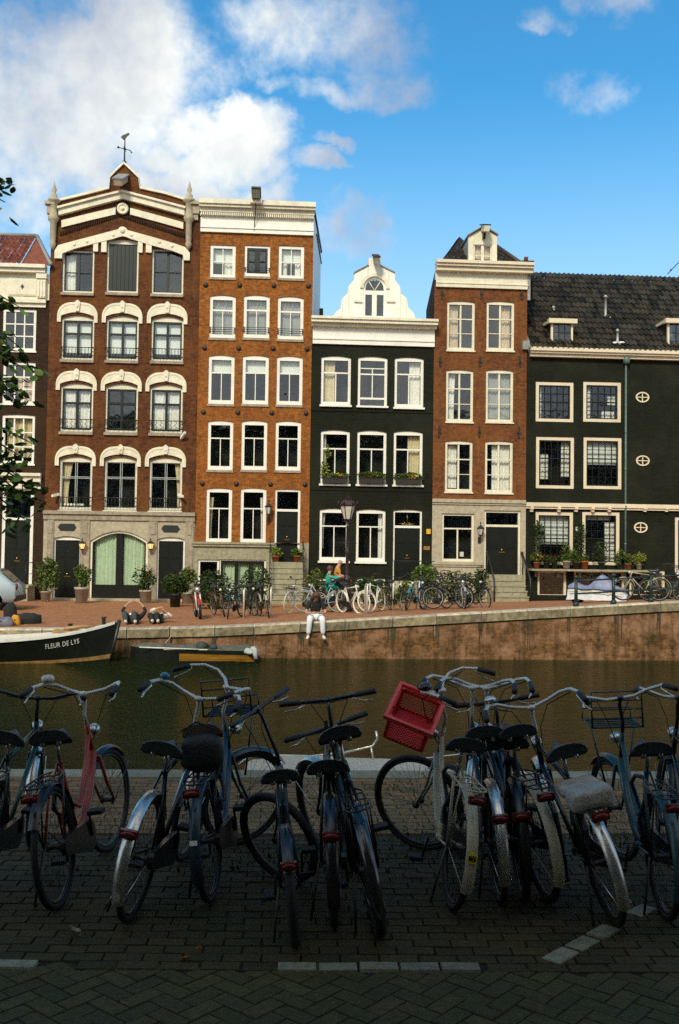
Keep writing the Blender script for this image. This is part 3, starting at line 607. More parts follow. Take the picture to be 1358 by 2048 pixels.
for x in (x0+.05, x1-.05):
    m = M(); zz = h.Z(1089); a = (x, YF-.15, zt+.75); b = (x, yb-.05, zb+.95)
    m.tube([(x, YF-.05, zt+.85), a, b, (x, yb-.1, zb)], .028, 6); m.tube([(x, YF-.15, zt+.4), (x, yb, zb+.5)], .015, 5)
    for k in range(5): t = (k+.5)/5; m.tube([(x, YF-.15+(yb-YF+.15)*t, zt+.75+(zb+.95-zt-.75)*t), (x, YF-.15+(yb-YF+.15)*t, zt+(zb-zt)*t)], .012, 4)
    m.ball((x, yb-.1, zb+1.0), .05); h.part('stair_railing', m, mat('green_black_iron', (.015, .03, .028), .4))
h.lantern(537.5, 999, 1048)
for u in (517, 520): pass
# chimney pots at the joint with the gable house
m = M(); x, z = P(404, 402); m.lathe([(.13, 0), (.12, .3), (.15, .34), (.001, .34)], (x, YF+1.5, z-.1), 8); m.lathe([(.09, 0), (.09, .45), (.001, .45)], (x-.25, YF+1.6, z-.1), 8); h.part('chimney_pot', m, ZINC)
# ================================================================== black house with the white neck gable
h = House('black painted house with three window bays under a white scalloped neck gable', 621, 866, 800); H3 = h
h.x0 = H2.x1+.015
SI3 = (.05, .10, .08)
f, r = h.win(642, 701.5, 712, 810, .07, .11, .14, bars=[('h', .30, 0, 1, .06), ('v', .5, .30, 1, .04)], sill=SI3, curt=[(CURT_Y, 0, .48, 0, 1)])
f, r = h.win(715.5, 774.5, 713, 812, .07, .11, .02, bars=[('h', .17, 0, 1, .04), ('v', .5, .17, .82, .04), ('h', .30, 0, 1, .06), ('h', .84, 0, 1, .08)], sill=SI3, label='white sash window pushed up a hand above its sill')
f, r = h.win(789, 847, 714.5, 815, .07, .11, .14, bars=[('h', .30, 0, 1, .06), ('v', .5, .30, 1, .04)], sill=SI3, curt=[(CURT_W, .55, 1, 0, 1)])
FLW = []
for k, (a, b, d) in enumerate(((641, 699, 0), (714, 772.5, 1), (787, 845, 2))):
    f, r = h.win(a, b, 860+d, 968+d, .07, .11, .08, bars=[('h', .30, 0, 1, .06), ('v', .5, .30, 1, .04)], sill=SI3, curt=[[(CURT_W, 0, .14, 0, 1)], [], [(CURT_Y, .52, 1, 0, 1)]][k])
    FLW.append(r)
f, r = h.win(638.6, 697.5, 1017, 1122, .07, .11, .16, bars=[('h', .30, 0, 1, .05), ('v', .5, .30, 1, .04)], sill=SI3, curt=[(CURT_W, 0, .16, 0, .8, .5)])
f, r = h.win(712, 770.5, 1018.5, 1123.5, .07, .11, .16, bars=[('h', .30, 0, 1, .05), ('v', .5, .30, 1, .04)], sill=SI3, curt=[(CURT_W, .84, 1, 0, 1)])
f, r = h.door(786, 843.5, 1019, 1161, 1056, .05, .07, panels=6)
m = M(); xm = (r[0]+r[1])/2; zc = h.Z(1046)
for k in range(7): a = R_(20+k*23.3); m.tube([(xm, YF+.15, zc-.05), (xm+.32*math.cos(a), YF+.15, zc-.05+.12*math.sin(a))], .012, 4)
m.tube([(xm, YF+.15, zc), (xm, YF+.15, zc+.42)], .012, 4); h.part('fanlight_ornament', m, BRASS, f)
m = M(); m.box(h.X(786, 1160)-.1, h.X(843.5, 1160)+.1, YF-.6, YF+.1, 0, h.Z(1161)-.001); m.box(h.X(786, 1160)-.3, h.X(843.5, 1160)+.3, YF-1.0, YF-.601, 0, h.Z(1161)-.25); h.part('front_steps', m, STONEL)
h.win(638.5, 668, 1157, 1192, 0, .09, .02, name='basement_window'); h.win(711, 770, 1157, 1192, 0, .09, .02, name='basement_window')
h.floors = [h.Z(830), h.Z(990)]
h.wall(0, h.Z(690), BRKB)
h.bands('string_course', [(822, 824, .04), (980, 982, .035)], BRKB, ends=False)
h.bands('cornice', [(640, 645, .55), (645, 651, .48), (651, 657, .30)], WHITE, 625, 870)
h.bands('frieze', [(657, 679, .08), (679, 682, .14), (682, 691, .10)], WHITE2, 625.5, 869, ends=False)
YG = YF+.25
def PG(u, v): p = onY(u, v, YG); return (p.x, p.z)
Lo = [(663, 643), (666, 632), (673, 623), (681, 617), (683, 600), (689, 592), (695, 587), (697, 573), (703, 565), (708, 560), (709, 546), (724, 538), (737, 531), (737, 516), (761, 516), (761, 532), (776, 539), (789, 546), (790, 560), (794, 565), (800, 573), (802, 588), (809, 592), (814, 598), (816, 614), (822, 620), (828, 627), (833, 643)]
op0, op1 = PG(727, 600)[0], PG(771, 600)[0]; oz0 = PG(749, 636)[1]; ozs = PG(749, 577)[1]; ozt = PG(749, 554)[1]
m = M(); pts = [PG(u, v) for u, v in Lo]
xs = [p[0] for p in pts]
def inner_z(x):
    if op0-.001 <= x <= op1+.001:
        t = (x-(op0+op1)/2)/((op1-op0)/2); return ozs+(ozt-ozs)*math.sqrt(max(0, 1-t*t))
    return None
prof = []
for a, b in zip(pts, pts[1:]):
    if b[0]-a[0] < 1e-3: prof.append(a); continue
    kk = max(1, int((b[0]-a[0])/.08)); prof += [(a[0]+(b[0]-a[0])*i/kk, a[1]+(b[1]-a[1])*i/kk) for i in range(kk)]
prof.append(pts[-1]); zb0 = PG(749, 643)[1]
left = [p for p in prof if p[0] < op0]; mid = [p for p in prof if op0 <= p[0] <= op1]; right = [p for p in prof if p[0] > op1]
tz = lambda x: min(p[1] for p in prof if abs(p[0]-x) < .09)
left.append((op0, tz(op0))); right.insert(0, (op1, tz(op1))); mid = [(op0, tz(op0))]+mid+[(op1, tz(op1))]
m.strip(left, [(x, zb0) for x, z in left], YG, YG+.2); m.strip(mid, [(x, inner_z(x)) for x, z in mid], YG, YG+.2); m.strip(right, [(x, zb0) for x, z in right], YG, YG+.2)
m.box(op0, op1, YG, YG+.2, zb0, oz0)
h.part('neck_gable', m, WHITE2)
m = M(); o = arc((op0+op1)/2, ozs, (op1-op0)/2+.16, ozt-ozs+.16, 180, 0, 14); i_ = arc((op0+op1)/2, ozs, (op1-op0)/2+.02, ozt-ozs+.02, 180, 0, 14); m.strip(o, i_, YG-.07, YG+.01)
for a, b in ((708, 724), (773, 790)): x0, z0 = PG(a, 603); x1, _ = PG(b, 603); m.box(x0, x1, YG-.08, YG+.01, z0-.03, z0+.05)
for u, va, vb in ((684, 600, 641), (697, 580, 641), (722, 545, 600), (735, 540, 552), (762, 540, 552), (776, 545, 600), (800, 580, 641), (812, 598, 641)):
    x, z0 = PG(u, vb); _, z1 = PG(u, va); m.box(x-.012, x+.012, YG-.02, YG+.01, z0, z1)
h.part('gable_moulding', m, WHITE)
m = M(); m.strip([(x, z+.05) for x, z in [PG(708, 546), PG(737, 531)]], [PG(708, 546), PG(737, 531)], YG-.06, YG+.26); h.part('gable_coping', m, LEAD); m = M(); m.strip([(x, z+.05) for x, z in [PG(761, 532), PG(790, 546)]], [PG(761, 532), PG(790, 546)], YG-.06, YG+.26); h.part('gable_coping', m, LEAD)
m = M(); a = arc((op0+op1)/2, ozs, (op1-op0)/2, ozt-ozs, 180, 0, 12); b = arc((op0+op1)/2, ozs, (op1-op0)/2-.08, ozt-ozs-.08, 180, 0, 12); ys, ye = YG+.04, YG+.12
m.strip([(op0, oz0)]+a+[(op1, oz0)], [(op0+.08, oz0)]+b+[(op1-.08, oz0)], ys, ye); xm = (op0+op1)/2; zq = ozs-.08
m.box(op0+.08, op1-.08, ys, ye, zq-.18, zq); m.box(xm-.10, xm+.10, ys, ye, oz0+.1, zq-.18); m.box(op0+.08, op1-.08, ys, ye, oz0, oz0+.1)
for s_ in (-1, 1): m.tube([(xm, YG+.07, zq), (xm+s_*.27, YG+.07, ozt-.14)], .022, 4)
f = h.part('arched_window', m, WHITE2)
m = M(); m.add([(op0, YG+.10, oz0), (op1, YG+.10, oz0), (op1, YG+.10, ozs)]+[(x, YG+.10, z) for x, z in reversed(a)][1:-1]+[(op0, YG+.10, ozs)], [tuple(range(16-2))]); h.part('pane', m, GLASS, f)
m = M(); m.box(op0, op1, YG+.6, YG+.65, oz0, ozt); h.part('room_backing', m, DKROOM, f)
m = M(); x0, z0 = PG(745, 533); x1, z1 = PG(757, 514); m.obox(Vector(((x0+x1)/2, YG-.25, (z0+z1)/2+.02)), Vector((1, 0, 0)), Vector((0, .92, .38)), Vector((0, -.38, .92)), .10, .42, .14); h.part('hoist_beam', m, STONE)
m = M(); m.obox(Vector(((x0+x1)/2, YG-.27, (z0+z1)/2+.17)), Vector((1, 0, 0)), Vector((0, .92, .38)), Vector((0, -.38, .92)), .15, .46, .03); h.part('beam_cap', m, ROOFD)
m = M(); zc = h.Z(645); za = h.Z(556); xm = h.X(749)
pantiles(m, (h.x0+.9, YF+.5, zc), (SK*6, 6, 0), (xm-h.x0-.9, 0, za-zc), 24, 12); pantiles(m, (h.x1-.7, YF+.5, zc), (SK*6, 6, 0), (xm-h.x1+.7, 0, za-zc), 24, 12); h.part('roof', m, TILE_B)
m = M(); m.box(h.X(836, 640), h.X(858, 640), YF+.8, YF+1.6, zc-.1, h.Z(633)); h.part('skylight', m, TILE_D)
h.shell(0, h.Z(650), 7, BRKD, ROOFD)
m = M(); 
for (u, v0, v1, w) in ((856.5, 1058, 1068, .09),): x, z0 = P(u, v1); _, z1 = P(u, v0); m.box(x-w, x+w, YF-.08, YF, z0, z1)
h.part('yellow_notice', m, mat('yellow_sign', (.75, .42, .03), .5))
m = M(); x, z0 = P(853, 1100); m.box(x-.13, x+.13, YF-.05, YF, z0, z0+.16); h.part('letter_box', m, mat('ochre_box', (.30, .14, .03), .5))
m = M(); x0, z = P(781, 1121.5); x1, _ = P(866, 1121.5); m.tube([(x0, YF-.45, z), (x1, YF-.45, z)], .02, 5); m.tube([(x0+.1, YF-.45, z), (x0+.1, YF-.45, .1)], .02, 5); m.tube([(x1-.35, YF-.45, z), (x1-.35, YF-.45, .1)], .02, 5); h.part('step_railing', m, IRON)
# ================================================================== red-brown house with dormer
h = House('narrow red-brown brick house with pale stone ground floor and white dormer on top', 869, 1053, 800); H4 = h
h.x0 = H3.x1+.015
SI4 = (.03, .06, .06)
six = lambda th=.07: [('v', .5, 0, 1, th), ('h', .335, 0, 1, .05), ('h', .67, 0, .47, .03), ('h', .67, .53, 1, .03)]
def w4(a, b, c, d, curt, extra=None, lab=None): 
    f, r = h.win(a, b, c, d, .05, .10, .13, WHITE, six(), sill=SI4, curt=curt, label=lab)
    q = M(); xm = (r[0]+r[1])/2; m.strip
    return f, r
w4(894, 949.5, 602, 701, [(CURT_P, 0, .42, 0, 1)]); w4(973, 1028.5, 602.5, 701.5, [(CURT_P, .52, 1, 0, 1)])
w4(892, 946.5, 739.5, 844, [(CURT_W, .02, .36, 0, 1, .15)]); w4(971.6, 1026.5, 739.5, 844.5, [(SHEER, 0, 1, 0, .97)])
w4(890, 945, 881.5, 984, [(CURT_W, .0, .45, 0, .97)], lab='sash window pushed up with its white curtain hanging out'); w4(970, 1025.5, 882, 986, [(CURT_W, .25, 1, 0, 1)])
f, r = h.win(883.5, 948, 1027, 1123, 0, .09, .11, WHITE, [('h', .30, 0, 1, .06), ('v', .5, .3, 1, .06)], rec=.06)
m = M(); m.box(r[0]+.75, r[0]+.9, YF+.25, YF+.4, r[2]+.1, r[2]+.3); h.part('lamp_on_windowsill', m, WHITE2, f)
f, r = h.door(968, 1041, 1021, 1149, 1054, 0, .09, WHITE, panels=4)
h.floors = [h.Z(722), h.Z(862), h.Z(1000)]
h.wall(h.Z(1000), h.Z(572), BRK4); h.wall(0, h.Z(1000), STONEL, 'stone_base', dy=.02)
h.bands('stone_ledge', [(999, 1006, .12), (1006, 1010, .07)], STONEL, 865, 1050)
h.bands('sill_ledge', [(1125, 1130, .11), (1130, 1134, .07)], STONEL, 864, 966)
h.bands('cornice', [(528, 534, .55), (534, 539, .47), (539, 547, .36)], BEIGE, 873, 1060)
h.bands('frieze', [(547, 568, .08), (568, 570, .13), (570, 577, .10)], WHITE, 872, 1056, ends=False)
for u, a, b in ((884, 578, 598), (962.5, 578, 598), (1043, 579, 599), (880.5, 713, 733), (960, 713, 733), (1040, 714, 734), (878.5, 853, 875), (958.5, 853, 875), (1037.5, 854, 876)): h.bar_anchor(u, a, b)
h.shell(0, h.Z(545), 7, BRKD)
x0, x1, zt, zb, yb = h.steps(974, 1039, 1149, 4, 1.1, STONEG, land=.45)
for x in (x0-.05, x1+.05):
    m = M(); m.tube([(x, YF-.05, zt+.85), (x, YF-.35, zt+.85), (x, yb-.05, zb+.9), (x, yb-.05, zb)], .035, 6); m.tube([(x, YF-.3, zt+.8), (x, YF-.3, zt)], .02, 5); m.ball((x, YF-.2, zt+.92), .07); h.part('stair_railing', m, IRON)
h.lantern(958.7, 1044, 1087)
# roof + dormer
zc = h.Z(528); ap = h.Z(486); m = M(); xa, xb = h.X(888, 528), h.X(1046, 521); xm = (xa+xb)/2
up = 1.35
zrr = onY(966, 484, YF+2.6).z; ridge0 = Vector((xm-.55, YF+2.6, zrr)); ridge1 = Vector((xm+.75, YF+2.6, zrr))
def tri_tiles(m, A, B, C, D, nr, w):   # trapezoid A,B eave; D,C top
    A, B, C, D = map(Vector, (A, B, C, D))
    for r in range(nr):
        t = r/nr; a = A.lerp(D, t); b = B.lerp(C, t); a2 = A.lerp(D, (r+1)/nr); n = max(1, int((b-a).length/w)); pantiles(m, a, b-a, a2-a-(b-a)*0 + (b-a)*0, n, 1, .04, .03)
tri_tiles(m, (xa, YF+.1, zc), (xb, YF+.1, zc), ridge1, ridge0, 9, .24)
tri_tiles(m, (xb, YF+.1, zc), (xb+SK*6, YF+6, zc), ridge1+Vector((0, 1.5, 0)), ridge1, 9, .24); tri_tiles(m, (xa+SK*6, YF+6, zc), (xa, YF+.1, zc), ridge0, ridge0+Vector((0, 1.5, 0)), 9, .24)
h.part('roof', m, TILE_B)
m = M(); m.tube([(xa, YF+.1, zc+.08), ridge0+Vector((0, 0, .08))], .10, 6); m.tube([(xb, YF+.1, zc+.08), ridge1+Vector((0, 0, .08))], .10, 6); h.part('ridge', m, TILE_B)
YD = YF+.15
def PD(u, v): p = onY(u, v, YD); return (p.x, p.z)
h.op = []; m = M(); o = [PD(937, 526), PD(937, 472), PD(966, 456), PD(994, 471), PD(994, 526)]
i_ = [PD(947, 526), PD(947, 489), PD(966, 488.9), PD(984, 488.8), PD(984, 526)]
m.strip(o, i_, YD, YD+.15); dm = h.part('dormer', m, WHITE)
m = M(); 
for (ua, va), (ub, vb) in (((935, 472), (966.5, 453.5)), ((966.5, 453.5), (996, 471))):
    a, b = PD(ua, va), PD(ub, vb); m.strip([(a[0], a[1]+.05), (b[0], b[1]+.05)], [a, b], YD-.12, YD+2.2)
h.part('dormer_roof', m, LEAD, dm)
m = M(); x0, z0 = PD(937, 526); x1, z1 = PD(994, 471); m.box(x0+.01, x0+.08, YD+.15, YD+2, z0, z1-.02); h.part('dormer_cheek', m, LEAD, dm); m = M(); m.box(x1-.08, x1-.01, YD+.15, YD+2, z0, z1-.02); h.part('dormer_cheek', m, LEAD, dm)
m = M(); x0, z0 = PD(947, 526); x1, z1 = PD(984, 489); m.box(x0, x0+.06, YD+.05, YD+.12, z0, z1); m.box(x1-.06, x1, YD+.05, YD+.12, z0, z1); xm2 = (x0+x1)/2; m.box(xm2-.06, xm2+.06, YD+.05, YD+.12, z0, z1-.05); m.box(x0+.06, x1-.06, YD+.051, YD+.119, z1-.05, z1); zz = (z0+z1)/2-.1
m.box(x0+.06, xm2-.06, YD+.06, YD+.11, zz, zz+.035); m.box(xm2+.06, x1-.06, YD+.06, YD+.11, zz, zz+.035); h.part('dormer_window', m, WHITE, dm)
m = M(); m.add([(x0, YD+.09, z0), (x1, YD+.09, z0), (x1, YD+.09, z1), (x0, YD+.09, z1)], [(0, 1, 2, 3)]); h.part('pane', m, GLASS, dm)
m = M(); 
for i in range(40): m.v += [(x0+(x1-x0)*i/39, YD+.22+.03*math.sin(i*2.2), z0), (x0+(x1-x0)*i/39, YD+.22+.03*math.sin(i*2.2), z1)]
for i in range(39): m.f.append((2*i, 2*i+2, 2*i+3, 2*i+1)); m.sm.append(True)
h.part('curtain', m, CURT_P, dm)
m = M(); xq, zq = PD(967.5, 460); m.obox(Vector((xq, YD-.30, zq-.02)), Vector((1, 0, 0)), Vector((0, .95, .3)), Vector((0, -.3, .95)), .12, .35, .13); h.part('hoist_beam', m, WHITE, dm)
m = M(); m.obox(Vector((xq, YD-.30, zq+.13)), Vector((1, 0, 0)), Vector((0, .95, .3)), Vector((0, -.3, .95)), .17, .4, .025); m.obox(Vector((xq-.02, YD-.15, zq-.3)), Vector((1, 0, 0)), Vector((0, .95, .3)), Vector((0, -.3, .95)), .05, .12, .14); h.part('beam_cap', m, IRON, dm)
m = M(); x0, z0 = P(1048, 560); x1, z1 = P(1073, 514); m.box(x0+.1, x1, YF+.6, YF+1.5, z0-.5, z1-.15); m.box(x0+.05, x1+.05, YF+.55, YF+1.55, z1-.149, z1); ch = h.part('chimney', m, BRKD)
m = M(); x, z = P(1064, 514); m.lathe([(.11, 0), (.09, .25), (.11, .28), (.001, .28)], (x, YF+1, z), 8); h.part('chimney_pot', m, mat('terracotta', (.25, .06, .03), .8), ch)
m = M(); x, z = P(1060, 548); x2, z2 = P(1056, 578); m.box(x2-.04, x2+.08, YF-.1, YF+.02, z2-.5, z2+.6); m.box(x-.02, x+.12, YF-.15, YF+.02, z, z+.45); m.box(x2-.25, x2+.05, YF-.16, YF+.02, P(1056, 700)[1], P(1056, 690)[1]+.15); h.part('flashing', m, LEAD)
# ================================================================== long dark house with tiled roof
h = House('low black brick house with big dark tiled roof and small oval windows', 1052, 1640, 800, group='canal houses', zb=.1); H5 = h
h.x0 = H4.x1+.015
def gridbars(nc, nr, mid, w=.022): return [('v', k/nc, 0, 1, w) for k in range(1, nc)]+[('h', k/nr, 0, 1, .05 if k == mid else w) for k in range(1, nr)]
DW = DKGREEN
def w5(a, b, c, d, nr, mid, curt, sill=None): return h.win(a, b, c, d, 0, .14, .13, BEIGE, gridbars(5, nr, mid), sash=(DW, .05), curt=curt, rec=.02)
for k in range(2):
    off = 300*k
    w5(1071.5+off, 1147+off, 764+k*4, 843.5+k*4, 4, 2, [(CURT_W, 0, .13, .05, 1)]); w5(1166.5+off, 1242+off, 764+k*4, 844+k*4, 4, 2, [(CURT_W, .0, .2, .1, 1), (CURT_W, .75, 1, .3, .55), (CURT_W, .55, .95, .75, 1)]) if k == 0 else None
    w5(1072+off, 1148+off, 874+k*4, 977+k*4, 5, 2, [(CURT_W, 0, .35, .3, .85), (CURT_W, .75, 1, 0, .8)]); w5(1167+off, 1243+off, 875+k*4, 978+k*4, 5, 2, [(BLIND, 0, 1, 0, .52)]) if k == 0 else None
w5(1071, 1146, 1024, 1130, 6, 3, [(BLIND, 0, 1, 0, .62)]); w5(1164.5, 1239, 1024, 1130, 6, 3, [(CURT_W, .7, 1, .15, 1), (CURT_W, 0, .9, .02, .1)])
w5(1350, 1425, 1035, 1145, 6, 3, [])
for a, b in ((1075, 1133), (1148, 1250), (1259, 1330)): h.win(a, b, 1141, 1190, 0, .10, .02, BEIGE, name='basement_window')
for (u, v) in ((1284.5, 794.6), (1285, 921.5), (1281, 1055)):
    x, z = P(u, v); h.op.append((x-.22, x+.22, z-.17, z+.17, -1)); m = M(); n = 20
    o = arc(x, z, .30, .23, 0, 360, n); i_ = arc(x, z, .24, .175, 0, 360, n); m.strip(o, i_, YF-.05, YF+.02); m.box(x-.02, x+.02, YF-.03, YF+.02, z-.18, z+.18); m.box(x-.25, x-.021, YF-.03, YF+.02, z-.018, z+.018); m.box(x+.021, x+.25, YF-.03, YF+.02, z-.018, z+.018)
    f = h.part('oval_window', m, BEIGE); g = M(); g.add([(a, YF+.018, b) for a, b in i_[:-1]], [tuple(range(n))]); h.part('pane', g, mat('dark_pane', (.008, .009, .008), .06, spec=.6), f)
h.op = [o for o in h.op if o[4] >= 0]
h.floors = [h.Z(858), h.Z(1000)]
h.wall(0, h.Z(712), BRKB)
h.bands('eave_cornice', [(705, 712, .42), (712, 716, .34), (716, 722, .22)], BEIGE, 1060, 1640)
h.bands('string_course', [(1010, 1018, .16), (1018, 1022, .10)], BEIGE, 1052, 1640)
for u in (1062, 1116.5, 1150.8, 1184, 1217, 1288, 1331, 1360, 1410):
    m = M(); x = onY(u, 1016, YF).x; z = onY(u, 1013.5, YF).z; m.box(x-.07, x+.07, YF-.20, YF, z-.12, z); m.box(x-.06, x+.06, YF-.14, YF, z-.22, z-.121); h.part('bracket', m, BEIGE)
zc = h.Z(705); ev = onY(1062, 698, YF-.4); rl = onY(1073, 547, YF+4.2); DYR = 4.6
m = M(); pantiles(m, (ev.x, YF-.35, ev.z), (h.x1-ev.x, 0, 0), (SK*DYR*.6, DYR, rl.z-ev.z), 58, 15, .045, .05); h.part('roof', m, TILE_D)
m = M(); m.add([(ev.x-.05, YF-.3, ev.z-.1), (h.x1, YF-.3, ev.z-.1), (h.x1+SK*DYR, YF+DYR, rl.z-.1), (ev.x+SK*DYR*.6, YF+DYR, rl.z-.1), (h.x1+SK*2*DYR, YF+2*DYR, ev.z), (ev.x+SK*2*DYR, YF+2*DYR, ev.z)], [(0, 1, 2, 3), (3, 2, 4, 5)]); h.part('roof_deck', m, ROOFD)
m = M(); 
for k in range(60):
    x = ev.x+SK*DYR*.6+(h.x1-ev.x)*k/60; m.tube([(x, YF+DYR, rl.z+.06), (x+.26, YF+DYR, rl.z+.03)], .11, 6)
h.part('ridge', m, TILE_D)
m = M(); m.obox(Vector((ev.x+SK*DYR*.3-.06, YF+DYR/2-.2, (ev.z+rl.z)/2+.02)), Vector((1, 0, 0)), Vector((SK*.5, DYR, rl.z-ev.z)).normalized(), Vector((0, -(rl.z-ev.z), DYR)).normalized(), .10, Vector((0, DYR, rl.z-ev.z)).length/2, .12); h.part('verge_flashing', m, LEAD)
h.shell(0, h.Z(712), 9.2, BRKD)
for (a, b, c, d) in ((1102, 1146, 638, 700), (1335, 1384, 638, 702)):
    YR = YF+.05; x0 = onY(a, 670, YR).x; x1 = onY(b, 670, YR).x; z0 = onY(a, d, YR).z; z1 = onY(a, 647, YR).z; zt_ = onY(a, c, YR).z
    m = M(); m.box(x0, x0+.09, YR, YR+.1, z0, z1); m.box(x1-.09, x1, YR, YR+.1, z0, z1); m.box(x0+.09, x1-.09, YR, YR+.1, z0, z0+.06); dm = h.part('dormer', m, BEIGE)
    m = M(); m.box(x0-.14, x1+.14, YR-.18, YR+.1, z1+.001, zt_); m.box(x0-.10, x1+.10, YR+.101, YR+2.6, z1+.06, zt_-.01); h.part('dormer_roof', m, BEIGE, dm)
    m = M(); m.box(x0+.01, x0+.06, YR+.101, YR+2, z0-.2, z1+.05); h.part('dormer_cheek', m, TILE_D, dm); m = M(); m.box(x1-.06, x1-.01, YR+.101, YR+2, z0-.2, z1+.05); h.part('dormer_cheek', m, TILE_D, dm)
    m = M(); xa, xb = x0+.09, x1-.09; 
    for k in range(4): x = xa+(xb-xa-.03)*k/3; m.box(x, x+.03, YR+.03, YR+.07, z0+.06, z1)
    for k in range(4): z = z0+.06+(z1-z0-.10)*k/3; m.box(xa+.03, xb-.03, YR+.035, YR+.065, z, z+.03)
    h.part('dormer_window', m, DW, dm)
    m = M(); m.add([(xa, YR+.05, z0), (xb, YR+.05, z0), (xb, YR+.05, z1), (xa, YR+.05, z1)], [(0, 1, 2, 3)]); h.part('pane', m, GLASS, dm)
    m = M(); m.box(xa, xb, YR+.8, YR+.85, z0, z1); m.box(xa, xa+.25, YR+.25, YR+.27, z0+.1, z1); h.part('curtain', m, mat('dim_curtain', (.16, .16, .13), .9, var=.5, scale=5), dm)
    m = M(); 
    for x, s_ in ((x0-.06, -1), (x1+.06, 1)): m.tube([(x+s_*.25, YR-.2, z0-.02), (x+s_*.02, YR+1.2, z1)], .05, 5)
    h.part('flashing', m, LEAD, dm)
def roofpt(u, v):
    n = Vector((0, -(rl.z-ev.z), DYR+.35)).normalized(); p0 = Vector((ev.x, YF-.35, ev.z+.08)); d = ray(u, v); return CAM + d*((p0-CAM).dot(n)/d.dot(n))
for (u, v, hh, nm) in ((1211, 637, .95, 'vent_pipe'), (1235, 686, .50, 'vent_pipe'), (1107, 622, .12, 'vent_pipe')):
    p = roofpt(u, v); m = M(); m.lathe([(.16, -.1), (.13, .02), (.055, .10), (.05, hh), (.09, hh+.01), (.08, hh+.06), (.02, hh+.12)], p, 8); f = h.part('vent_pipe', m, ZINC)
    m = M(); m.ball(p+Vector((-.15, -.05, -.02)), .14, .10, .06, 7, 5, .4); m.ball(p+Vector((.16, -.05, 0)), .15, .10, .06, 7, 5, .4); h.part('flashing', m, WHITE2, f)
m = M(); x = onY(1250, 730, YF).x; zt_ = onY(1250, 716, YF).z; m.lathe([(.07, 0), (.15, .06), (.15, .30), (.10, .32), (.001, .32)], (x, YF-.18, zt_-.30), 8); m.tube([(x, YF-.12, zt_-.25), (x, YF-.12, .1)], .045, 6)
for k in range(5): m.tube([(x, YF-.12, 1.0+k*1.6), (x, YF-.12, 1.08+k*1.6)], .06, 6)
h.part('downpipe', m, mat('verdigris_pipe', (.10, .16, .14), .5, var=.3))
m = M(); x0, z = P(1052, 1137); x1 = onY(1300, 1137, YF).x; m.box(x0+.1, x1, YF-.55, YF, z-.08, z)
for k in range(6): xx = x0+.4+k*(x1-x0-.6)/5; m.prism([(xx-.03, z-.08), (xx+.03, z-.08), (xx+.03, z-.35), (xx-.03, z-.35)], YF-.12, YF)
h.part('plant_shelf', m, STONEG)
m = M(); p = onY(1356, 548, YF+4.6); q = onY(1356+40, 495, YF+4.6); a = onY(1335, 548, YF+4.6); m.tube([a, onY(1362, 520, YF+4.6), q], .02, 4); m.ball(onY(1342, 540, YF+4.6), .05, n=6, m=4); h.part('aerial', m, IRON)
m = M(); x, z = P(1154, 1058); m.box(x-.06, x+.06, YF-.03, YF, z-.09, z+.09); h.part('house_number_plate', m, WHITE2)
SHELF_Z = P(1150, 1137)[1]
# ================================================================== sky and light
SUN_EL, SUN_AZ = R_(38), R_(200)      # azimuth of the sun measured clockwise from +Y (behind the viewer, a little to the left)
w = bpy.data.worlds.new('World'); SC.world = w; w.use_nodes = True; t = w.node_tree; t.nodes.clear(); L = t.links.new
out = nd(t, 'ShaderNodeOutputWorld'); bg = nd(t, 'ShaderNodeBackground'); L(bg.outputs[0], out.inputs[0])
sky = nd(t, 'ShaderNodeTexSky', sky_type='NISHITA', sun_disc=False, sun_elevation=SUN_EL, sun_rotation=SUN_AZ, altitude=0, air_density=1.0, dust_density=1.8, ozone_density=1.2)
tc = nd(t, 'ShaderNodeTexCoord'); nrm = nd(t, 'ShaderNodeVectorMath', operation='NORMALIZE'); L(tc.outputs['Generated'], nrm.inputs[0])
sep = nd(t, 'ShaderNodeSeparateXYZ'); L(nrm.outputs[0], sep.inputs[0])
def mth(op, a, b=None, cl=False):
    n = nd(t, 'ShaderNodeMath', operation=op, use_clamp=cl)
    for i, x in enumerate((a, b)):
        if x is None: continue
        if isinstance(x, (int, float)): n.inputs[i].default_value = x
        else: L(x, n.inputs[i])
    return n.outputs[0]
hs = nd(t, 'ShaderNodeHueSaturation'); hs.inputs['Saturation'].default_value = 1.3; hs.inputs['Value'].default_value = 1.0; L(sky.outputs[0], hs.inputs['Color'])
tint = nd(t, 'ShaderNodeVectorMath', operation='MULTIPLY'); L(hs.outputs[0], tint.inputs[0]); tint.inputs[1].default_value = (.62, 1.24, 1.24)
# cloud banks: soft ellipses round given directions, broken up by noise
CL = [(60, 230, 360, 260, 1.0), (230, 110, 300, 170, .95), (60, 60, 200, 120, .75), (455, 285, 150, 110, 1.0), (465, 245, 75, 60, 1.3), (380, 330, 170, 60, .8), (620, 335, 85, 34, .55), (640, 60, 290, 150, .74), (780, 150, 160, 75, .68), (620, 180, 110, 45, .6), (1215, 200, 150, 78, .62), (1250, 25, 120, 66, .60), (1130, 60, 75, 40, .45), (30, 430, 130, 80, .8), (300, 385, 330, 60, .75), (520, 390, 90, 50, .75), (700, 455, 130, 70, .6), (660, 290, 60, 24, .45), (1340, 340, 40, 40, .25), (440, 160, 60, 50, .3)]
yc = mth('MAXIMUM', sep.outputs[1], .04); ga = mth('DIVIDE', sep.outputs[0], yc); gb = mth('DIVIDE', sep.outputs[2], yc)
wn = nd(t, 'ShaderNodeTexNoise', i_Scale=9.0, i_Detail=5.0, i_Roughness=.6); L(nrm.outputs[0], wn.inputs['Vector']); ws = nd(t, 'ShaderNodeSeparateXYZ'); L(wn.outputs['Color'], ws.inputs[0])
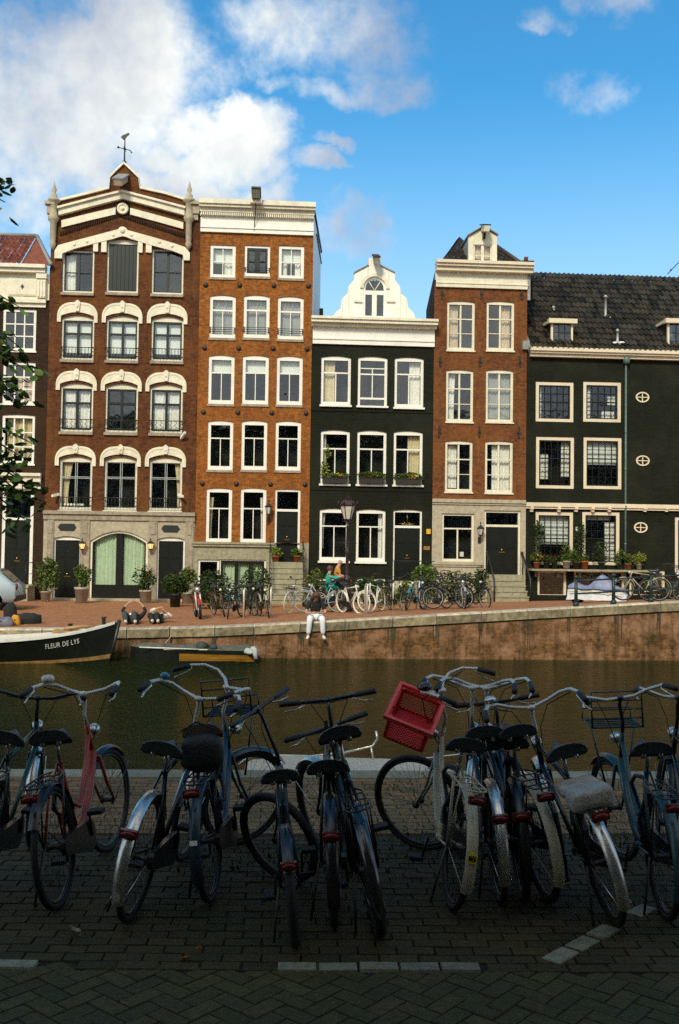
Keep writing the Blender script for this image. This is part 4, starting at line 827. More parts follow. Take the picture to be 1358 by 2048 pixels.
ga = mth('ADD', ga, mth('MULTIPLY', mth('SUBTRACT', ws.outputs[0], .5), .16)); gb = mth('ADD', gb, mth('MULTIPLY', mth('SUBTRACT', ws.outputs[1], .5), .12))
nz = nd(t, 'ShaderNodeTexNoise', i_Scale=6.5, i_Detail=11.0, i_Roughness=.62); L(nrm.outputs[0], nz.inputs['Vector'])
nz2 = nd(t, 'ShaderNodeTexNoise', i_Scale=2.2, i_Detail=4.0); L(nrm.outputs[0], nz2.inputs['Vector'])
acc = None
for (u, v, ru, rv, k) in CL:
    d = ray(u, v); a, b = d.x/d.y, d.z/d.y
    x = mth('MULTIPLY', mth('SUBTRACT', ga, a), FPX/ru); y = mth('MULTIPLY', mth('SUBTRACT', gb, b), FPX/rv)
    q = mth('SUBTRACT', 1.0, mth('ADD', mth('MULTIPLY', x, x), mth('MULTIPLY', y, y)), True)
    q = mth('MULTIPLY', q, k); acc = q if acc is None else mth('MAXIMUM', acc, q)
behind = mth('MULTIPLY', mth('LESS_THAN', sep.outputs[1], .04), .95); acc = mth('MAXIMUM', acc, behind)  # unseen cloud cover added behind the viewer to whiten the ambient light
dens = mth('ADD', acc, mth('MULTIPLY', mth('SUBTRACT', nz.outputs['Fac'], .5), 3.6))
mr = nd(t, 'ShaderNodeMapRange', interpolation_type='SMOOTHSTEP'); L(dens, mr.inputs[0]); mr.inputs[1].default_value = .08; mr.inputs[2].default_value = 1.0
gate = nd(t, 'ShaderNodeMapRange'); L(acc, gate.inputs[0]); gate.inputs[1].default_value = .0; gate.inputs[2].default_value = .22
cm = mth('MULTIPLY', mr.outputs[0], gate.outputs[0]); cm = mth('MULTIPLY', cm, .90)
nz3 = nd(t, 'ShaderNodeTexNoise', i_Scale=3.4, i_Detail=6.0, i_Roughness=.6); mp = nd(t, 'ShaderNodeMapping'); mp.inputs['Location'].default_value = (3.1, 1.7, .08); L(nrm.outputs[0], mp.inputs[0]); L(mp.outputs[0], nz3.inputs['Vector'])
shade = nd(t, 'ShaderNodeMapRange'); L(nz3.outputs['Fac'], shade.inputs[0]); shade.inputs[1].default_value = .40; shade.inputs[2].default_value = .60
cc = nd(t, 'ShaderNodeMix', data_type='RGBA'); L(shade.outputs[0], cc.inputs[0]); cc.inputs[6].default_value = (2.75, 2.95, 3.55, 1); cc.inputs[7].default_value = (6.6, 6.6, 6.1, 1)
hz_ = nd(t, 'ShaderNodeMapRange', interpolation_type='SMOOTHSTEP'); L(sep.outputs[2], hz_.inputs[0]); hz_.inputs[1].default_value = .10; hz_.inputs[2].default_value = .44; hz_.inputs[3].default_value = .82; hz_.inputs[4].default_value = 0
hm = nd(t, 'ShaderNodeMix', data_type='RGBA'); L(hz_.outputs[0], hm.inputs[0]); L(tint.outputs[0], hm.inputs[6]); hm.inputs[7].default_value = (3.6, 4.75, 5.7, 1)
mixc = nd(t, 'ShaderNodeMix', data_type='RGBA'); L(cm, mixc.inputs[0]); L(hm.outputs[2], mixc.inputs[6]); L(cc.outputs[2], mixc.inputs[7])
L(mixc.outputs[2], bg.inputs['Color']); bg.inputs['Strength'].default_value = .152
sd = bpy.data.lights.new('sun', 'SUN'); sd.energy = 2.75; sd.angle = R_(10); sd.color = (1.0, .90, .70)
sun = bpy.data.objects.new('sun', sd); COL.objects.link(sun)
sdir = Vector((math.sin(SUN_AZ)*math.cos(SUN_EL), math.cos(SUN_AZ)*math.cos(SUN_EL), math.sin(SUN_EL)))
sun.rotation_euler = sdir.to_track_quat('Z', 'Y').to_euler()
SC.view_settings.view_transform = 'Standard'; SC.view_settings.look = 'None'; SC.view_settings.exposure = 0.18; SC.view_settings.gamma = 1
# ================================================================== far street, quay, water
PAVE = brick_mat('far_street_brick', (.40, .165, .075), (.28, .12, .055), (.25, .15, .08), rh=.12, bw=.24, patch=(.34, .19, .10), patchamt=.5, grain=.5, patch_scale=.9)
def flatmap(mt):   # brick pattern laid on the ground plane
    t = mt.node_tree
    for n in t.nodes:
        if n.type == 'COMBXYZ':
            sp = [q for q in t.nodes if q.type == 'SEPXYZ'][0]
            for l in list(n.inputs[0].links)+list(n.inputs[1].links): t.links.remove(l)
            t.links.new(sp.outputs[0], n.inputs[0]); t.links.new(sp.outputs[1], n.inputs[1])
flatmap(PAVE)
m = M(); xs = [-60, -30, -18]+[-14+.75*k for k in range(44)]+[24, 40, 70]; ys = [YQ+.42, YQ+1, 29, 31, 33.5, 36, 38.5, 40, YF+.2, YF+12]
for y in ys:
    for x in xs: m.v.append((x, y, gz(x, y)))
n = len(xs)
for j in range(len(ys)-1):
    for i in range(n-1): m.f.append((j*n+i, j*n+i+1, (j+1)*n+i+1, (j+1)*n+i)); m.sm.append(False)
tag(m.build('street', PAVE), kind='structure')
m = M(); m.add([(-900, YF+11, -.3), (900, YF+11, -.3), (900, 1500, -.3), (-900, 1500, -.3)], [(0, 1, 2, 3)]); tag(m.build('ground', mat('distant_ground', (.08, .08, .06), .9)), kind='structure')
m = M(); bx = [onY(u, 1250, YQ).x for u in (-560, -470, -380, -290, -195, -100, -8, 85, 178, 254, 340, 430, 508, 600, 690, 785, 872, 962, 1055, 1140, 1235, 1320, 1410, 1500, 1590, 1700)]
m = M(); mf = M()
for a, b in zip(bx, bx[1:]):
    a += .012; b -= .012; za, zb_ = gz(a, YQ), gz(b, YQ); zt = .25
    vs = [(a, YQ-.06, za-zt), (b, YQ-.06, zb_-zt), (b, YQ+.42, zb_-zt), (a, YQ+.42, za-zt), (a, YQ-.03, za+.012), (b, YQ-.03, zb_+.012), (b, YQ+.42, zb_+.012), (a, YQ+.42, za+.012), (a, YQ-.06, za-.03), (b, YQ-.06, zb_-.03)]
    mf.add([Vector(v)+Vector((0, -.004, 0)) for v in (vs[0], vs[1], vs[9], vs[8])], [(0, 1, 2, 3)]); m.add(vs, [(0, 1, 9, 8), (8, 9, 5, 4), (4, 5, 6, 7), (1, 2, 6, 5, 9), (3, 0, 8, 4, 7), (0, 3, 2, 1)])
CAP = mat('quay_capstone', (.50, .42, .31), .85, var=.5, scale=7, bump=.4, dirt=.75, island=.22)
ko = tag(m.build('kerb', CAP), kind='structure'); mf.build('kerb_face', mat('darker_front_stone', (.27, .22, .13), .85, var=.6, scale=6, bump=.3, dirt=.9, island=.25), ko)  # capstone fronts given a darker colour than their tops
m = M(); xq = [-60]+bx+[60]
for a, b in zip(xq, xq[1:]): m.add([(a, YQ, WZ-2), (b, YQ, WZ-2), (b, YQ, gz(b, YQ)-.06), (a, YQ, gz(a, YQ)-.06)], [(0, 1, 2, 3)])
tag(m.build('quay_wall', QWALL), 'far canal quay wall of worn red brick with dark drip stains under each coping joint', 'wall')
MOSS = mat('wet_moss_stain', (.050, .040, .018), .7, var=.6, scale=9)
QW = bpy.data.objects['quay_wall']
m = M(); rnd = random.Random(3)
for b in bx[1:-1]:
    for _ in range(rnd.randint(3, 6)):
        z1 = gz(b, YQ)-.26; w_ = rnd.uniform(.010, .035); zl = z1-(z1-WZ)*rnd.uniform(.25, .95); n = 9; o = []; i_ = []; xc = b+rnd.gauss(0, .05); yy = rnd.uniform(.002, .010)
        for k in range(n+1): t_ = k/n; z = z1+(zl-z1)*t_; xc += rnd.uniform(-.008, .008); ww = w_*(1-t_*.8)*(.6+.8*rnd.random()); o.append((xc-ww, z)); i_.append((xc+ww, z))
        m.strip(o, i_, YQ-yy, YQ-.001)
m.build('drip_stain', MOSS, QW)
def water_mat():
    m, t, b = base_mat('canal_water'); L = t.links.new
    b.inputs['Base Color'].default_value = (.014, .022, .0050, 1); b.inputs['Roughness'].default_value = .07; b.inputs['IOR'].default_value = 1.17; b.inputs['Specular Tint'].default_value = (.15, .44, .13, 1); b.inputs['Specular IOR Level'].default_value = .3
    tc = nd(t, 'ShaderNodeTexCoord'); mp = nd(t, 'ShaderNodeMapping'); mp.inputs['Scale'].default_value = (1, 1.5, 1); L(tc.outputs['Object'], mp.inputs[0])
    n1 = nd(t, 'ShaderNodeTexNoise', i_Scale=2.4, i_Detail=6.0, i_Roughness=.62, i_Distortion=.6); L(mp.outputs[0], n1.inputs['Vector'])
    n2 = nd(t, 'ShaderNodeTexNoise', i_Scale=9.0, i_Detail=4.0, i_Roughness=.6); L(mp.outputs[0], n2.inputs['Vector'])
    ad = nd(t, 'ShaderNodeMath', operation='MULTIPLY_ADD'); L(n2.outputs['Fac'], ad.inputs[0]); ad.inputs[1].default_value = .35; L(n1.outputs['Fac'], ad.inputs[2])
    bn = nd(t, 'ShaderNodeBump'); bn.inputs['Strength'].default_value = 1; bn.inputs['Distance'].default_value = .42; L(ad.outputs[0], bn.inputs['Height']); L(bn.outputs[0], b.inputs['Normal'])
    return m
m = M(); m.add([(-150, 9.6, WZ), (150, 9.6, WZ), (150, YQ+.05, WZ), (-150, YQ+.05, WZ)], [(0, 1, 2, 3)]); tag(m.build('water', water_mat()), kind='structure')
# ================================================================== near quay
NA, NB = onZ(150, 1541, 0), onZ(1260, 1545, 0); NS = (NB.y-NA.y)/(NB.x-NA.x)
def ne(x): return NA.y+(x-NA.x)*NS       # water-side edge of the near quay
NX = Vector((1, NS, 0)).normalized(); NYV = Vector((-NX.y, NX.x, 0))
LA, LB = onZ(555, 1932, 0), onZ(965, 1934.5, 0); LS = (LB.y-LA.y)/(LB.x-LA.x)
def ly(x): return LA.y+(x-LA.x)*LS
def paver_mat(name, cols, moss=.5, mossc=(.018, .026, .006), island=.35, rough=.8):
    m, t, b = base_mat(name); L = t.links.new
    g = nd(t, 'ShaderNodeNewGeometry'); r = nd(t, 'ShaderNodeValToRGB'); L(g.outputs['Random Per Island'], r.inputs[0])
    while len(r.color_ramp.elements) < len(cols): r.color_ramp.elements.new(.5)
    for i, c in enumerate(cols): r.color_ramp.elements[i].position = i/(len(cols)-1); r.color_ramp.elements[i].color = c4(c)
    tc = nd(t, 'ShaderNodeTexCoord'); n = nd(t, 'ShaderNodeTexNoise', i_Scale=30.0, i_Detail=6.0, i_Roughness=.75); L(tc.outputs['Object'], n.inputs['Vector'])
    mr = nd(t, 'ShaderNodeMapRange'); L(n.outputs['Fac'], mr.inputs[0]); mr.inputs[1].default_value = .3; mr.inputs[2].default_value = .7; mr.inputs[3].default_value = .55; mr.inputs[4].default_value = 1.45
    sc = nd(t, 'ShaderNodeVectorMath', operation='SCALE'); L(r.outputs[0], sc.inputs[0]); L(mr.outputs[0], sc.inputs['Scale'])
    n2 = nd(t, 'ShaderNodeTexNoise', i_Scale=1.1, i_Detail=8.0, i_Roughness=.75); L(tc.outputs['Object'], n2.inputs['Vector'])
    m2 = nd(t, 'ShaderNodeMapRange'); L(n2.outputs['Fac'], m2.inputs[0]); m2.inputs[1].default_value = .47; m2.inputs[2].default_value = .66; m2.inputs[4].default_value = moss
    mx = nd(t, 'ShaderNodeMix', data_type='RGBA'); L(m2.outputs[0], mx.inputs[0]); L(sc.outputs[0], mx.inputs[6]); mx.inputs[7].default_value = c4(mossc)
    L(mx.outputs[2], b.inputs['Base Color']); b.inputs['Roughness'].default_value = rough; b.inputs['Specular IOR Level'].default_value = .3
    bn = nd(t, 'ShaderNodeBump'); bn.inputs['Strength'].default_value = .5; bn.inputs['Distance'].default_value = .004; L(n.outputs['Fac'], bn.inputs['Height']); L(bn.outputs[0], b.inputs['Normal'])
    return m
PV_HB = paver_mat('dark_clinker', [(.066, .056, .013), (.050, .044, .011), (.080, .066, .016), (.057, .049, .012)], .5, (.02, .03, .004))
PV_BAY = paver_mat('bay_clinker', [(.050, .037, .009), (.036, .030, .007), (.064, .045, .011), (.044, .035, .009)], .7, (.016, .026, .004))  # bay bricks darkened in colour for the low light among the bicycles
PV_Q = paver_mat('quay_clinker', [(.23, .12, .048), (.14, .090, .038), (.26, .13, .052), (.17, .115, .052)], .6, (.035, .05, .010))
JOINT = mat('joint_sand', (.012, .012, .006), .95, var=.5, scale=8)
m = M(); m.add([(-60, -30, -.012), (60, -30, -.012), (60, ne(60)-.4, -.012), (-60, ne(-60)-.4, -.012)], [(0, 1, 2, 3)]); m.add([(-60, ne(-60), -.02), (60, ne(60), -.02), (60, ne(60), -3), (-60, ne(-60), -3)], [(0, 1, 2, 3)])
tag(m.build('near_ground', JOINT), kind='structure')
rb = random.Random(11)
def brick(m, c, ang, L_=.207, W_=.101, h=.0):
    ca, sa = math.cos(ang), math.sin(ang); b = .004; hz = h+rb.uniform(-.003, .003); tx, ty = rb.uniform(-.012, .012), rb.uniform(-.012, .012); ang2 = rb.uniform(-.012, .012); ca, sa = math.cos(ang+ang2), math.sin(ang+ang2)
    vs = []
    for (l, w_, z) in ((L_/2, W_/2, -.02), (L_/2-b, W_/2-b, 0)):
        for sx, sy in ((-1, -1), (1, -1), (1, 1), (-1, 1)):
            x, y = sx*l, sy*w_; vs.append((c[0]+x*ca-y*sa, c[1]+x*sa+y*ca, z+hz+(x*tx+y*ty if z == 0 else 0)))
    m.add(vs, [(4, 5, 6, 7), (0, 1, 5, 4), (1, 2, 6, 5), (2, 3, 7, 6), (3, 0, 4, 7)])
# herringbone carriageway
m = M(); U = .105; 
def under(x, y): return y < ly(x)+.01 and y > .6 and abs(x) < 4.6
th = R_(45+1)
cells = []
for k in range(-90, 91):
    for l in range(-30, 31):
        x = k+4*l; y = k
        cells.append((x+1.0, y+.5, 0.0)); cells.append((x+3.5, y+1.0, 90.0))
ct, st = math.cos(th), math.sin(th)
for (x, y, an) in cells:
    X = (x*ct-y*st)*U+.3; Y = (x*st+y*ct)*U+3.0
    if under(X, Y): brick(m, (X, Y), th+R_(an), h=-.006)
tag(m.build('road', PV_HB), kind='structure')
# bay: courses parallel to the canal
m = M(); nrow = int((ne(0)-.9-ly(0))/.108)
for r in range(nrow+3):
    f = (r+.5)/nrow; 
    x = -5.2+(.105 if r % 2 else 0)
    while x < 5.6:
        y0 = ly(x)+.106*(r+1)
        if y0 < ne(x)-2.25: brick(m, (x, y0), math.atan(LS))
        x += .212
tag(m.build('parking_bay', PV_BAY), kind='structure')
m = M()
for r in range(24):
    x = -6.5+(.105 if r % 2 else 0)
    while x < 7:
        y0 = ne(x)-.33-.108*(r+.5)
        if r < 17: brick(m, (x, y0), math.atan(NS))
        x += .212
tag(m.build('quayside_path', PV_Q), kind='structure')
m = M(); x = -9
while x < 9:
    L_ = rb.uniform(.9, 1.25); a, b = x, x+L_-.015; ya, yb_ = ne(a), ne(b); q = .32
    m.add([(a, ya-q, .012), (b, yb_-q, .012), (b, yb_, .012), (a, ya, .012), (a, ya-q, -.05), (b, yb_-q, -.05), (b, yb_+.02, -.35), (a, ya+.02, -.35)], [(0, 1, 2, 3), (4, 5, 1, 0), (5, 6, 2, 1), (6, 7, 3, 2), (7, 4, 0, 3)]); x += L_
tag(m.build('near_kerb', mat('near_capstone', (.25, .22, .14), .8, var=.25, scale=6, bump=.3, dirt=.35, island=.2)), kind='structure')
# white marking bricks
WMARK = mat('worn_white_marking', (.22, .21, .13), .7, var=.35, scale=22, dirt=.5, island=.25)
m = M()
for seg in ((-90, 128), (556, 972)):
    xa, xb = onZ(seg[0], 1930, 0).x, onZ(seg[1], 1932, 0).x; x = xa+.1
    while x+.08 < xb: brick(m, (x, ly(x)), math.atan(LS), .208, .10, .004); x += .2165
xx = -5.0
pa, pb = onZ(1098, 1925, 0), onZ(1300, 1812, 0); dv = (pb-pa); n = int(dv.length/.216); an = math.atan2(dv.y, dv.x)
for k in range(n):
    if k == 3: continue
    p = pa+dv*((k+.5)/n); brick(m, (p.x, p.y), an, .208, .115, .008)
tag(m.build('road_marking', WMARK), kind='structure')
m = M(); x = -5.2
while x < 5.6:
    xa, xb = onZ(128, 1930, 0).x, onZ(556, 1932, 0).x; xc = onZ(972, 1932, 0).x
    if (xa < x < xb) or x > xc+.08: brick(m, (x, ly(x)), math.atan(LS), .208, .10, 0)
    x += .2165
tag(m.build('border_course', PV_BAY), kind='structure')
# fallen leaves
LEAFM = mat('fallen_yellow_leaf', (.30, .17, .03), .7, var=.3, scale=30); LEAFB = mat('fallen_pale_leaf', (.30, .24, .14), .7, var=.4, scale=30)
for (u, v, s_, mt, lb) in ((150, 1868, .055, LEAFB, 'curled pale brown leaf lying on the dark paving at the left'), (397, 1901, .028, LEAFM, 'small yellow leaf on the paving, farther of a close pair'), (371, 1921, .026, LEAFM, 'small yellow leaf on the paving, nearer of a close pair'), (278, 1873, .02, LEAFM, 'tiny brownish leaf right of the curled pale leaf')):
    p = onZ(u, v, .012); m = M(); n = 8; pts = []
    for k in range(n+1): t_ = k/n; wv = s_*.45*math.sin(t_*math.pi)**.8*(1+.3*math.sin(k*2.1)); pts.append((t_*2*s_-s_, wv))
    vs = [(a, b, .012+.3*s_*abs(a/s_)**2+.2*s_) for a, b in pts]+[(a, 0, .004) for a, b in pts]+[(a, -b, .012+.3*s_) for a, b in pts]
    m.add(vs, [(i, i+1, i+n+2, i+n+1) for i in range(n)]+[(i+n+1, i+n+2, i+2*n+3, i+2*n+2) for i in range(n)])
    ll = m.build('fallen_leaf', mt); ll.location = p; ll.rotation_euler = (0, 0, u); tag(ll, lb, 'leaf', 'leaves fallen on the paving')
# weeds between the bricks
GRASS = mat('weed_green', (.035, .065, .012), .8, var=.5, scale=5, island=.5)
m = M(); 
for (u, v, r, n) in ((560, 1730, .22, 160), (500, 1700, .25, 90), (810, 1675, .3, 160), (960, 1690, .3, 120), (880, 1550, .25, 60), (790, 1580, .25, 70), (1150, 1690, .35, 120), (650, 1700, .2, 60), (960, 1560, .2, 40), (720, 1720, .3, 80), (1320, 1690, .3, 100), (330, 1720, .3, 80)):
    c = onZ(u, v, 0)
    for k in range(n):
        x, y = c.x+rb.gauss(0, r), c.y+rb.gauss(0, r*.7); hh = rb.uniform(.01, .045); a = rb.uniform(0, 6.28); wv = rb.uniform(.004, .012); dx, dy = math.cos(a)*wv, math.sin(a)*wv
        m.add([(x-dx, y-dy, 0), (x+dx, y+dy, 0), (x+dy*2, y+dx*2, hh)], [(0, 1, 2)])
tag(m.build('weeds', GRASS), 'weeds and moss sprouting between the near paving bricks', 'weeds', kind='stuff')
# ================================================================== unseen houses and elms added to shade the near quay, mirrored in windows
def back_house(i, x0, x1, hgt, mt):
    t_ = Thing('canal_house', 'unseen brick house added behind the viewer to shade the near quay', 'house', ((x0+x1)/2, -9, 0), 'unseen houses added behind the viewer')
    m = M(); m.box(x0, x1, -16, -9, 0, hgt); t_.part('wall', m, mt)
    m = M(); m.box(x0-.05, x1+.05, -9.5, -8.95, hgt-.8, hgt+.25); t_.part('cornice', m, WHITE)
    for k in range(3):
        for j in range(int(hgt//3.2)):
            m = M(); cx_ = x0+(x1-x0)*(k+.5)/3; z = 1+j*3.1; m.box(cx_-.6, cx_+.6, -9.0, -8.93, z, z+1.9); f = t_.part('window', m, WHITE2)
            m = M(); m.box(cx_-.5, cx_+.5, -8.95, -8.92, z+.1, z+1.8); t_.part('pane', m, MATS['dark_pane'], f)
x = -34
for i in range(10):
    w_ = 6.4+(i % 3)*.6; back_house(i, x, x+w_-.05, (14.6, 15.2, 14.2, 15.0)[i % 4], (BRK1, BRKB, BRK4, BRKD)[i % 4]); x += w_
LEAVES = mat('elm_leaf', (.09, .16, .02), .5, var=.5, scale=3, island=.5, spec=.3)
BARK = mat('bark', (.05, .04, .028), .9, var=.4, scale=12, bump=.6)
def leaf(m, c, s_, rnd, droop=.3):
    a = rnd.uniform(0, 6.283); d = Vector((math.cos(a), math.sin(a), rnd.uniform(-.9, .3)-droop)).normalized(); w_ = d.cross(Vector((rnd.uniform(-1, 1), rnd.uniform(-1, 1), 1))).normalized()*s_*.30; n = d.cross(w_).normalized()*s_*.06
    p0 = c; p1 = c+d*s_*.35; p2 = c+d*s_*.75; p3 = c+d*s_
    m.add([p0, p1+w_, p1-w_, p2+w_*.75-n, p2-w_*.75-n, p3-n*2, p1+n, p2], [(0, 6, 1), (0, 2, 6), (1, 6, 7, 3), (6, 2, 4, 7), (3, 7, 5), (7, 4, 5)])
def tree(x, y, h0, crown, nleaf, lsz, label, seed):
    rnd = random.Random(seed); t_ = Thing('elm_tree', label, 'tree', (x, y, 0), 'elms along the near canal side'); m = M()
    pts = [(x, y, -.05), (x+.05, y, h0*.3), (x-.04, y+.05, h0*.7), (x+.1, y, h0)]; m.tube(pts, [.26, .21, .18, .15], 9)
    tips = []
    for k in range(9):
        c = crown[k % len(crown)]; tgt = Vector(c[:3])+Vector([rnd.uniform(-.5, .5)*c[3+i] for i in range(3)]); b = Vector((x+.1, y, h0*(.7+.3*rnd.random())))
        mid = b.lerp(tgt, .5)+Vector((0, 0, .4)); m.tube([b, mid, tgt], [.09, .05, .02], 5); tips.append(tgt)
    t_.part('trunk', m, BARK); m = M()
    for c in crown:
        cl = [Vector(c[:3])+Vector([rnd.uniform(-.8, .8)*c[3+i] for i in range(3)]) for _ in range(14)]
        for k in range(int(nleaf/len(crown))):
            q = cl[rnd.randrange(14)]; p = q+Vector([rnd.gauss(0, .28)*c[3+i] for i in range(3)]); leaf(m, p, lsz*rnd.uniform(.7, 1.3), rnd)
    t_.part('crown', m, LEAVES); return t_
tree(-3.2, 1.2, 6, [(-3, 0, 8.6, 3.2, 3.0, 1.8), (-5, -3, 10, 3, 3, 2), (-1, -3, 9, 3, 2.5, 2)], 3600, .30, 'unseen elm added above the viewer to shade the near paving', 4)
tree(5.2, .6, 6, [(4, 0, 8.6, 3.4, 2.8, 1.8), (6.5, -2.5, 10, 3, 3, 2), (2, -3, 9.5, 3, 2.5, 2)], 3600, .30, 'second unseen elm added to shade the near paving, farther along the canal', 5)
# the elm at the left whose twigs reach into the picture
t_ = Thing('elm_tree', 'elm at the near water edge with leafy twigs hanging in from the left', 'tree', (-5.6, 8.6, 0), 'elms along the near canal side')
rl_ = random.Random(21); m = M(); YT = 8.6
m.tube([(-5.6, 8.6, -.05), (-5.55, 8.6, 2.2), (-5.7, 8.7, 4.6), (-5.5, 8.6, 6.5)], [.24, .20, .17, .12], 9); lm = M()
for k in range(14):
    a = rl_.uniform(0, 6.28); e = Vector((-6.6+1.5*math.cos(a), 8.2+2.0*math.sin(a), rl_.uniform(3.0, 8.5))); m.tube([(-5.6, 8.6, e.z-1), Vector((-5.6, 8.6, e.z-.6)).lerp(e, .5), e], [.05, .03, .012], 5)
    for q in range(150): p = e+Vector((rl_.gauss(0, .6), rl_.gauss(0, .7), rl_.gauss(0, .4))); (leaf(lm, p, rl_.uniform(.07, .12), rl_) if proj(p)[0] < 0 else None)
SPR = [(-60, 640, 45, 700), (-60, 700, 62, 745), (-50, 760, 58, 790), (-60, 700, 30, 800), (-60, 850, 70, 890), (-60, 880, 62, 925), (-50, 900, 40, 960), (-60, 930, 85, 985), (-60, 960, 84, 1010), (-50, 980, 50, 1040), (-60, 1000, 25, 1055), (-50, 590, 40, 615), (-60, 340, 22, 372), (-60, 390, 10, 405), (-60, 700, 66, 735), (-60, 940, 60, 1000)]
for (ua, va, ub, vb) in SPR:
    Y_ = YT+rl_.uniform(-.5, .5); A, B = onY(ua, va, Y_), onY(ub, vb, Y_+rl_.uniform(-.2, .2)); mid = A.lerp(B, .5)+Vector((0, 0, .06)); m.tube([Vector((-5.62, 8.6, A.z+.3)), A, mid, B], [.03, .014, .008, .003], 5)
    nn = 13 if va < 620 and va > 500 or va < 420 else 19
    for k in range(nn):
        tt = rl_.uniform(.25, 1.0)**.8; p = A.lerp(mid, tt*2) if tt < .5 else mid.lerp(B, tt*2-1)
        p = p+Vector((rl_.gauss(0, .035), rl_.gauss(0, .06), rl_.gauss(0, .05))); leaf(lm, p, rl_.uniform(.075, .13), rl_, .25)
t_.part('trunk', m, BARK); t_.part('crown', lm, LEAVES)
# ================================================================== bicycles
RUB = mat('black_rubber', (.012, .012, .011), .75, var=.3, scale=30); CHR = mat('worn_chrome', (.66, .63, .56), .3, .85, var=.3, scale=14)
ALU = mat('alloy', (.66, .63, .56), .42, .3, var=.06, scale=4); SRIM = mat('dull_silver_rim', (.30, .29, .25), .5, .2); DRIM = mat('dull_rim', (.055, .052, .042), .45, .5, var=.5, scale=10); SEATM = mat('black_saddle', (.020, .024, .024), .42, var=.3, scale=20)
REDL = mat('red_reflector', (.13, .010, .006), .3, var=.2); STEELD = mat('black_enamel', (.012, .013, .013), .28, var=.3, scale=9, spec=.6)
WRUB = mat('cream_rubber', (.72, .66, .52), .7, var=.1); GRIPM = mat('black_grip', (.018, .020, .019), .6, var=.3)
def paint(name, c, r=.3, **k): return mat(name, c, r, spec=.5, **({'var': .3, 'scale': 12, 'dirt': .3} | k))
P_RED = paint('red_enamel', (.36, .048, .006)); P_TEAL = paint('teal_enamel', (.03, .085, .088)); P_NAVY = paint('dark_blue_enamel', (.015, .045, .065)); P_CREAM = paint('aged_white_enamel', (.46, .40, .27), var=.12, scale=4, dirt=.4); P_GREEN = paint('green_enamel', (.015, .05, .034)); P_BLUE = paint('blue_enamel', (.05, .20, .33)); P_WHT = paint('white_enamel', (.75, .71, .62)); P_SILV = paint('silver_enamel', (.40, .42, .42), .35); P_BRN = paint('brown_enamel', (.12, .06, .03))
WR = .345; WB = 1.10
HT = Vector((.835, 0, .90)); HB = Vector((.905, 0, .70)); FA = Vector((WB, 0, WR))
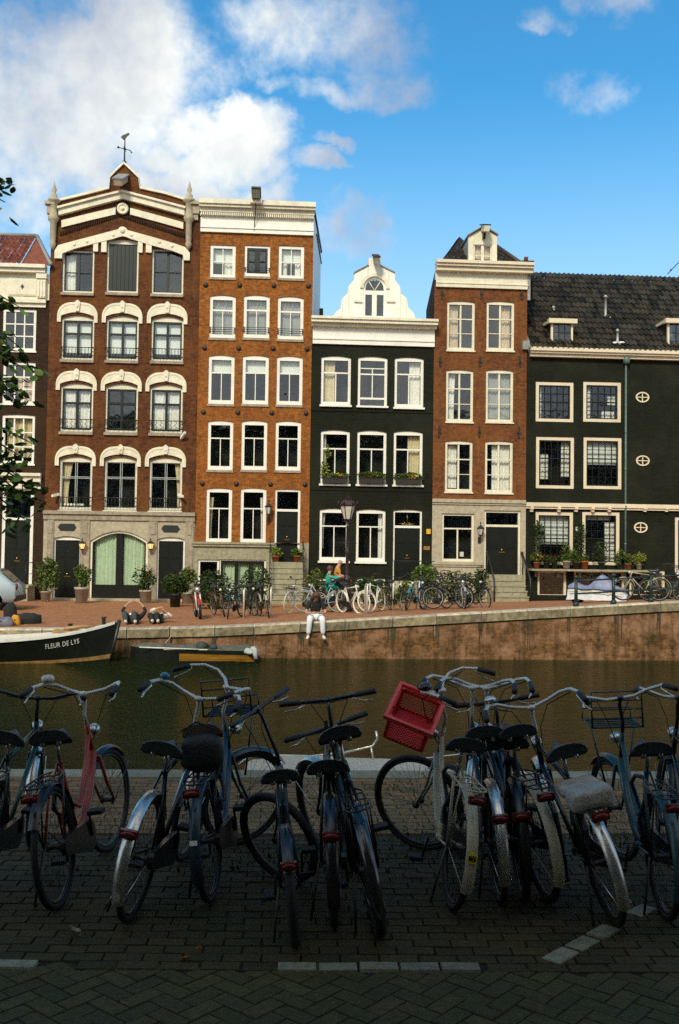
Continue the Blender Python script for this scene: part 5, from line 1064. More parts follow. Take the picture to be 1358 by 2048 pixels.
def bike(label, loc, head, lean=0, steer=0, cat='bicycle', group=None, frame=STEELD, style='men', bars='sweep', barm=None, tyre=RUB, rim=None, rfend='full', fendm=None, ffend=True, rack=True, rackm=None, frack=False, seath=.97, lod=1, chaincase=True, bell=None, rlight=True, hlight=True, stand='rear', bag=None, sadm=None, thick=1.0, name='bicycle', gripm=None, cable=True, barh=1.07, scale=1.0, tyrek=1.0, downk=1.0, rack_steer=True, rack_up=0.0, ffendm=None):
    barm = barm or (ALU if lod else DRIM); rim = rim or (DRIM if lod else SRIM); fendm = fendm or frame; rackm = rackm or STEELD; gripm = gripm or GRIPM; sadm = sadm or SEATM
    o = root(name, label, cat, loc, group, rot=None); o.rotation_mode = 'XYZ'
    o.matrix_world = Matrix.Translation(loc) @ Matrix.Rotation(head, 4, 'Z') @ Matrix.Rotation(lean, 4, 'X') @ Matrix.Scale(scale*(1.05 if lod else 1.0), 4)
    ax = (HB-HT).normalized(); SM = Matrix.Translation(HB) @ Matrix.Rotation(-steer, 4, ax) @ Matrix.Translation(-HB)
    hi = lod > 0; NT = 8 if hi else 5; k_ = thick
    def wheel(c, X, nm):
        q = M(); n = 40 if hi else 22; pts = [(c.x+WR*.955*math.cos(2*math.pi*i/n), 0, c.z+WR*.955*math.sin(2*math.pi*i/n)) for i in range(n)]
        q.tube(pts, .0205*k_*tyrek, NT, closed=True); 
        if X: q.xf(X)
        w_ = q.build(nm, tyre, o)
        q = M(); pts = [(c.x+WR*.885*math.cos(2*math.pi*i/n), 0, c.z+WR*.885*math.sin(2*math.pi*i/n)) for i in range(n)]; q.tube(pts, .0115, 6, closed=True)
        Q = Matrix.Rotation(R_(90), 3, 'X'); q.lathe([(.012, -.05), (.026, -.045), (.026, -.035), (.016, -.03), (.016, .03), (.026, .035), (.026, .045), (.012, .05)], c, 8, Q)
        ns = 32 if hi else 12; r0 = .0013 if hi else .002
        for i in range(ns):
            a = 2*math.pi*i/ns; s_ = .032*(1 if i % 2 else -1); b = a+(.35 if (i//2) % 2 else -.35)
            q.tube([(c.x+.024*math.cos(b), s_, c.z+.024*math.sin(b)), (c.x+WR*.88*math.cos(a), 0, c.z+WR*.88*math.sin(a))], r0, 3, cap=False)
        if X: q.xf(X)
        q.build('rim', rim, w_); return w_
    def fender(c, a0, a1, X, nm, mt, wdt=.034*max(1, tyrek*.8)):
        q = M(); n = 20 if hi else 10; R1 = WR+.022; prof = [(-wdt, -.012), (-wdt*.6, .004), (0, .010), (wdt*.6, .004), (wdt, -.012)]
        for i in range(n+1):
            a = R_(a0+(a1-a0)*i/n)
            for (y, d) in prof: q.v.append((c.x+(R1+d)*math.cos(a), y, c.z+(R1+d)*math.sin(a)))
        m_ = len(prof)
        for i in range(n):
            for j in range(m_-1): q.f.append((i*m_+j, (i+1)*m_+j, (i+1)*m_+j+1, i*m_+j+1)); q.sm.append(True)
        if hi:
            for a in ([a1-6] if abs(a1-a0) > 60 else []):
                aa = R_(a)
                for s_ in (-1, 1): q.tube([(c.x, s_*.055, c.z), (c.x+R1*math.cos(aa), s_*wdt, c.z+R1*math.sin(aa))], .003, 4)
        if X: q.xf(X)
        return q.build(nm, mt, o)
    fw = wheel(FA, SM, 'front_wheel'); rw = wheel(Vector((0, 0, WR)), None, 'rear_wheel')
    if rfend: 
        rf = fender(Vector((0, 0, WR)), 20, 205 if rfend == 'full' else 150, None, 'rear_fender', fendm)
    if ffend: fender(FA, 165 if bars != 'flat' else 120, 40, SM, 'front_fender', ffendm or fendm)
    # frame
    BB = Vector((.44, 0, .28)); SC_ = Vector((.235, 0, .80)); q = M(); R1 = .0155*k_
    q.tube([BB, SC_], R1, NT); q.tube([HT-ax*.01, HB], .019*k_, NT)
    if style == 'men': q.tube([SC_-Vector((0, 0, .03)), HT+ax*.05], R1, NT); q.tube([HB-ax*.03, BB], R1*1.1, NT)
    elif style == 'step': q.tube([HB-ax*.02, Vector((.76, 0, .50)), Vector((.60, 0, .35)), BB], R1*1.4*downk, NT); q.tube([HT+ax*.05, Vector((.70, 0, .64)), Vector((.52, 0, .45)), Vector((.33, 0, .52))], R1, NT)
    else: q.tube([HB-ax*.03, Vector((.66, 0, .44)), BB], R1*2.0, NT)
    for s_ in (-1, 1):
        q.tube([BB+Vector((-.03, s_*.03, 0)), Vector((0, s_*.058, WR))], .009*k_, 5); q.tube([SC_+Vector((0, s_*.015, -.02)), Vector((.10, s_*.045, .60)), Vector((0, s_*.058, WR))], .008*k_, 5)
    q.lathe([(.026, -.04), (.026, .04)], BB, 8, Matrix.Rotation(R_(90), 3, 'X'))
    fr = q.build('frame', frame, o)
    q = M(); cr = HB+ax*.02
    q.tube([HB, cr], .02, NT); q.tube([cr+Vector((0, -.045, 0)), cr+Vector((0, .045, 0))], .014, 5)
    for s_ in (-1, 1): q.tube([cr+Vector((0, s_*.045, 0)), cr.lerp(FA, .6)+Vector((-.02, s_*.05, 0)), FA+Vector((0, s_*.052, 0))], [.012, .011, .008], 6)
    q.xf(SM); q.build('fork', frame if style != 'sport' else STEELD, o)
    # stem + bars
    st = Vector((.80 if bars != 'flat' else .84, 0, barh)); q = M(); q.tube([HT, HT-ax*.09, Vector((HT.x-.012, 0, barh-.05)), st], [.013, .013, .013, .016], NT); q.ball(st, .022, .03, .02, 8, 5)
    q.xf(SM); q.build('stem', barm if bars == 'sweep' else STEELD, o)
    if bars == 'sweep': hb = [(.80, 0, 0), (.83, .05, .005), (.86, .13, .02), (.845, .21, .055), (.77, .27, .075), (.68, .30, .065), (.56, .315, .03)]
    elif bars == 'wide': hb = [(.80, 0, 0), (.81, .10, .0), (.80, .20, .03), (.74, .28, .055), (.62, .31, .04)]
    else: hb = [(.845, 0, 0), (.845, .15, .006), (.80, .30, .02)]
    hb = [Vector((a, b, barh+c)) for a, b, c in hb]; gl = 2
    full = [Vector((p.x, -p.y, p.z)) for p in reversed(hb[1:])]+hb
    q = M(); q.tube(full, .0115 if bars != 'flat' else .014, NT); q.xf(SM); hbo = q.build('handlebar', barm if bars != 'flat' else STEELD, o)
    for s_ in (-1, 1):
        a, b = hb[-1], hb[-2]; d = (a-b).normalized(); g0 = a-d*(.115 if bars != 'flat' else .13)
        f_ = lambda p: Vector((p.x, p.y*s_, p.z)); q = M(); q.tube([f_(g0), f_(g0.lerp(a, .1)), f_(a+d*.01)], [.015, .0175, .0185], NT); q.xf(SM); q.build('grip', gripm, o)
        if hi and bars != 'plain':
            q = M(); b0 = f_(g0-d*.01); dn = Vector((0, 0, -1)); q.tube([b0, b0+Vector((0, 0, -.022))-Vector((0, s_*.012, 0)), f_(g0+d*.05)+dn*.045, f_(a)+dn*.05-Vector((0, s_*.02, 0))], .006, 5); q.xf(SM); q.build('brake_lever', CHR, o)
    if bell:
        q = M(); p = hb[4 if bars == 'sweep' else 1].lerp(hb[3 if bars == 'sweep' else 0], .35); p = Vector((p.x, p.y, p.z+.03)); r = bell[1]
        q.lathe([(r*.8, -.01), (r, 0), (r*.97, r*.35), (r*.7, r*.68), (.006, r*.8)], p, 14); q.xf(SM); q.build('bell', bell[0], hbo)
    if hi and cable:
        q = M(); p0 = hb[-3]
        for s_ in (-1, 1): q.tube([Vector((p0.x, p0.y*s_, p0.z-.02)), Vector((.90, s_*.12, barh-.02)), Vector((.93, s_*.05, barh-.16)), Vector((.88, s_*.02, .80))], .0035, 4)
        q.xf(SM); q.build('brake_cable', RUB, o)
    if hlight:
        q = M(); c = Vector((.93, 0, .86)); q.lathe([(.012, -.05), (.035, -.03), (.042, .02), (.036, .03)], c, 10, Matrix.Rotation(R_(90), 3, 'Y')); q.tube([c-Vector((.03, 0, 0)), Vector((.87, 0, .84))], .006, 4); q.xf(SM); q.build('headlight', CHR if hi else ALU, o)
    # saddle
    q = M(); sx, sz = .20, seath; N = 9; prof = []
    for i in range(N):
        t_ = i/(N-1); x = sx-.13+.28*t_; wd = (.095*(1-t_)**.6*(1 if t_ > .06 else .8)+.016+.028*(1-t_)); top = sz+.012*math.cos(t_*5)-.008*t_+(.018 if t_ < .15 else 0)
        for j in range(9):
            a = math.pi*j/8; prof.append((x, wd*math.cos(a), top-.070*(1-math.sin(a)**.7)))
    n0 = len(q.v); q.v += prof
    for i in range(N-1):
        for j in range(8): q.f.append((i*9+j, i*9+j+1, (i+1)*9+j+1, (i+1)*9+j)); q.sm.append(True)
    q.f += [tuple(range(8, -1, -1)), tuple(range((N-1)*9, N*9))]+[tuple([i*9, (i+1)*9, (i+1)*9+8, i*9+8]) for i in range(N-1)]; q.sm += [False, False]+[False]*(N-1)
    sd_ = q.build('saddle', sadm, o)
    q = M(); q.tube([SC_, Vector((.205, 0, sz-.06))], .0125, NT)
    if hi:
        for s_ in (-1, 1): q.tube([(.10, s_*.05, sz-.035), (.14, s_*.03, sz-.065), (.26, s_*.015, sz-.055), (.33, 0, sz-.03)], .0035, 4)
        for s_ in (-1, 1): q.lathe([(.016, 0), (.016, .035)], (.105, s_*.05, sz-.07), 8)
    q.build('seat_post', CHR, o)
    if rack:
        q = M(); z = .745; r = .0055; 
        for s_ in (-1, 1): q.tube([(.17, s_*.03, z), (.10, s_*.065, z), (-.22, s_*.07, z), (-.28, s_*.05, z), (-.30, 0, z)], r, 5)
        for y in (-.025, .025): q.tube([(.14, y, z), (-.29, y, z)], r*.8, 4)
        for x in (.05, -.08, -.2): q.tube([(x, -.068, z), (x, .068, z)], r*.8, 4)
        for s_ in (-1, 1): q.tube([(.06, s_*.066, z), (0, s_*.068, WR)], r, 4); q.tube([(-.18, s_*.07, z), (0, s_*.068, WR)], r, 4)
        rk = q.build('rear_rack', rackm, o)
    if rlight:
        q = M(); p = Vector((-.31, 0, .70)) if rack else Vector((-WR*.9, 0, WR+.22)); q.obox(p, Vector((1, 0, 0)), Vector((0, 1, 0)), Vector((0, 0, 1)), .018, .048, .022); q.ball(p+Vector((-.018, 0, 0)), .012, .045, .02, 8, 5); q.build('rear_light', REDL, o)
    if frack:
        q = M(); y = .17; z0, z1 = .80, 1.04 if frack == 'tall' else .86; x0, x1 = .96, 1.30
        for x, zt in ((x0, z1), (x1, z0+.03)): pass
        q.tube([(x0, -y, z0), (x0, -y, z1), (x0, y, z1), (x0, y, z0)], .008, 5); q.tube([(x0, -y, z0), (x1, -y, z0), (x1, y, z0), (x0, y, z0)], .008, 5, closed=True)
        for k in range(5): xx = x0+(x1-x0)*(k+.5)/5; q.tube([(xx, -y, z0), (xx, y, z0)], .005, 4)
        if frack == 'tall':
            for zz in (.86, .92, .98): q.tube([(x0, -y, zz), (x0, y, zz)], .005, 4)
        q.tube([(x1, -y, z0), (x1, -y, z0+.08), (x1, y, z0+.08), (x1, y, z0)], .007, 5)
        for s_ in (-1, 1): q.tube([(1.12, s_*y*.9, z0), (WB, s_*.062, WR)], .008, 5)
        q.xf((SM if rack_steer else Matrix.Identity(4)) @ Matrix.Translation((0, 0, rack_up))); q.build('front_rack', rackm, o)
    if chaincase:
        q = M(); pts = [(.44+.10*math.cos(R_(a)), .28+.10*math.sin(R_(a))) for a in range(-90, 91, 20)]+[(0+.055*math.cos(R_(a)), WR+.055*math.sin(R_(a))) for a in range(90, 271, 30)]
        q.prism(pts, -.085, -.055); q.build('chain_guard', STEELD if chaincase is True else chaincase, o)
    q = M(); ca = 1.9
    for s_, a in ((-1, ca), (1, ca+math.pi)):
        e = Vector((BB.x+.165*math.cos(a), s_*.10, BB.z+.165*math.sin(a))); q.tube([(BB.x, s_*.09, BB.z), e], .009, 5); pd = M(); pd.box(e.x-.045, e.x+.045, min(e.y, e.y+s_*.09), max(e.y, e.y+s_*.09), e.z-.012, e.z+.012)
        cko = q.build('crank', STEELD, o); pd.build('pedal', RUB, cko); q = M()
    if stand and hi:
        q = M(); q.tube([(.0 if stand == 'rear' else .38, .07, WR if stand == 'rear' else .25), (-.05 if stand == 'rear' else .30, .13, .03)], .008, 5); q.build('kickstand', DRIM, o)
    return o, SM
def place(ur, vr, uf, vf):
    a = onZ(ur, vr, 0); b = onZ(uf, vf, 0); return Vector((a.x, a.y, .004)), math.atan2(b.y-a.y, b.x-a.x)
GN = 'bicycles parked along the near canal edge'
CRATE_R = paint('red_plastic', (.66, .030, .022), .4, var=.1, dirt=.15)
BK = {}
def nb(key, label, pr, **k):
    loc, hd = place(*pr); o, SM = bike(label, loc, hd, R_(k.pop('lean', 0)), R_(k.pop('steer', 0)), group=GN, **k); BK[key] = (o, SM); return o
nb('a', 'bicycle cut off by the left edge with green frame and chrome rear fender', (-45, 1800, 60, 1690), lean=6, steer=10, frame=P_GREEN, fendm=CHR, rackm=P_GREEN, bars='wide', barm=STEELD, seath=.95)
nb('b', 'red framed bicycle with white handlebar and round cream bell, farthest left of the whole ones', (120, 1815, 218, 1705), lean=-7, steer=-10, downk=1.5, frame=P_RED, style='step', fendm=STEELD, barm=P_WHT, bell=(P_WHT, .045), rfend='short', seath=.98, barh=1.12)
nb('c', 'black bicycle with shiny chrome rear mudguard and blue bell on a silver handlebar', (262, 1838, 370, 1715), lean=8, steer=-4, frame=STEELD, fendm=CHR, bars='sweep', bell=(P_BLUE, .032), seath=.96, barh=1.13, rack=False)
nb('d', 'dark blue bicycle with a tall black front carrier and large turned front wheel', (425, 1800, 480, 1700), lean=-6, steer=-52, frame=P_NAVY, style='step', frack='tall', rack_steer=False, rack_up=.14, seath=1.0, barh=1.16, sadm=mat('worn_brown_leather', (.07, .045, .03), .6, var=.4, scale=20), fendm=P_NAVY)
nb('e', 'small black bicycle with straight handlebar and blue shifter beside its grip', (590, 1885, 575, 1740), lean=-6, steer=48, frame=STEELD, style='sport', bars='flat', rfend='short', ffend=False, rack=False, seath=1.02, thick=1.45, tyrek=1.05, scale=.86, barh=1.34, chaincase=False, hlight=False, gripm=mat('blue_grey_grip', (.03, .05, .06), .6))
nb('f', 'black bicycle with fat tyres, straight handlebar and slatted rear carrier', (758, 1862, 714, 1735), lean=-12, steer=-8, frame=STEELD, style='men', bars='flat', seath=1.10, thick=1.4, tyrek=1.15, barh=1.16, rlight=False, chaincase=False, hlight=False, ffendm=CHR, fendm=mat('glossy_black_fender', (.02, .02, .02), .15, spec=.8))
nb('g', 'aged white bicycle carrying a red plastic crate, its front wheel turned sideways', (900, 1815, 838, 1702), lean=7, steer=56, downk=1.5, frame=P_CREAM, style='step', fendm=P_CREAM, rackm=P_CREAM, bell=(STEELD, .045), seath=.95, barh=1.17, ffend=False)
nb('h', 'black bicycle with silver swept handlebar standing just right of the aged white one', (1000, 1800, 955, 1690), lean=-5, steer=-16, frame=STEELD, fendm=CHR, seath=1.0, barh=1.16, frack=False, rack=False)
nb('i', 'black bicycle with white rear mudguard tip and ribbed rear carrier, leaning left', (1092, 1800, 990, 1690), lean=-9, steer=-20, frame=STEELD, fendm=P_CREAM, seath=1.02, barh=1.17, rackm=STEELD, bell=None)
nb('j', 'black bicycle leaning far left under a folded pale bag, with chrome bell', (1228, 1845, 1118, 1720), lean=-15, steer=-6, frame=STEELD, fendm=CHR, seath=.99, barh=1.12, bell=(CHR, .04), rlight=True)
nb('m', 'low black bicycle squeezed behind the one with fat tyres and slatted carrier', (668, 1845, 662, 1738), lean=-3, steer=30, frame=STEELD, bars='flat', ffendm=CHR, seath=.86, barh=.93, thick=1.3, rack=False, hlight=False)
nb('n', 'plain black bicycle wedged between two others with pale rear mudguards', (1046, 1795, 1012, 1700), lean=-5, steer=8, frame=STEELD, bars='flat', seath=.93, barh=1.05, thick=1.3, rack=False, hlight=False)
nb('k', 'teal framed bicycle with a wire carrier over its front wheel', (1330, 1835, 1235, 1712), lean=-3, steer=14, frame=P_TEAL, style='step', downk=1.5, frack='tall', rack_steer=False, rack_up=.12, rackm=mat('teal_black_wire', (.03, .06, .055), .4), fendm=P_TEAL, seath=.96, barh=1.14, bars='wide')
nb('l', 'dark bicycle cut off by the right edge behind the teal one', (1440, 1815, 1330, 1705), lean=0, steer=-8, frame=STEELD, fendm=STEELD, rackm=STEELD, seath=.99, barh=1.12, bars='wide')
# locks
LOCKM = mat('lock_sleeve', (.03, .03, .05), .6)
for key, c_, r_ in (('b', (.30, .03, .60), .10), ('d', (.20, -.05, .66), .09), ('g', (.26, .04, .62), .10), ('i', (.24, .03, .68), .09), ('j', (.30, -.03, .58), .10), ('k', (.28, .04, .60), .10)):
    q = M(); q.tube([(c_[0]+r_*math.cos(a*.628), c_[1]+.03*math.sin(a*1.3), c_[2]+r_*1.5*math.sin(a*.628)) for a in range(10)], .013, 6, closed=True); q.box(c_[0]-.03, c_[0]+.03, c_[1]-.02, c_[1]+.02, c_[2]-r_*1.5-.05, c_[2]-r_*1.5+.02); q.build('chain_lock', LOCKM, BK[key][0])
# white patch + red crate + folded bag
def fender_patch(key, a, w_, h_, mt, nm, off=.0):
    o = BK[key][0]; q = M(); R1 = WR+.036; n = 5
    for i in range(n+1):
        t_ = R_(a+h_*(i/n-.5)); 
        for y in (-w_, w_): q.v.append((R1*math.cos(t_), y+off, WR+R1*math.sin(t_)))
    for i in range(n): q.f.append((2*i, 2*i+1, 2*i+3, 2*i+2)); q.sm.append(True)
    par = [c for c in o.children if c.name.startswith('rear_fender')][0]
    return q.build(nm, mt, par)
YEL = mat('yellow_sticker', (.70, .45, .02), .5); fender_patch('g', 172, .026, 9, YEL, 'sticker'); fender_patch('d', 166, .022, 4, WHITE2, 'reflector'); fender_patch('c', 196, .020, 8, ALU, 'reflector')
q = M(); R1 = WR+.040   # the letters M E K as small strokes on the sticker
def stroke(q, y0, t0, y1, t1, w_=.0025):
    a, b = R_(t0), R_(t1); p, r = Vector((R1*math.cos(a), y0, WR+R1*math.sin(a))), Vector((R1*math.cos(b), y1, WR+R1*math.sin(b))); q.tube([p, r], w_, 4)
for (y0, t0, y1, t1) in ((.021, 174, .021, 170), (.021, 170, .015, 172.5), (.015, 172.5, .009, 170), (.009, 170, .009, 174), (.004, 174, .004, 170), (.004, 170, -.005, 170), (.004, 172, -.004, 172), (.004, 174, -.005, 174), (-.010, 174, -.010, 170), (-.010, 172, -.020, 170), (-.010, 172, -.020, 174)): stroke(q, y0, t0, y1, t1)
q.build('lettering', IRON, [c for c in BK['g'][0].children if c.name.startswith('rear_fender')][0])
def xfm(key, steered=True): o, SMm = BK[key]; return o.matrix_world.copy() @ (SMm if steered else Matrix.Identity(4))
bpy.context.view_layer.update()
_c = ray(818, 1459); _c = CAM+_c*(7.0/_c.y); AX = (CR*85-CUP*31-F0*17.5).normalized(); AZ = CR*12+CUP*52-F0*34; AZ = (AZ-AX*AZ.dot(AX)).normalized(); AY = AZ.cross(AX)
cr_ = root('plastic_crate', 'red plastic lattice crate tipped on the front of the aged white bicycle', 'crate'); cr_.matrix_world = Matrix.Translation(_c) @ Matrix((AX, AY, AZ)).transposed().to_4x4()
q = M(); ex, ey, ez = .165, .185, .22
for sx in (-1, 1): q.box(sx*ex-.012, sx*ex+.012, -ey-.012, ey+.012, ez-.03, ez)
for sy in (-1, 1): q.box(-ex+.012, ex-.012, sy*ey-.012, sy*ey+.012, ez-.03, ez)
q.build('rim', paint('skylit_red_plastic', (.80, .085, .07), .4, var=.1), cr_)  # paler red on the rim stands for skylight on its top edges
q = M(); bx_, by_ = ex-.02, ey-.02
q.box(-bx_, bx_, -by_, by_, 0, .008)
for sx in (-1, 1):
    for sy in (-1, 1): q.obox(Vector((sx*(bx_-.01), sy*(by_-.01), ez/2)), Vector((1, 0, 0)), Vector((0, 1, 0)), Vector((sx*.0, sy*.0, 1)), .012, .012, ez/2-.016)
for s_ in (-1, 1):   # solid upper skirt with a handle hole and a lattice below
    for (a, b, ax_) in ((bx_, by_, 0), (by_, bx_, 1)):
        def bb(u0, u1, z0, z1):
            if ax_ == 0: q.box(u0, u1, s_*b-.004, s_*b+.004, z0, z1)
            else: q.box(s_*b-.004, s_*b+.004, u0, u1, z0, z1)
        bb(-a+.02, -.06, .16, ez-.03); bb(.06, a-.02, .16, ez-.03); bb(-.06, .06, .16, .18); bb(-.06, .06, .205, ez-.03); bb(-a+.02, a-.02, .0, .02)
        nn = int(2*a/.026)
        for k in range(nn+5):
            u0 = -a+.02+(k-5)*.026
            for dr in (1, -1):
                ua_, ub_ = (u0, u0+.14); 
                za, zb2 = (.02, .16) if dr == 1 else (.16, .02); t0 = max(0, (-a+.02-ua_)/.14); t1 = min(1, (a-.02-ua_)/.14)
                if t1 <= t0: continue
                A_ = (ua_+.14*t0, za+(zb2-za)*t0); B_ = (ua_+.14*t1, za+(zb2-za)*t1)
                pts = [(A_[0], s_*b, A_[1]), (B_[0], s_*b, B_[1])] if ax_ == 0 else [(s_*b, A_[0], A_[1]), (s_*b, B_[0], B_[1])]
                q.tube(pts, .0032, 4, cap=False)
q.build('basket_body', CRATE_R, cr_)
T_ = xfm('j', False); bg_ = root('folded_bag', 'folded pale grey double saddlebag strapped on the rack of the far-leaning bicycle', 'bag'); bg_.matrix_world = T_ @ Matrix.Translation((-.06, 0, .752))
q = M(); q.sbox((.09, 0, .03), .10, .115, .035); q.build('front_pad', mat('pale_canvas', (.36, .33, .27), .9, var=.3, scale=14, bump=.4), bg_); q = M(); q.sbox((-.12, 0, .02), .095, .125, .06); q.build('rear_pad', MATS['pale_canvas'], bg_)
T_ = xfm('d', False); bg2 = root('pannier_bag', 'dark bag hanging behind the saddle of the dark blue bicycle', 'bag'); bg2.matrix_world = T_ @ Matrix.Translation((.06, 0, .86))
q = M(); q.sbox((0, 0, .0), .08, .13, .11, .6); q.build('bag_body', mat('black_nylon', (.014, .016, .016), .6, var=.4, bump=.3, scale=12), bg2); q = M(); q.tube([(-.09, -.1, .15), (-.1, 0, .20), (-.09, .1, .15)], .006, 5); q.build('bag_strap', RUB, bg2)
# ================================================================== bicycles on the far street
GF = 'bicycles parked along the far street'
def fb(label, u, v, deg, **k):
    p = onG(u, v); hd = R_(deg); loc = p-Vector((math.cos(hd), math.sin(hd), 0))*k.pop('back', .55)
    loc.z = gz(loc.x, loc.y)+.003; return bike(label, loc, hd, R_(k.pop('lean', 4)), R_(k.pop('steer', 0)), group=GF, lod=0, cable=False, **k)[0]
fb('bicycle with a brown basket-like bag on its bars, right of the red moped', 438, 1232, -70, steer=-20, frame=P_BRN, bars='wide', bell=None)
fb('dark bicycle with a silver fork standing left of the round bush by the steps', 404+66, 1236, -110, steer=25, frame=P_NAVY, frack='flat')
fb('dark bicycle half behind the round bush before the basement window', 505, 1230, -80, steer=8, frame=STEELD)
fb('black bicycle with a tall pale post before it, left of the stone steps', 528, 1234, -75, steer=-15, frame=STEELD, fendm=P_CREAM)
fb('bicycle at the foot of the stone steps with pale tyres and a black basket', 588, 1228, -150, steer=30, frame=P_SILV, tyre=WRUB, frack='flat', back=.9)
fb('broadside bicycle with pale blue tyres behind the seated phone user', 642, 1226, 184, frame=P_SILV, tyre=mat('pale_blue_rubber', (.28, .36, .36), .6), style='step', bars='wide', back=.55)
fb('white bicycle with cream tyres, left one of the crossed white pair', 716, 1226, -62, steer=20, frame=P_WHT, tyre=WRUB, rim=P_WHT, back=.9, fendm=P_WHT, thick=1.3)
fb('white bicycle with cream tyres, right one of the crossed white pair', 742, 1225, -118, steer=-35, frame=P_WHT, tyre=WRUB, rim=P_WHT, back=.9, fendm=P_WHT, thick=1.3)
fb('narrow dark bicycle with a child seat-like saddle before the black house door', 795, 1221, -75, frame=STEELD, style='step', steer=-5)
fb('bicycle with light blue mudguard leaning to the right before the black house', 822, 1220, -125, frame=P_BLUE, fendm=P_BLUE, tyre=RUB, steer=15, back=.8, lean=-6)
fb('dark bicycle lying against the bush at the corner of the pale stone house', 872, 1219, -140, frame=STEELD, lean=18, steer=20)
fb('black bicycle with a blue bag on its bars under the pale stone house window', 898, 1219, -160, frame=STEELD, frack='flat', steer=-20)
fb('dark bicycle with white forked carrier under the pale stone house window', 928, 1217, -100, frame=P_SILV, rackm=P_WHT, steer=10)
fb('dark bicycle nearest the steps of the pale stone house', 948, 1215, -60, frame=STEELD, steer=-10)
fb('pale framed bicycle just right of the covered motorcycle behind the green railing', 1282, 1204, 178, frame=P_CREAM, fendm=P_CREAM, lean=-5)
fb('dark bicycle with a wire basket at the right edge behind the green railing', 1330, 1202, 2, frame=STEELD, frack='tall', lean=5)
fb('green bicycle at the right edge partly hidden by the bush behind the railing', 1372, 1200, -170, frame=P_GREEN, lean=-4)
# the bicycle the man pushes
pm = onG(672, 1224); fbk = fb('bicycle held by the man in the orange shirt with the child on its rear rack', 668, 1224, 6, frame=STEELD, tyre=mat('tan_tyre', (.40, .33, .22), .6), lean=2, style='step')
# steel bicycle stands
GS = 'steel hoops for locking bicycles'
for (u, v, dd, lb) in ((487, 1236, .0, 'plain pale steel bicycle stand left of the round bush by the steps'), (541, 1234, 0, 'plain pale steel bicycle stand before the stone steps'), (786, 1221, 0, 'plain pale steel bicycle stand left of the black house door'), (838, 1219, 0, 'plain pale steel bicycle stand right of the light blue bicycle'), (734, 1228, 0, 'plain pale steel bicycle stand between the two white bicycles')):
    p = onG(u, v); m = M(); m.tube([(0, 0, 0), (0, 0, .82), (.02, .05, .88), (.02, .55, .88), (0, .6, .82), (0, .6, 0)], .028, 7); o = m.build('bicycle_stand', ALU if u != 0 else ALU); o.location = p; tag(o, lb, 'bicycle stand', GS)
# ================================================================== moped
p = onG(396, 1236); mo = root('moped', 'red moped facing the canal, leftmost of the parked two-wheelers', 'moped', p); mo.rotation_euler = (R_(6), 0, R_(-80))
MRED = paint('moped_red', (.40, .03, .02), .25)
for nm, x in (('front_wheel', .62), ('rear_wheel', -.55)):
    q = M(); n = 24; q.tube([(x+.26*math.cos(2*math.pi*i/n), 0, .30+.26*math.sin(2*math.pi*i/n)) for i in range(n)], .045, 7, closed=True); w_ = q.build(nm, RUB, mo)
    q = M(); q.tube([(x+.20*math.cos(2*math.pi*i/n), 0, .30+.20*math.sin(2*math.pi*i/n)) for i in range(n)], .02, 5, closed=True)
    for k in range(5): a = k*1.2566+.3; q.tube([(x, 0, .3), (x+.2*math.cos(a), 0, .3+.2*math.sin(a))], .022, 5)
    q.ball((x, 0, .3), .05); q.build('rim', P_WHT, w_)
q = M(); q.tube([(-.55, 0, .30), (-.15, 0, .34), (.2, 0, .38), (.45, 0, .78)], [.04, .09, .08, .05], 8); q.ball((.02, 0, .62), .2, .1, .13); q.build('body', MRED, mo)
q = M(); 
for s_ in (-1, 1): q.tube([(.62, s_*.07, .3), (.48, s_*.07, .82)], .022, 6)
q.build('fork', P_WHT, mo); q = M(); q.tube([(.35, -.32, 1.02), (.42, -.1, 1.0), (.42, .1, 1.0), (.35, .32, 1.02)], .014, 6); q.build('handlebar', STEELD, mo)
q = M(); q.ball((.54, 0, .90), .08, .09, .09); q.build('headlight', CHR, mo); q = M(); q.ball((-.25, 0, .78), .30, .12, .07, 12, 7); q.build('saddle', SEATM, mo)
q = M(); n = 10; q.strip([(.62+.34*math.cos(R_(a)), .30+.34*math.sin(R_(a))) for a in range(30, 161, 13)], [(.62+.31*math.cos(R_(a)), .30+.31*math.sin(R_(a))) for a in range(30, 161, 13)], -.05, .05); q.build('front_fender', MRED, mo)
# ================================================================== covered motorcycle
p0 = onG(1138, 1206); p1 = onG(1255, 1203); L_ = (p1-p0).length; cmo = root('covered_motorcycle', 'motorcycle under a silver and blue cover behind the green railing', 'motorcycle', p0); cmo.rotation_euler = (0, 0, math.atan2(p1.y-p0.y, p1.x-p0.x))
def cover(name, zlo, zhi, mt, rx=1.0):
    q = M(); n, mm = 30, 14
    for i in range(n+1):
        t_ = i/n; x = L_*t_; top = .55+.42*math.exp(-((t_-.58)/.17)**2)+.16*math.exp(-((t_-.12)/.12)**2)-.25*max(0, (t_-.82)/.18)**2
        for j in range(mm+1):
            s_ = -1+2*j/mm; wv = .33*(1-.5*abs(t_-.45))*rx; zz = top*(1-abs(s_)**3.2) if True else 0; y = wv*math.copysign(abs(s_)**.8, s_)
            z = max(.14, zz); z = min(max(z, zlo), zhi) ; k = .035*mnoise.noise(Vector((x*3.2, y*6, z*5)))
            q.v.append((x+k, y*(1+(.25 if z < .3 else 0))+k, z+k))
    for i in range(n):
        for j in range(mm): q.f.append((i*(mm+1)+j, (i+1)*(mm+1)+j, (i+1)*(mm+1)+j+1, i*(mm+1)+j+1)); q.sm.append(True)
    return q.build(name, mt, cmo)
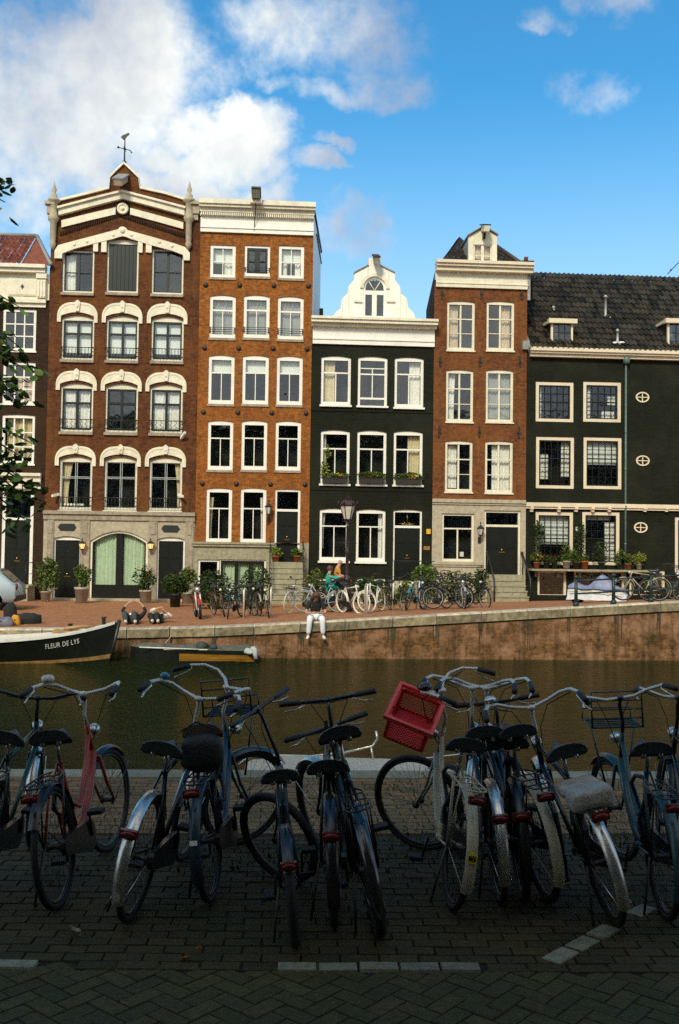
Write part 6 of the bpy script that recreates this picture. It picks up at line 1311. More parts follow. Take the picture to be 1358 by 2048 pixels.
cover('lower_cover', .14, .52, mat('silver_cover', (.55, .55, .56), .45, var=.15, scale=5, bump=.5)); cover('upper_cover', .50, 1.1, mat('blue_grey_cover', (.20, .23, .36), .5, var=.3, scale=5, bump=.5))
for x in (.28, L_-.3):
    q = M(); n = 18; q.tube([(x+.22*math.cos(2*math.pi*i/n), 0, .25+.22*math.sin(2*math.pi*i/n)) for i in range(n)], .05, 6, closed=True); q.build('wheel', RUB, cmo)
q = M(); q.tube([(.1, -.36, .40), (L_*.5, -.38, .42), (L_-.1, -.34, .36)], .02, 5); q.build('strap', BEIGE, cmo)
# ================================================================== green railing
RG = mat('railing_green', (.010, .028, .024), .45, var=.3); m0 = Thing('canal_railing', 'dark green post and rail railing on the raised end of the far quay', 'railing', (onY(1152, 1200, YQ+.25).x, YQ+.25, gz(onY(1152, 1200, YQ).x, YQ)))
prev = None; YR = YQ+.25
for u in (1152, 1227, 1302, 1378, 1455):
    x = onY(u, 1200, YR).x; z = gz(x, YQ); q = M(); q.tube([(x, YR, z), (x, YR, z+.80)], [.055, .045], 8); q.lathe([(.09, 0), (.09, .10), (.05, .14)], (x, YR, z), 8); q.lathe([(.05, .78), (.07, .80), (.07, .84), (.03, .88)], (x, YR, z), 8); m0.part('post', q, RG)
    if prev:
        for hh in (.72, .36): q = M(); q.tube([(prev[0], YR, prev[1]+hh), (x, YR, z+hh)], .024, 6); m0.part('rail', q, RG)
    prev = (x, z)
# ================================================================== street lamp
p = onG(693, 1223); lp = Thing('street_lamp', 'dark crown-topped street lamp on the far quay beside the man in the orange shirt', 'lamp', p)
RB = mat('lamp_brown_black', (.035, .014, .012), .45, var=.4); hz = onY(689, 1040, p.y).z-p.z; ht = onY(689, 993, p.y).z-p.z
q = M(); q.lathe([(.20, 0), (.20, .12), (.15, .16), (.15, .55), (.17, .60), (.12, .66), (.11, 1.0), (.13, 1.04), (.075, 1.12), (.06, 1.2), (.05, hz*.62), (.07, hz*.64), (.05, hz*.66), (.04, hz-.25), (.06, hz-.23), (.035, hz-.18), (.035, hz)], p, 12); q.tube([p+Vector((-.3, 0, hz-.75)), p+Vector((.3, 0, hz-.75))], .016, 5); lp.part('post', q, RB)
q = M(); H_ = ht-hz
q.lathe([(.03, -.05), (.10, .0), (.14, .03)], p+Vector((0, 0, hz)), 6, smooth=False)
for k in range(6): a = math.pi/3*k; q.tube([p+Vector((.13*math.cos(a), .13*math.sin(a), hz+.02)), p+Vector((.25*math.cos(a), .25*math.sin(a), hz+H_*.60))], .014, 4); q.tube([p+Vector((0, 0, hz-.18)), p+Vector((.12*math.cos(a), .12*math.sin(a), hz+.0))], .01, 4)
q.lathe([(.27, H_*.60), (.30, H_*.63), (.20, H_*.80), (.09, H_*.88), (.11, H_*.92), (.04, H_*.96), (.05, H_), (.001, H_*1.06)], p+Vector((0, 0, hz)), 6, smooth=False)
for k in range(6):
    a = math.pi/3*k; c = p+Vector((.29*math.cos(a), .29*math.sin(a), hz+H_*.66)); q.tube([c-Vector((0, 0, .04)), c+Vector((.03*math.cos(a), .03*math.sin(a), .06)), c+Vector((0, 0, .14))], [.035, .03, .006], 4)
lh = lp.part('lantern_frame', q, RB); q = M(); q.lathe([(.12, .03), (.24, H_*.60)], p+Vector((0, 0, hz)), 6, smooth=False); lp.part('lantern_glass', q, LAMPG, lh); q = M(); q.lathe([(.262, H_*.645), (.17, H_*.79)], p+Vector((0, 0, hz+.012)), 6, smooth=False); lp.part('lantern_roof', q, ZINC, lh)
# ================================================================== plants
POTW = mat('pale_planter', (.42, .38, .30), .85, var=.25, scale=7, dirt=.3); POTT = mat('terracotta_pot', (.36, .10, .03), .8, var=.25); POTD = mat('dark_pot', (.02, .024, .022), .6)
LF1 = mat('bush_leaf', (.080, .125, .018), .6, var=.5, scale=6, island=.5, spec=.3); LF2 = mat('dark_bush_leaf', (.030, .058, .010), .6, var=.5, scale=6, island=.5, spec=.3); LF3 = mat('yellow_green_leaf', (.20, .24, .03), .6, var=.4, scale=6, island=.4, spec=.3); FLR = mat('red_flower', (.45, .02, .015), .7, island=.4); FLY = mat('yellow_flower', (.75, .50, .03), .7, island=.3); FLO = mat('orange_flower', (.6, .20, .06), .7, island=.3)
rp = random.Random(5)
def bushm(c, r, n, s_, up=.0):
    n = int(n*(2.0 if n > 100 else 1)); s_ *= 1.2
    m = M(); cl = [Vector((rp.gauss(0, .45), rp.gauss(0, .45), rp.uniform(-.7, .8))) for _ in range(max(5, n//45))]
    for k in range(n):
        q = cl[rp.randrange(len(cl))]+Vector([rp.gauss(0, .26) for _ in range(3)]); q = q.normalized()*min(q.length, 1.05)
        p = Vector(c)+Vector((q.x*r[0], q.y*r[1], q.z*r[2])); a = rp.uniform(0, 6.28); d = Vector((math.cos(a), math.sin(a), rp.uniform(-.3, 1)+up)).normalized(); w_ = d.cross(Vector((rp.uniform(-1, 1), rp.uniform(-1, 1), .4))).normalized(); l = s_*rp.uniform(.6, 1.4)
        m.add([p, p+d*l*.5+w_*l*.3, p+d*l, p+d*l*.5-w_*l*.3], [(0, 1, 2, 3)])
    return m
def plant(name, label, cat, base, pot, bush, leafm, flowers=None, group=None, stems=True):
    t_ = Thing(name, label, cat, base, group); b = Vector(base); hp = 0
    if pot:
        rt, rb_, hp, pm = pot; q = M(); q.lathe([(rb_, 0), (rt*.95, hp*.85), (rt*1.06, hp*.86), (rt*1.06, hp), (rt*.9, hp), (rt*.85, hp*.9), (.001, hp*.9)], b, 12); t_.part('pot', q, pm)
    r, h_, n, s_ = bush; r *= .88; c = b+Vector((0, 0, hp+h_*.5-.03)); 
    if stems:
        q = M(); 
        for k in range(5): a = k*1.26; q.tube([b+Vector((0, 0, hp*.8)), b+Vector((r*.35*math.cos(a), r*.35*math.sin(a), hp+h_*.7))], [.012, .005], 4)
        t_.part('stems', q, BARK)
    t_.part('foliage', bushm(c, (r, r*.8, h_*.55), n, s_), leafm)
    if flowers: t_.part('blossom', bushm(c+Vector((0, -r*.2, h_*.1)), (r*.9, r*.8, h_*.5), flowers[1], s_*.9), flowers[0])
    return t_
GP = 'potted plants along the houses'
def gp(u, v): p = onG(u, v); return p
plant('potted_shrub', 'tall feathery green shrub in a pale round pot at the left corner of the warehouse', 'plant', gp(91, 1203), (.22, .17, .42, POTW), (.52, 1.25, 700, .09), LF1, group=GP)
plant('potted_shrub', 'small upright shrub in a tall pale planter between the left door and the arched doors', 'plant', gp(163, 1206), (.28, .22, .62, POTW), (.36, .85, 420, .08), LF1, group=GP)
plant('potted_shrub', 'loose flowering shrub in a pale square planter at the right of the arched doors', 'plant', gp(291, 1206), (.25, .22, .52, POTW), (.50, 1.0, 360, .09), LF2, (FLO, 24), group=GP)
plant('potted_shrub', 'dark broad shrub in a black pot before the right door of the warehouse', 'plant', gp(350, 1214), (.22, .18, .5, POTD), (.48, .75, 520, .10), LF2, group=GP)
plant('potted_shrub', 'pale green shrub in a pale pot between the warehouse and the orange house', 'plant', gp(375, 1207), (.26, .2, .45, POTW), (.36, .95, 380, .09), LF1, group=GP)
plant('garden_bush', 'wide dark bush before the basement window left of the red moped handlebars', 'bush', gp(425, 1218), None, (.85, 1.3, 1100, .09), LF2, group='bushes on the pavement')
plant('garden_bush', 'clipped round dark bush left of the stone steps', 'bush', gp(511, 1217), None, (.60, 1.45, 1000, .075), LF2, group='bushes on the pavement')
plant('garden_bush', 'climbing bush with orange flowers between the steps and the black house', 'bush', gp(628, 1214), None, (.50, 1.35, 620, .08), LF1, (FLO, 26), group='bushes on the pavement')
plant('garden_bush', 'low spreading bush under the basement window of the black house behind the white bicycles', 'bush', gp(735, 1208), None, (1.0, 1.0, 900, .09), LF2, group='bushes on the pavement')
plant('garden_bush', 'yellowish low bush right of the white bicycles', 'bush', gp(770, 1210), None, (.55, .7, 420, .08), LF1, (FLY, 30), group='bushes on the pavement')
plant('garden_bush', 'leafy bush at the foot of the black house door', 'bush', gp(806, 1206), None, (.55, .85, 420, .09), LF1, group='bushes on the pavement')
plant('garden_bush', 'bright tall bush at the corner of the black and the pale stone house', 'bush', gp(851, 1208), None, (.62, 1.45, 900, .10), LF1, group='bushes on the pavement')
plant('garden_bush', 'dark clipped hedge under the window of the pale stone house', 'bush', gp(915, 1207), None, (1.05, 1.15, 1000, .08), LF2, group='bushes on the pavement')
plant('garden_bush', 'dark bush just left of the stone steps of the pale house', 'bush', gp(960, 1206), None, (.36, 1.3, 420, .09), LF2, group='bushes on the pavement')
for k, (u, lb) in enumerate(((1064, 'dark bush right of the steps of the pale stone house'), (1098, 'dark bush with white dots under the first basement window of the dark house'), (1122, 'dark low bush just left of the covered motorcycle'))):
    plant('garden_bush', lb, 'bush', gp(u, 1200), None, (.62, 1.15-.15*k, 800, .09), LF2, (WHITE2, 6), group='bushes on the pavement')
plant('garden_bush', 'round green bush behind the railing near the right edge', 'bush', gp(1300, 1192), None, (.75, 1.25, 800, .09), LF1, group='bushes on the pavement')
# pots on the shelf of the dark house
GSH = 'flower pots on the stone shelf of the dark house'
def sh(u): return Vector((onY(u, 1137, YF-.3).x, YF-.3, SHELF_Z))
for (u, pm, s_, r, h_, lm_, fl, lb) in ((1073, POTT, .13, .24, .42, LF1, (FLO, 16), 'small terracotta pot with orange bloom, leftmost on the stone shelf'), (1093, POTD, .14, .26, .28, LF2, (FLR, 30), 'grey pot with red geraniums below the left grid window'), (1109, POTD, .13, .26, .28, LF2, (FLR, 34), 'blue-grey pot with red geraniums right of another such pot'), (1133, POTW, .17, .34, .75, LF1, None, 'pale bowl with a tall bush at the right of the left grid window'), (1152, POTD, .15, .26, .50, LF1, None, 'dark pot with green tufts between the two grid windows'), (1169, POTT, .17, .16, .30, LF1, None, 'large bright terracotta pot at the left of the right grid window'), (1203, POTD, .15, .42, .85, LF2, None, 'dark pot with a wide bush before the right grid window'), (1239, POTD, .12, .24, .65, LF1, None, 'dark pot with a thin plant at the right of the right grid window'), (1257, POTT, .13, .18, .40, LF1, (FLR, 8), 'terracotta pot right of the green downpipe'), (1278, POTW, .12, .28, .55, LF3, None, 'yellow-green bush, rightmost on the stone shelf')):
    plant('flower_pot', lb, 'flower pot', sh(u), (s_, s_*.75, s_*1.9, pm), (r, h_, 190, .07), lm_, fl, GSH)
for u, lb in ((1078, 'thin climbing plant beside the left grid window'), (1160, 'dark tree-like plant between the two grid windows')): 
    b = sh(u)+Vector((0, .1, .0)); plant('tall_plant', lb, 'plant', b, (.1, .08, .2, POTD), (.26, 1.7, 260, .08), LF2)
# pots on the steps of the orange house
for u, lb in ((551, 'terracotta pot with bright green leaves, left of the pair atop the stone steps'), (594, 'terracotta pot with darker leaves, right of the pair atop the stone steps')):
    p = onY(u, 1124, YF-.3); plant('flower_pot', lb, 'flower pot', (p.x, p.y, H2.Z(1124, u)+.001), (.16, .12, .26, POTT), (.24, .32, 200, .08), LF3 if u < 570 else LF1, None, 'pots on the stone steps')
# window boxes of the black house
for k, r in enumerate(FLW):
    x0, x1, z0, z1 = r; b = Vector(((x0+x1)/2, YF-.12, z0-.02)); t_ = Thing('window_box', ('window box with yellow flowers and a climbing vine on the black house', 'window box with low flowers, middle one of three on the black house', 'window box with yellow flowers, rightmost of three on the black house')[k], 'window box', b, 'window boxes of the black house')
    q = M(); q.box(x0-.02, x1+.02, YF-.22, YF-.03, z0-.06, z0+.16); q.box(x0-.04, x1+.04, YF-.24, YF-.01, z0+.161, z0+.185); t_.part('box', q, mat('dark_wood', (.02, .014, .010), .7))
    t_.part('foliage', bushm(((x0+x1)/2, YF-.12, z0+.26), ((x1-x0)*.55, .12, .16), 330, .08), LF1); t_.part('blossom', bushm(((x0+x1)/2+(.0 if k else .1), YF-.14, z0+.28), ((x1-x0)*(.2, .35, .4)[k], .1, .10), 60, .07), FLY)
    if k == 0: t_.part('vine', bushm((x0+.12, YF-.1, z0+.85), (.22, .1, .65), 150, .08), LF3)
plant('climbing_plant', 'yellow-green plant trailing beside the window of the dark house right of the pipe', 'plant', sh(1296)-Vector((0, 0, 1.2)), None, (.35, 1.2, 200, .08), LF1)
# ================================================================== people
SKIN = mat('skin', (.52, .27, .17), .55, var=.1, scale=9); HAIRB = mat('dark_hair', (.018, .011, .008), .6, var=.4, scale=30); HAIRL = mat('brown_hair', (.10, .04, .02), .6, var=.3, scale=30)
def skinm(name, parent, mt, nodes, edges, levels=1):
    """one continuous skinned body: nodes {key: (pos, radius)}"""
    keys = list(nodes); me = bpy.data.meshes.new(name); me.from_pydata([nodes[k][0] for k in keys], [(keys.index(a), keys.index(b)) for a, b in edges], []); me.materials.append(mt)
    o = bpy.data.objects.new(name, me); COL.objects.link(o); o.parent = parent
    sk = o.modifiers.new('skin', 'SKIN'); sk.use_smooth_shade = True
    for k, v in zip(keys, me.skin_vertices[0].data if me.skin_vertices else []): pass
    if not me.skin_vertices: me.skin_vertices.new() if hasattr(me.skin_vertices, 'new') else None
    for i, k in enumerate(keys):
        d = me.skin_vertices[0].data[i]; r = nodes[k][1]; d.radius = (r, r) if not isinstance(r, tuple) else r; d.use_root = (i == 0)
    ss = o.modifiers.new('sub', 'SUBSURF'); ss.levels = levels; ss.render_levels = levels; return o
def V(*a): return Vector(a)
def person(label, loc, rotz, J, shirt, trousers, shoe, hair=HAIRB, hairlong=False, bald=False, sleeves=.45, group=None, s=1.0):
    """J: joints in local metres; x forward, y left"""
    o = root('person', label, 'person', loc, group); o.rotation_euler = (0, 0, rotz); o.scale = (s, s, s)
    pel, ch, nk, hd = J['pel'], J['ch'], J['nk'], J['hd']; up = (hd-nk).normalized(); face = J['face'].normalized(); side = up.cross(face).normalized()
    N = {'pel': (pel, .11), 'waist': (pel.lerp(ch, .5), .10), 'ch': (ch, .12), 'nk': (nk, .055), 'jaw': (hd-up*.06+face*.02, .062), 'hd': (hd+up*.02, .088), 'top': (hd+up*.085-face*.01, .07), 'nose': (hd+face*.10-up*.01, .014)}
    E = [('pel', 'waist'), ('waist', 'ch'), ('ch', 'nk'), ('nk', 'jaw'), ('jaw', 'hd'), ('hd', 'top'), ('hd', 'nose')]
    for s_ in 'LR':
        sh_, el, wr, kn, an, to, hp = [J[a+s_] for a in ('sh', 'el', 'wr', 'kn', 'an', 'to', 'hp')]
        N.update({'sh'+s_: (sh_, .060), 'el'+s_: (el, .042), 'fm'+s_: (el.lerp(wr, .35), .041), 'wr'+s_: (wr, .026), 'hp'+s_: (hp, .095), 'kn'+s_: (kn, .062), 'cf'+s_: (kn.lerp(an, .3), .058), 'an'+s_: (an, .036), 'to'+s_: (to, .028)})
        d = (J['hand'+s_]-wr).normalized() if 'hand'+s_ in J else (wr-el).normalized(); w_ = d.cross(Vector((.1, .2, 1))).normalized(); dn = w_.cross(d)
        N['pm'+s_] = (wr+d*.07, (.020, .036)); E += [('wr'+s_, 'pm'+s_)]
        for i, ln in enumerate((.060, .072, .078, .070)): 
            f0 = wr+d*.085+w_*(.027-.018*i); N['f%d%s' % (i, s_)] = (f0+d*ln*.5-dn*.008, .0085); N['g%d%s' % (i, s_)] = (f0+d*ln*.85-dn*.030, .0075); E += [('pm'+s_, 'f%d%s' % (i, s_)), ('f%d%s' % (i, s_), 'g%d%s' % (i, s_))]
        N['t'+s_] = (wr+d*.06+w_*.05*(1 if s_ == 'L' else -1)-dn*.01, .010); E += [('wr'+s_, 't'+s_)]
        E += [('ch', 'sh'+s_), ('sh'+s_, 'el'+s_), ('el'+s_, 'fm'+s_), ('fm'+s_, 'wr'+s_), ('pel', 'hp'+s_), ('hp'+s_, 'kn'+s_), ('kn'+s_, 'cf'+s_), ('cf'+s_, 'an'+s_), ('an'+s_, 'to'+s_)]
    body = skinm('body', o, SKIN, N, E)
    q = M(); 
    for s_ in (-1, 1): q.ball(hd+face*.082+side*.032*s_+up*.02, .009, n=6, m=4); q.ball(hd+side*.09*s_-up*.005, .012, .018, .026, 6, 4)
    q.ball(hd+face*.085-up*.045, .008, .02, .006, 6, 4); q.build('face', mat('face_detail', (.20, .08, .05), .6), body)
    N = {'ch': (ch, .155), 'waist': (pel.lerp(ch, .5), .135), 'pel': (pel+(ch-pel)*.12, .135), 'nk': (ch.lerp(nk, .7), .075)}; E = [('ch', 'waist'), ('waist', 'pel'), ('ch', 'nk')]
    for s_ in 'LR':
        sh_, el, wr = J['sh'+s_], J['el'+s_], J['wr'+s_]; N['sh'+s_] = (sh_, .080); E.append(('ch', 'sh'+s_))
        if sleeves <= 1: N['sl'+s_] = (sh_.lerp(el, sleeves), .070); E.append(('sh'+s_, 'sl'+s_))
        else: N['sl'+s_] = (el, .060); N['sw'+s_] = (el.lerp(wr, sleeves-1), .045); E += [('sh'+s_, 'sl'+s_), ('sl'+s_, 'sw'+s_)]
    skinm('shirt', o, shirt, N, E)
    N = {'pel': (pel, .145)}; E = []
    for s_ in 'LR':
        hp, kn, an = J['hp'+s_], J['kn'+s_], J['an'+s_]; N.update({'hp'+s_: (hp, .115), 'th'+s_: (hp.lerp(kn, .5), .105), 'kn'+s_: (kn, .090), 'cf'+s_: (kn.lerp(an, .5), .080), 'an'+s_: (kn.lerp(an, .92), .070)}); E += [('pel', 'hp'+s_), ('hp'+s_, 'th'+s_), ('th'+s_, 'kn'+s_), ('kn'+s_, 'cf'+s_), ('cf'+s_, 'an'+s_)]
    skinm('trousers', o, trousers, N, E)
    for s_ in 'LR':
        an, to = J['an'+s_], J['to'+s_]; d = (to-an); skinm('shoe', o, shoe, {'a': (an+Vector((0, 0, -.01)), .050), 'b': (an.lerp(to, .5)-up*0+Vector((0, 0, -.005)), .048), 'c': (to, .042)}, [('a', 'b'), ('b', 'c')])
    if not bald:
        q = M(); q.ball(hd+up*.035-face*.018, .112, .106, .105, 14, 9, .08)
        if hairlong: q.tube([hd+up*.02-face*.07, hd-up*.10-face*.09, nk-face*.08, nk-face*.09-up*.12], [.085, .09, .075, .03], 10); [q.tube([hd+side*.085*s2+up*.03, hd+side*.095*s2-up*.1+face*.01, hd+side*.09*s2-up*.2+face*.02], [.035, .04, .015], 7) for s2 in (-1, 1)]
        q.build('hair', hair, o)
    return o
CL_BLK = mat('black_cotton', (.016, .016, .015), .9, var=.3, scale=20); CL_WHT = mat('white_cotton', (.80, .80, .82), .9, var=.06, scale=8, bump=.2); CL_ORG = mat('orange_cotton', (.65, .28, .02), .9, var=.12); CL_TEAL = mat('teal_cotton', (.03, .36, .30), .9, var=.15); CL_GRY = mat('grey_cotton', (.05, .06, .06), .9, var=.2); SHW = mat('white_canvas_shoe', (.78, .76, .68), .8); SHB = mat('dark_shoe', (.02, .02, .018), .6); CL_DK = mat('dark_denim', (.012, .02, .016), .9)
# seated on the quay edge, legs over the water, looking at a phone (faces -Y)
p = onY(631, 1246, YQ+.12); bz = gz(p.x, YQ)+.012
J = dict(pel=V(-.05, 0, .13), ch=V(.10, 0, .46), nk=V(.18, 0, .60), hd=V(.27, 0, .68), face=V(.75, 0, -.65), shL=V(.10, .19, .50), shR=V(.10, -.19, .50), elL=V(.20, .27, .23), elR=V(.20, -.27, .23), wrL=V(.40, .10, .24), wrR=V(.40, -.10, .24), handL=V(.46, .02, .27), handR=V(.46, -.02, .27), hpL=V(0, .10, .10), hpR=V(0, -.10, .10), knL=V(.42, .17, .09), knR=V(.42, -.17, .09), anL=V(.36, .20, -.38), anR=V(.36, -.20, -.38), toL=V(.53, .24, -.45), toR=V(.53, -.24, -.45))
po = person('person in black T-shirt and white trousers sitting on the quay edge with a phone', (p.x, YQ+.26, bz), R_(-90), J, CL_BLK, CL_WHT, SHW, HAIRL, True, sleeves=.75)
q = M(); q.obox(V(.47, 0, .29), V(.6, 0, .8).normalized(), V(0, 1, 0), V(-.8, 0, .6).normalized(), .07, .036, .005); ph = root('phone', 'dark phone held by the person seated on the quay edge', 'phone', (p.x, YQ+.26, bz)); ph.rotation_euler = (0, 0, R_(-90)); q.build('phone_body', IRON, ph)
# man pushing the bicycle (faces +X), standing behind it
pm = onG(682, 1223); pm = Vector((pm.x-.14, pm.y+.35, 0)); pm.z = gz(pm.x, pm.y)
J = dict(pel=V(0, 0, .93), ch=V(.03, 0, 1.32), nk=V(.05, 0, 1.48), hd=V(.10, 0, 1.62), face=V(1, .0, -.1), shL=V(.02, .20, 1.40), shR=V(.02, -.20, 1.40), elL=V(.14, .24, 1.12), elR=V(.10, -.26, 1.12), wrL=V(.38, .20, 1.08), wrR=V(.34, -.22, 1.06), hpL=V(0, .09, .90), hpR=V(0, -.09, .90), knL=V(.12, .10, .50), knR=V(-.02, -.10, .49), anL=V(.14, .10, .09), anR=V(-.22, -.10, .11), toL=V(.32, .11, .035), toR=V(-.06, -.11, .04))
person('bald person in an orange T-shirt standing beside the street lamp holding a bicycle', pm, R_(4), J, CL_ORG, CL_DK, SHB, bald=True, sleeves=.6)
# child on the rear rack leaning back, holding on (faces +X)
pc = onG(660, 1224); pc = Vector((pc.x-.05, pc.y, 0)); pc.z = gz(pc.x, pc.y)
J = dict(pel=V(0, 0, .90), ch=V(-.02, 0, 1.22), nk=V(.0, 0, 1.36), hd=V(.04, 0, 1.50), face=V(1, -.3, .1), shL=V(-.02, .16, 1.28), shR=V(-.02, -.16, 1.28), elL=V(.20, .18, 1.20), elR=V(.20, -.18, 1.18), wrL=V(.40, .14, 1.27), wrR=V(.40, -.14, 1.25), hpL=V(.02, .09, .88), hpR=V(.02, -.09, .88), knL=V(.30, .18, .84), knR=V(.30, -.18, .84), anL=V(.26, .20, .48), anR=V(.26, -.20, .48), toL=V(.40, .21, .42), toR=V(.40, -.21, .42))
person('child in teal sitting on the rear rack of the held bicycle', pc, R_(4), J, CL_TEAL, CL_TEAL, SHW, HAIRL, sleeves=1.7, s=.93)
# lying on their backs, feet towards the canal (local x = up the body, i.e. +Y)
p1 = onG(258, 1250); p1.z = gz(p1.x, p1.y)+.0
J = dict(pel=V(.55, 0, .13), ch=V(.95, 0, .16), nk=V(1.12, 0, .18), hd=V(1.26, 0, .20), face=V(-.35, 0, 1), shL=V(1.02, .2, .16), shR=V(1.02, -.2, .16), elL=V(1.0, .34, .34), elR=V(1.0, -.34, .34), wrL=V(1.04, .20, .55), wrR=V(1.04, -.20, .55), handL=V(1.06, .06, .62), handR=V(1.06, -.06, .62), hpL=V(.50, .1, .12), hpR=V(.50, -.1, .12), knL=V(.20, .17, .33), knR=V(.20, -.10, .35), anL=V(.0, .08, .07), anR=V(.0, -.16, .07), toL=V(-.10, .10, .14), toR=V(-.10, -.20, .14))
person('person lying on the quay paving with both arms raised in dark sleeves', p1, R_(90), J, CL_BLK, CL_GRY, SHW, HAIRL, sleeves=1.6); q = M(); q.ball((.80, 0, .21), .20, .13, .10, 12, 8); q.build('shirt_front', CL_WHT, bpy.data.objects['person.003'])
ja = bpy.data.objects[-1] if False else None
p2 = onG(309, 1249); p2.z = gz(p2.x, p2.y)
J = dict(pel=V(.50, 0, .13), ch=V(.88, -.05, .15), nk=V(1.04, -.08, .17), hd=V(1.16, -.08, .19), face=V(-.3, .2, 1), shL=V(.95, .15, .17), shR=V(.95, -.22, .17), elL=V(.80, .20, .35), elR=V(.70, -.42, .18), wrL=V(.78, -.02, .42), wrR=V(.62, -.20, .34), hpL=V(.46, .1, .13), hpR=V(.46, -.1, .13), knL=V(.22, .17, .28), knR=V(.22, .0, .30), anL=V(.02, .05, .07), anR=V(.02, -.09, .07), toL=V(-.08, .07, .15), toR=V(-.08, -.11, .15))
person('person in a pale long-sleeved top lying curled up on the quay paving', p2, R_(90), J, mat('pale_pink_cotton', (.70, .60, .52), .9), CL_DK, SHW, HAIRB, sleeves=1.7)
for nm, lb, u, v, r, mt in (('jacket', 'heap of dark jackets on the quay beside the orange bag', 52, 1247, (.42, .25, .17), CL_BLK), ('bag', 'small orange bag lying before the dark jackets', 32, 1250, (.12, .12, .17), CL_ORG), ('backpack', 'grey rounded backpack at the left edge on the quay', 6, 1252, (.26, .2, .16), mat('grey_nylon', (.16, .16, .20), .7, var=.3)), ('backpack', 'tall dark backpack standing behind the grey one', 20, 1238, (.20, .18, .30), CL_BLK)):
    p = onG(u, v); t_ = Thing(nm, lb, nm, p); q = M(); q.sbox(p+V(0, 0, r[2]*.62), r[0], r[1], r[2], .75, 22, 14); q.v = [tuple(Vector(v)*1+Vector((.12*mnoise.noise(Vector(v)*5), 0, .16*mnoise.noise(Vector(v)*4+Vector((9, 0, 0)))))*r[0]*2) for v in q.v]; t_.part('cloth_body', q, mt)
    q = M(); q.tube([p+V(-r[0]*.5, -r[1]*.7, r[2]*1.1), p+V(0, -r[1]*1.02, r[2]*.9), p+V(r[0]*.5, -r[1]*.6, r[2]*.5)], .015, 5); t_.part('strap', q, IRON)
# ================================================================== car at the left edge
CARP = mat('car_pale_blue', (.36, .44, .48), .25, var=.05, scale=2, coat=.5); p = onG(28, 1222); cz0 = p.z; car = Thing('parked_car', 'pale blue hatchback cut off by the left edge of the photo', 'car', (p.x-1.9, p.y+.9, cz0))
q = M(); X1 = p.x; sec = []
prof = [(-3.9, .35), (-3.9, .70), (-3.0, .92), (-2.3, 1.38), (-.75, 1.42), (-.22, .98), (-.02, .85), (0, .45), (-.1, .28)]
for y, sc in ((p.y+.12, .93), (p.y+.2, 1), (p.y+1.6, 1), (p.y+1.68, .93)):
    sec.append([(X1+a*(1 if sc == 1 else .985)-(.03 if sc < 1 else 0), y+((.12 if y < p.y+1 else -.12) if b > 1 else 0), cz0+(b*(1 if b < .5 else sc))) for a, b in prof])
vs = [v for s_ in sec for v in s_]; n = len(prof); q.add(vs, [(k*n+i, k*n+(i+1) % n, (k+1)*n+(i+1) % n, (k+1)*n+i) for k in range(3) for i in range(n)]+[tuple(range(n-1, -1, -1)), tuple(range(3*n, 4*n))], True); car.part('body', q, CARP)
q = M(); q.add([(X1-.16, p.y+.35, cz0+.99), (X1-.16, p.y+1.45, cz0+.99), (X1-.62, p.y+1.4, cz0+1.38), (X1-.62, p.y+.4, cz0+1.38)], [(0, 1, 2, 3)]); q.add([(X1-.5, p.y+.20, cz0+.95), (X1-2.6, p.y+.20, cz0+.95), (X1-2.2, p.y+.24, cz0+1.34), (X1-.85, p.y+.24, cz0+1.36)], [(0, 1, 2, 3)]); car.part('window', q, mat('car_glass', (.01, .012, .012), .05, spec=.8))
for x in (-.72, -3.1):
    for y in (.12, 1.5): q = M(); q.lathe([(.30, 0), (.31, .02), (.31, .18), (.30, .2), (.001, .2)], (X1+x, p.y+y+.2, cz0+.31), 20, Matrix.Rotation(R_(90), 3, 'X')); w_ = car.part('wheel', q, RUB); q = M(); q.lathe([(.18, 0), (.18, .01), (.05, .02)], (X1+x, p.y+y-.002, cz0+.31), 14, Matrix.Rotation(R_(90), 3, 'X')); car.part('rim', q, ALU, w_)
q = M(); q.ball((X1-.02, p.y+.30, cz0+.80), .06, .10, .12, 8, 6); car.part('tail_light', q, REDL); q = M(); q.box(X1-.15, X1+.03, p.y+.25, p.y+1.55, cz0+.33, cz0+.50); car.part('bumper', q, IRON)
# ================================================================== boats
HULLB = mat('black_hull', (.010, .013, .009), .4, var=.4, scale=3, dirt=.2); DECKW = mat('white_gunwale', (.78, .76, .68), .5, var=.12, scale=5, dirt=.25); RUST = mat('ochre_boot_stripe', (.30, .17, .05), .6, var=.5, scale=6); WOODY = mat('varnished_yellow_wood', (.42, .20, .03), .35, var=.5, scale=3, stretch=(.4, 1, 6)); TARP = mat('grey_green_tarp', (.11, .11, .075), .6, var=.5, scale=7, bump=.6); TARPW = mat('pale_tarp', (.42, .46, .44), .6, var=.3, scale=7, bump=.6)
YB = 25.4; bow = onY(226, 1249, YB); B0 = Thing('canal_boat', 'long black open boat with white gunwale and lettering on its bow', 'boat', (bow.x-4, YB, WZ))
LEN = 9.5; ZB = bow.z
def sheer(t_): # t_ distance back from the bow
    return ZB - .53*(1-math.exp(-t_/1.5)) - .02*t_*0
def halfb(t_, w_): # w_ 0 keel .. 1 gunwale
    full = 1.05*(1-math.exp(-t_/1.6))*(1 if t_ < 7 else 1-.25*((t_-7)/2.5)**2); return max(.02, full*(.55+.45*w_)) if t_ > .02 else .015
YC = YB+.75
def hullp(t_, w_, side=-1):
    rake = .38*(1-w_)*math.exp(-t_/.6); z0 = WZ-.25; z = z0+(sheer(t_)-z0)*w_; return Vector((bow.x-t_-rake*.6, YC+side*halfb(t_, w_), z))
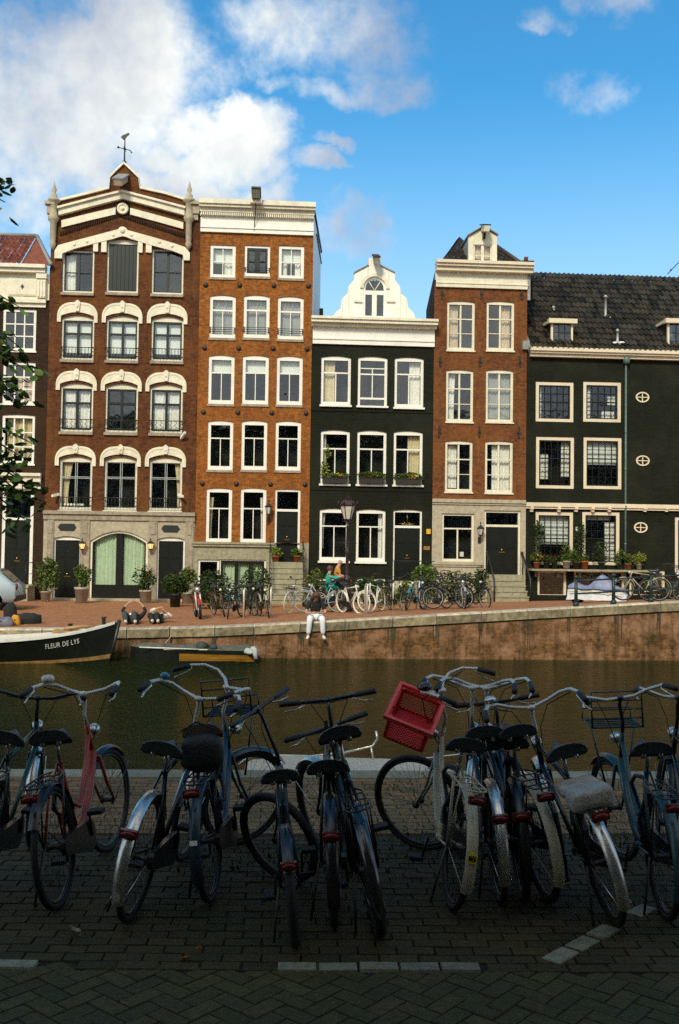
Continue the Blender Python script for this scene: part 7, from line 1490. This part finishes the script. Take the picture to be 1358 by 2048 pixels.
ts = [0, .06, .15, .3, .5, .75, 1.05, 1.4, 1.8, 2.3, 2.9, 3.6, 4.4, 5.3, 6.3, 7.4, 8.5, 9.5]; wsn = [0, .2, .4, .6, .8, 1]
q = M()
for side in (-1, 1):
    n0 = len(q.v); 
    for t_ in ts:
        for w_ in wsn: q.v.append(tuple(hullp(t_, w_, side)))
    k = len(wsn)
    for i in range(len(ts)-1):
        for j in range(k-1): q.f.append((n0+i*k+j, n0+i*k+j+1, n0+(i+1)*k+j+1, n0+(i+1)*k+j)); q.sm.append(True)
hl = B0.part('hull', q, HULLB)
q = M(); q.tube([hullp(0, 0)+V(.0, .02, 0), hullp(0, .5)+V(.02, .02, 0), hullp(0, 1)+V(.05, .02, .06)], [.04, .045, .05], 6); B0.part('stem_post', q, HULLB)
q = M()
for side in (-1, 1):
    n0 = len(q.v)
    for t_ in ts[1:]:
        p = hullp(t_, 1, side); cy = YC; ins = min(.24, halfb(t_, 1)*.8); p_in = Vector((p.x, p.y-side*ins, p.z+.05)); q.v += [tuple(p+V(0, side*.02, -.02)), tuple(p+V(0, side*.02, .045)), tuple(p_in), tuple(p_in+V(0, 0, -.45))]
    for i in range(len(ts)-2):
        for j in range(3): q.f.append((n0+i*4+j, n0+i*4+j+1, n0+(i+1)*4+j+1, n0+(i+1)*4+j)); q.sm.append(False)
B0.part('gunwale', q, DECKW)
q = M(); q.v = [tuple(hullp(t_, .35, s_)) for t_ in ts for s_ in (-1, 1)]; q.f = [(2*i, 2*i+1, 2*i+3, 2*i+2) for i in range(len(ts)-1)]; q.sm = [False]*len(q.f); B0.part('floor', q, mat('boat_floor', (.10, .07, .04), .8))
q = M()
for side in (-1,):
    for t_ in ts[:14]: a, b = hullp(t_, .27, side), hullp(t_, .36, side); q.v += [tuple(a+V(0, side*.012, 0)), tuple(b+V(0, side*.012, 0))]
    for i in range(13): q.f.append((2*i, 2*i+1, 2*i+3, 2*i+2)); q.sm.append(True)
B0.part('boot_stripe', q, RUST)
for z_, t_ in ((.10, .35), (.06, 1.2)):
    q = M(); c = Vector((bow.x-t_, YC, sheer(t_)+.05)); q.lathe([(.05, 0), (.05, .16), (.07, .17), (.07, .20), (.001, .2)], c, 8); B0.part('mooring_bitt', q, HULLB)
q = M(); q.tube([(bow.x-1.3, YC-.2, sheer(1)+.1), (bow.x-.9, YC, sheer(1)+.14), (bow.x-.6, YC+.1, sheer(1)+.12)], .05, 6); q.box(bow.x-1.6, bow.x-.55, YC-.25, YC+.25, sheer(1)-.02, sheer(1)+.05); B0.part('foredeck', q, mat('varnish', (.40, .24, .10), .4))
fc = bpy.data.curves.new('boat_name', 'FONT'); fc.body = 'FLEUR DE LYS'; fc.size = .21; fc.extrude = 0; fc.space_character = 1.1; fo = bpy.data.objects.new('tmp', fc); COL.objects.link(fo); bpy.context.view_layer.update()
me = bpy.data.meshes.new_from_object(fo.evaluated_get(bpy.context.evaluated_depsgraph_get())); bpy.data.objects.remove(fo); w_ = max(v.co.x for v in me.vertices); tx0 = onY(88, 1290, YB).x; tx1 = onY(153, 1290, YB).x; kx = (tx1-tx0)/w_
for v in me.vertices:
    X = tx0+v.co.x*kx; t_ = bow.x-X; z = sheer(t_)-.27+v.co.y*.85-.02*(t_-1); w2 = (z-(WZ-.25))/(sheer(t_)-(WZ-.25)); p = hullp(t_, w2, -1); v.co = Vector((X, p.y-.018, z))-B0.loc
me.materials.clear(); me.materials.append(WHITE2); to_ = bpy.data.objects.new('boat_name', me); COL.objects.link(to_); to_.parent = hl
# low covered boat
YL = 25.9; x0, x1 = onY(255, 1310, YL).x, onY(512, 1310, YL).x; B1 = Thing('canal_boat', 'low wooden boat with a yellow varnished side under grey tarpaulins, moored at the far wall', 'boat', ((x0+x1)/2, YL, WZ))
def lowhull(q, za, zb2, t0=0, t1=1, out=0):
    n = 24
    for i in range(n+1):
        t_ = t0+(t1-t0)*i/n; x = x0+(x1-x0)*t_; hb_ = .55*(min(1, t_/.22)**.6)*(1 if t_ < .85 else 1-.3*((t_-.85)/.15)); 
        for z in (za, zb2): q.v.append((x, YL+.55-hb_*(1 if z == zb2 else .85)-out, WZ+z+(.08*(1-t_) if z == zb2 else 0)))
    b = len(q.v)-2*(n+1)
    for i in range(n): q.f.append((b+2*i, b+2*i+2, b+2*i+3, b+2*i+1)); q.sm.append(True)
q = M(); lowhull(q, -.2, .30); q.box(x1-.05, x1, YL+.1, YL+1.0, WZ-.2, WZ+.29); 
b = len(q.v); q.v += [(x0, YL+.55, WZ-.2), (x0, YL+.55, WZ+.38), (x0+.8, YL+1.05, WZ+.35), (x0+.8, YL+1.05, WZ-.2), (x1, YL+1.0, WZ+.3), (x1, YL+1.0, WZ-.2)]; q.f += [(b, b+1, b+2, b+3), (b+3, b+2, b+4, b+5)]; q.sm += [False, False]; B1.part('hull', q, HULLB)
q = M(); lowhull(q, .03, .20, .40, .985, .03); B1.part('varnished_plank', q, WOODY)
q = M(); n, mm = 40, 8
for i in range(n+1):
    for j in range(mm+1):
        x = x0+.02+(x1-x0-.04)*i/n; t_ = i/n; y = YL+.03+(1.0)*j/mm; k = mnoise.noise(Vector((x*2.5, y*3, 0))); edge = min(1, min(j, mm-j)/2); y2 = y if t_ > .22 else YL+.55+(y-YL-.53)*(t_/.22)**.6
        q.v.append((x, y2, WZ+.31+.06*(1-t_)+edge*(.04+.07*k+.05*abs(math.sin(t_*9)))))
for i in range(n):
    for j in range(mm): q.f.append((i*(mm+1)+j, (i+1)*(mm+1)+j, (i+1)*(mm+1)+j+1, i*(mm+1)+j+1)); q.sm.append(True)
B1.part('tarpaulin', q, TARP)
q = M(); q.ball((x1-.14, YL+.25, WZ+.28), .20, .28, .12, 16, 10, .5); q.tube([(x1-.05, YL+.02, WZ+.38), (x1-.0, YL-.04, WZ+.12)], [.08, .05], 6); B1.part('end_cover', q, TARPW)
q = M(); q.box(x0+(x1-x0)*.28, x0+(x1-x0)*.62, YL-.02, YL+.0, WZ+.34, WZ+.365); q.tube([(x0+.3, YL-.02, WZ+.40), (x0+(x1-x0)*.55, YL-.05, WZ+.36)], .015, 5); B1.part('pale_rail', q, DECKW)
q = M(); xm = x0+(x1-x0)*.57; q.ball((xm, YL+.1, WZ+.42), .16, .12, .12, 10, 7, .5); q.ball((xm+.3, YL+.15, WZ+.40), .12, .1, .08, 8, 6, .5); B1.part('gear_heap', q, mat('dark_gear', (.03, .045, .04), .7))
q = M(); zq = gz(x0+1, YQ)-.2; q.tube([(x0+.4, YL+.4, WZ+.4), (x0+.8, YL+.9, WZ+.35), (x0+1.0, YQ-.03, zq)], .012, 4); B1.part('mooring_rope', q, BEIGE)
# near white boat moored at the near quay
NBT = Thing('motor_boat', 'white motor boat with bent steel handrails moored just beyond the near quay edge', 'boat', (onY(690, 1525, 11.2).x, 11.2, WZ))
zd = -.30; YN = ne(0)+.25
outl = [onY(u, 1530, 10.6).x for u in (487, 500, 560, 700, 820, 890, 925)]; wid = [(.35, 1.35), (.12, 1.6), (0, 1.72), (0, 1.72), (.03, 1.62), (.12, 1.35), (.35, 1.0)]
q = M(); n = len(outl)
for x, (a, b) in zip(outl, wid): q.v += [(x, YN+a+.06, WZ-.1), (x, YN+a, zd), (x, YN+a+.10, zd+.05), (x, YN+b-.10, zd+.05), (x, YN+b, zd), (x, YN+b-.06, WZ-.1)]
for i in range(n-1):
    for j in range(5): q.f.append((i*6+j, i*6+j+1, (i+1)*6+j+1, (i+1)*6+j)); q.sm.append(j in (0, 4))
q.f += [tuple(range(6)), tuple(range((n-1)*6+5, (n-1)*6-1, -1))]; q.sm += [False, False]; NBT.part('hull', q, mat('white_gelcoat', (.40, .40, .33), .35, var=.12, scale=4, dirt=.3))
xa, xb = outl[4]-.1, outl[5]-.1; q = M(); q.box(outl[2], outl[3]-.1, YN+.35, YN+1.35, zd+.051, zd+.12); NBT.part('hatch', q, MATS['white_gelcoat']); q = M(); q.box(xa, xb, YN+.4, YN+1.2, zd+.051, zd+.09); NBT.part('hatch', q, MATS['white_gelcoat'])
q = M(); q.box(outl[5]-.28, outl[5]-.05, YN+.3, YN+.5, zd+.095, zd+.12); NBT.part('vent_grille', q, IRON); q = M(); q.box(outl[1]+.02, outl[1]+.2, YN+.35, YN+.55, zd+.06, zd+.1); NBT.part('vent_grille', q, IRON)
def nr(pts, Yv): return [onY(u, v, Yv) for u, v in pts]
q = M(); Ya, Yb2 = YN+.12, YN+1.5
q.tube(nr([(478, 1530), (490, 1519), (505, 1513), (560, 1511), (615, 1512), (617, 1530)], Yb2), .014, 7); q.tube(nr([(690, 1505), (720, 1498), (745, 1492), (755, 1478), (752, 1462)], Yb2), .014, 7); q.tube(nr([(742, 1494), (745, 1512), (748, 1535)], Yb2), .012, 6); q.tube(nr([(617, 1513), (660, 1508), (690, 1505)], Yb2), .014, 7); q.tube(nr([(560, 1511), (560, 1530)], Yb2), .012, 6); q.tube(nr([(775, 1520), (850, 1517), (925, 1508)], Yb2), .012, 6)
NBT.part('handrail', q, mat('brushed_rail', (.62, .58, .48), .3, .7, var=.15))
q = M(); q.tube([(outl[6]-.1, YN+.5, zd+.05), (outl[6]+.3, YN+.1, .0), (outl[6]+.5, ne(outl[6])-.2, .02)], .012, 5); NBT.part('mooring_rope', q, BEIGE)
SC.cycles.max_bounces = 8; SC.cycles.transparent_max_bounces = 12
SC.cycles.use_denoising = False; SC.cycles.sample_clamp_indirect = 4; SC.cycles.sample_clamp_direct = 12
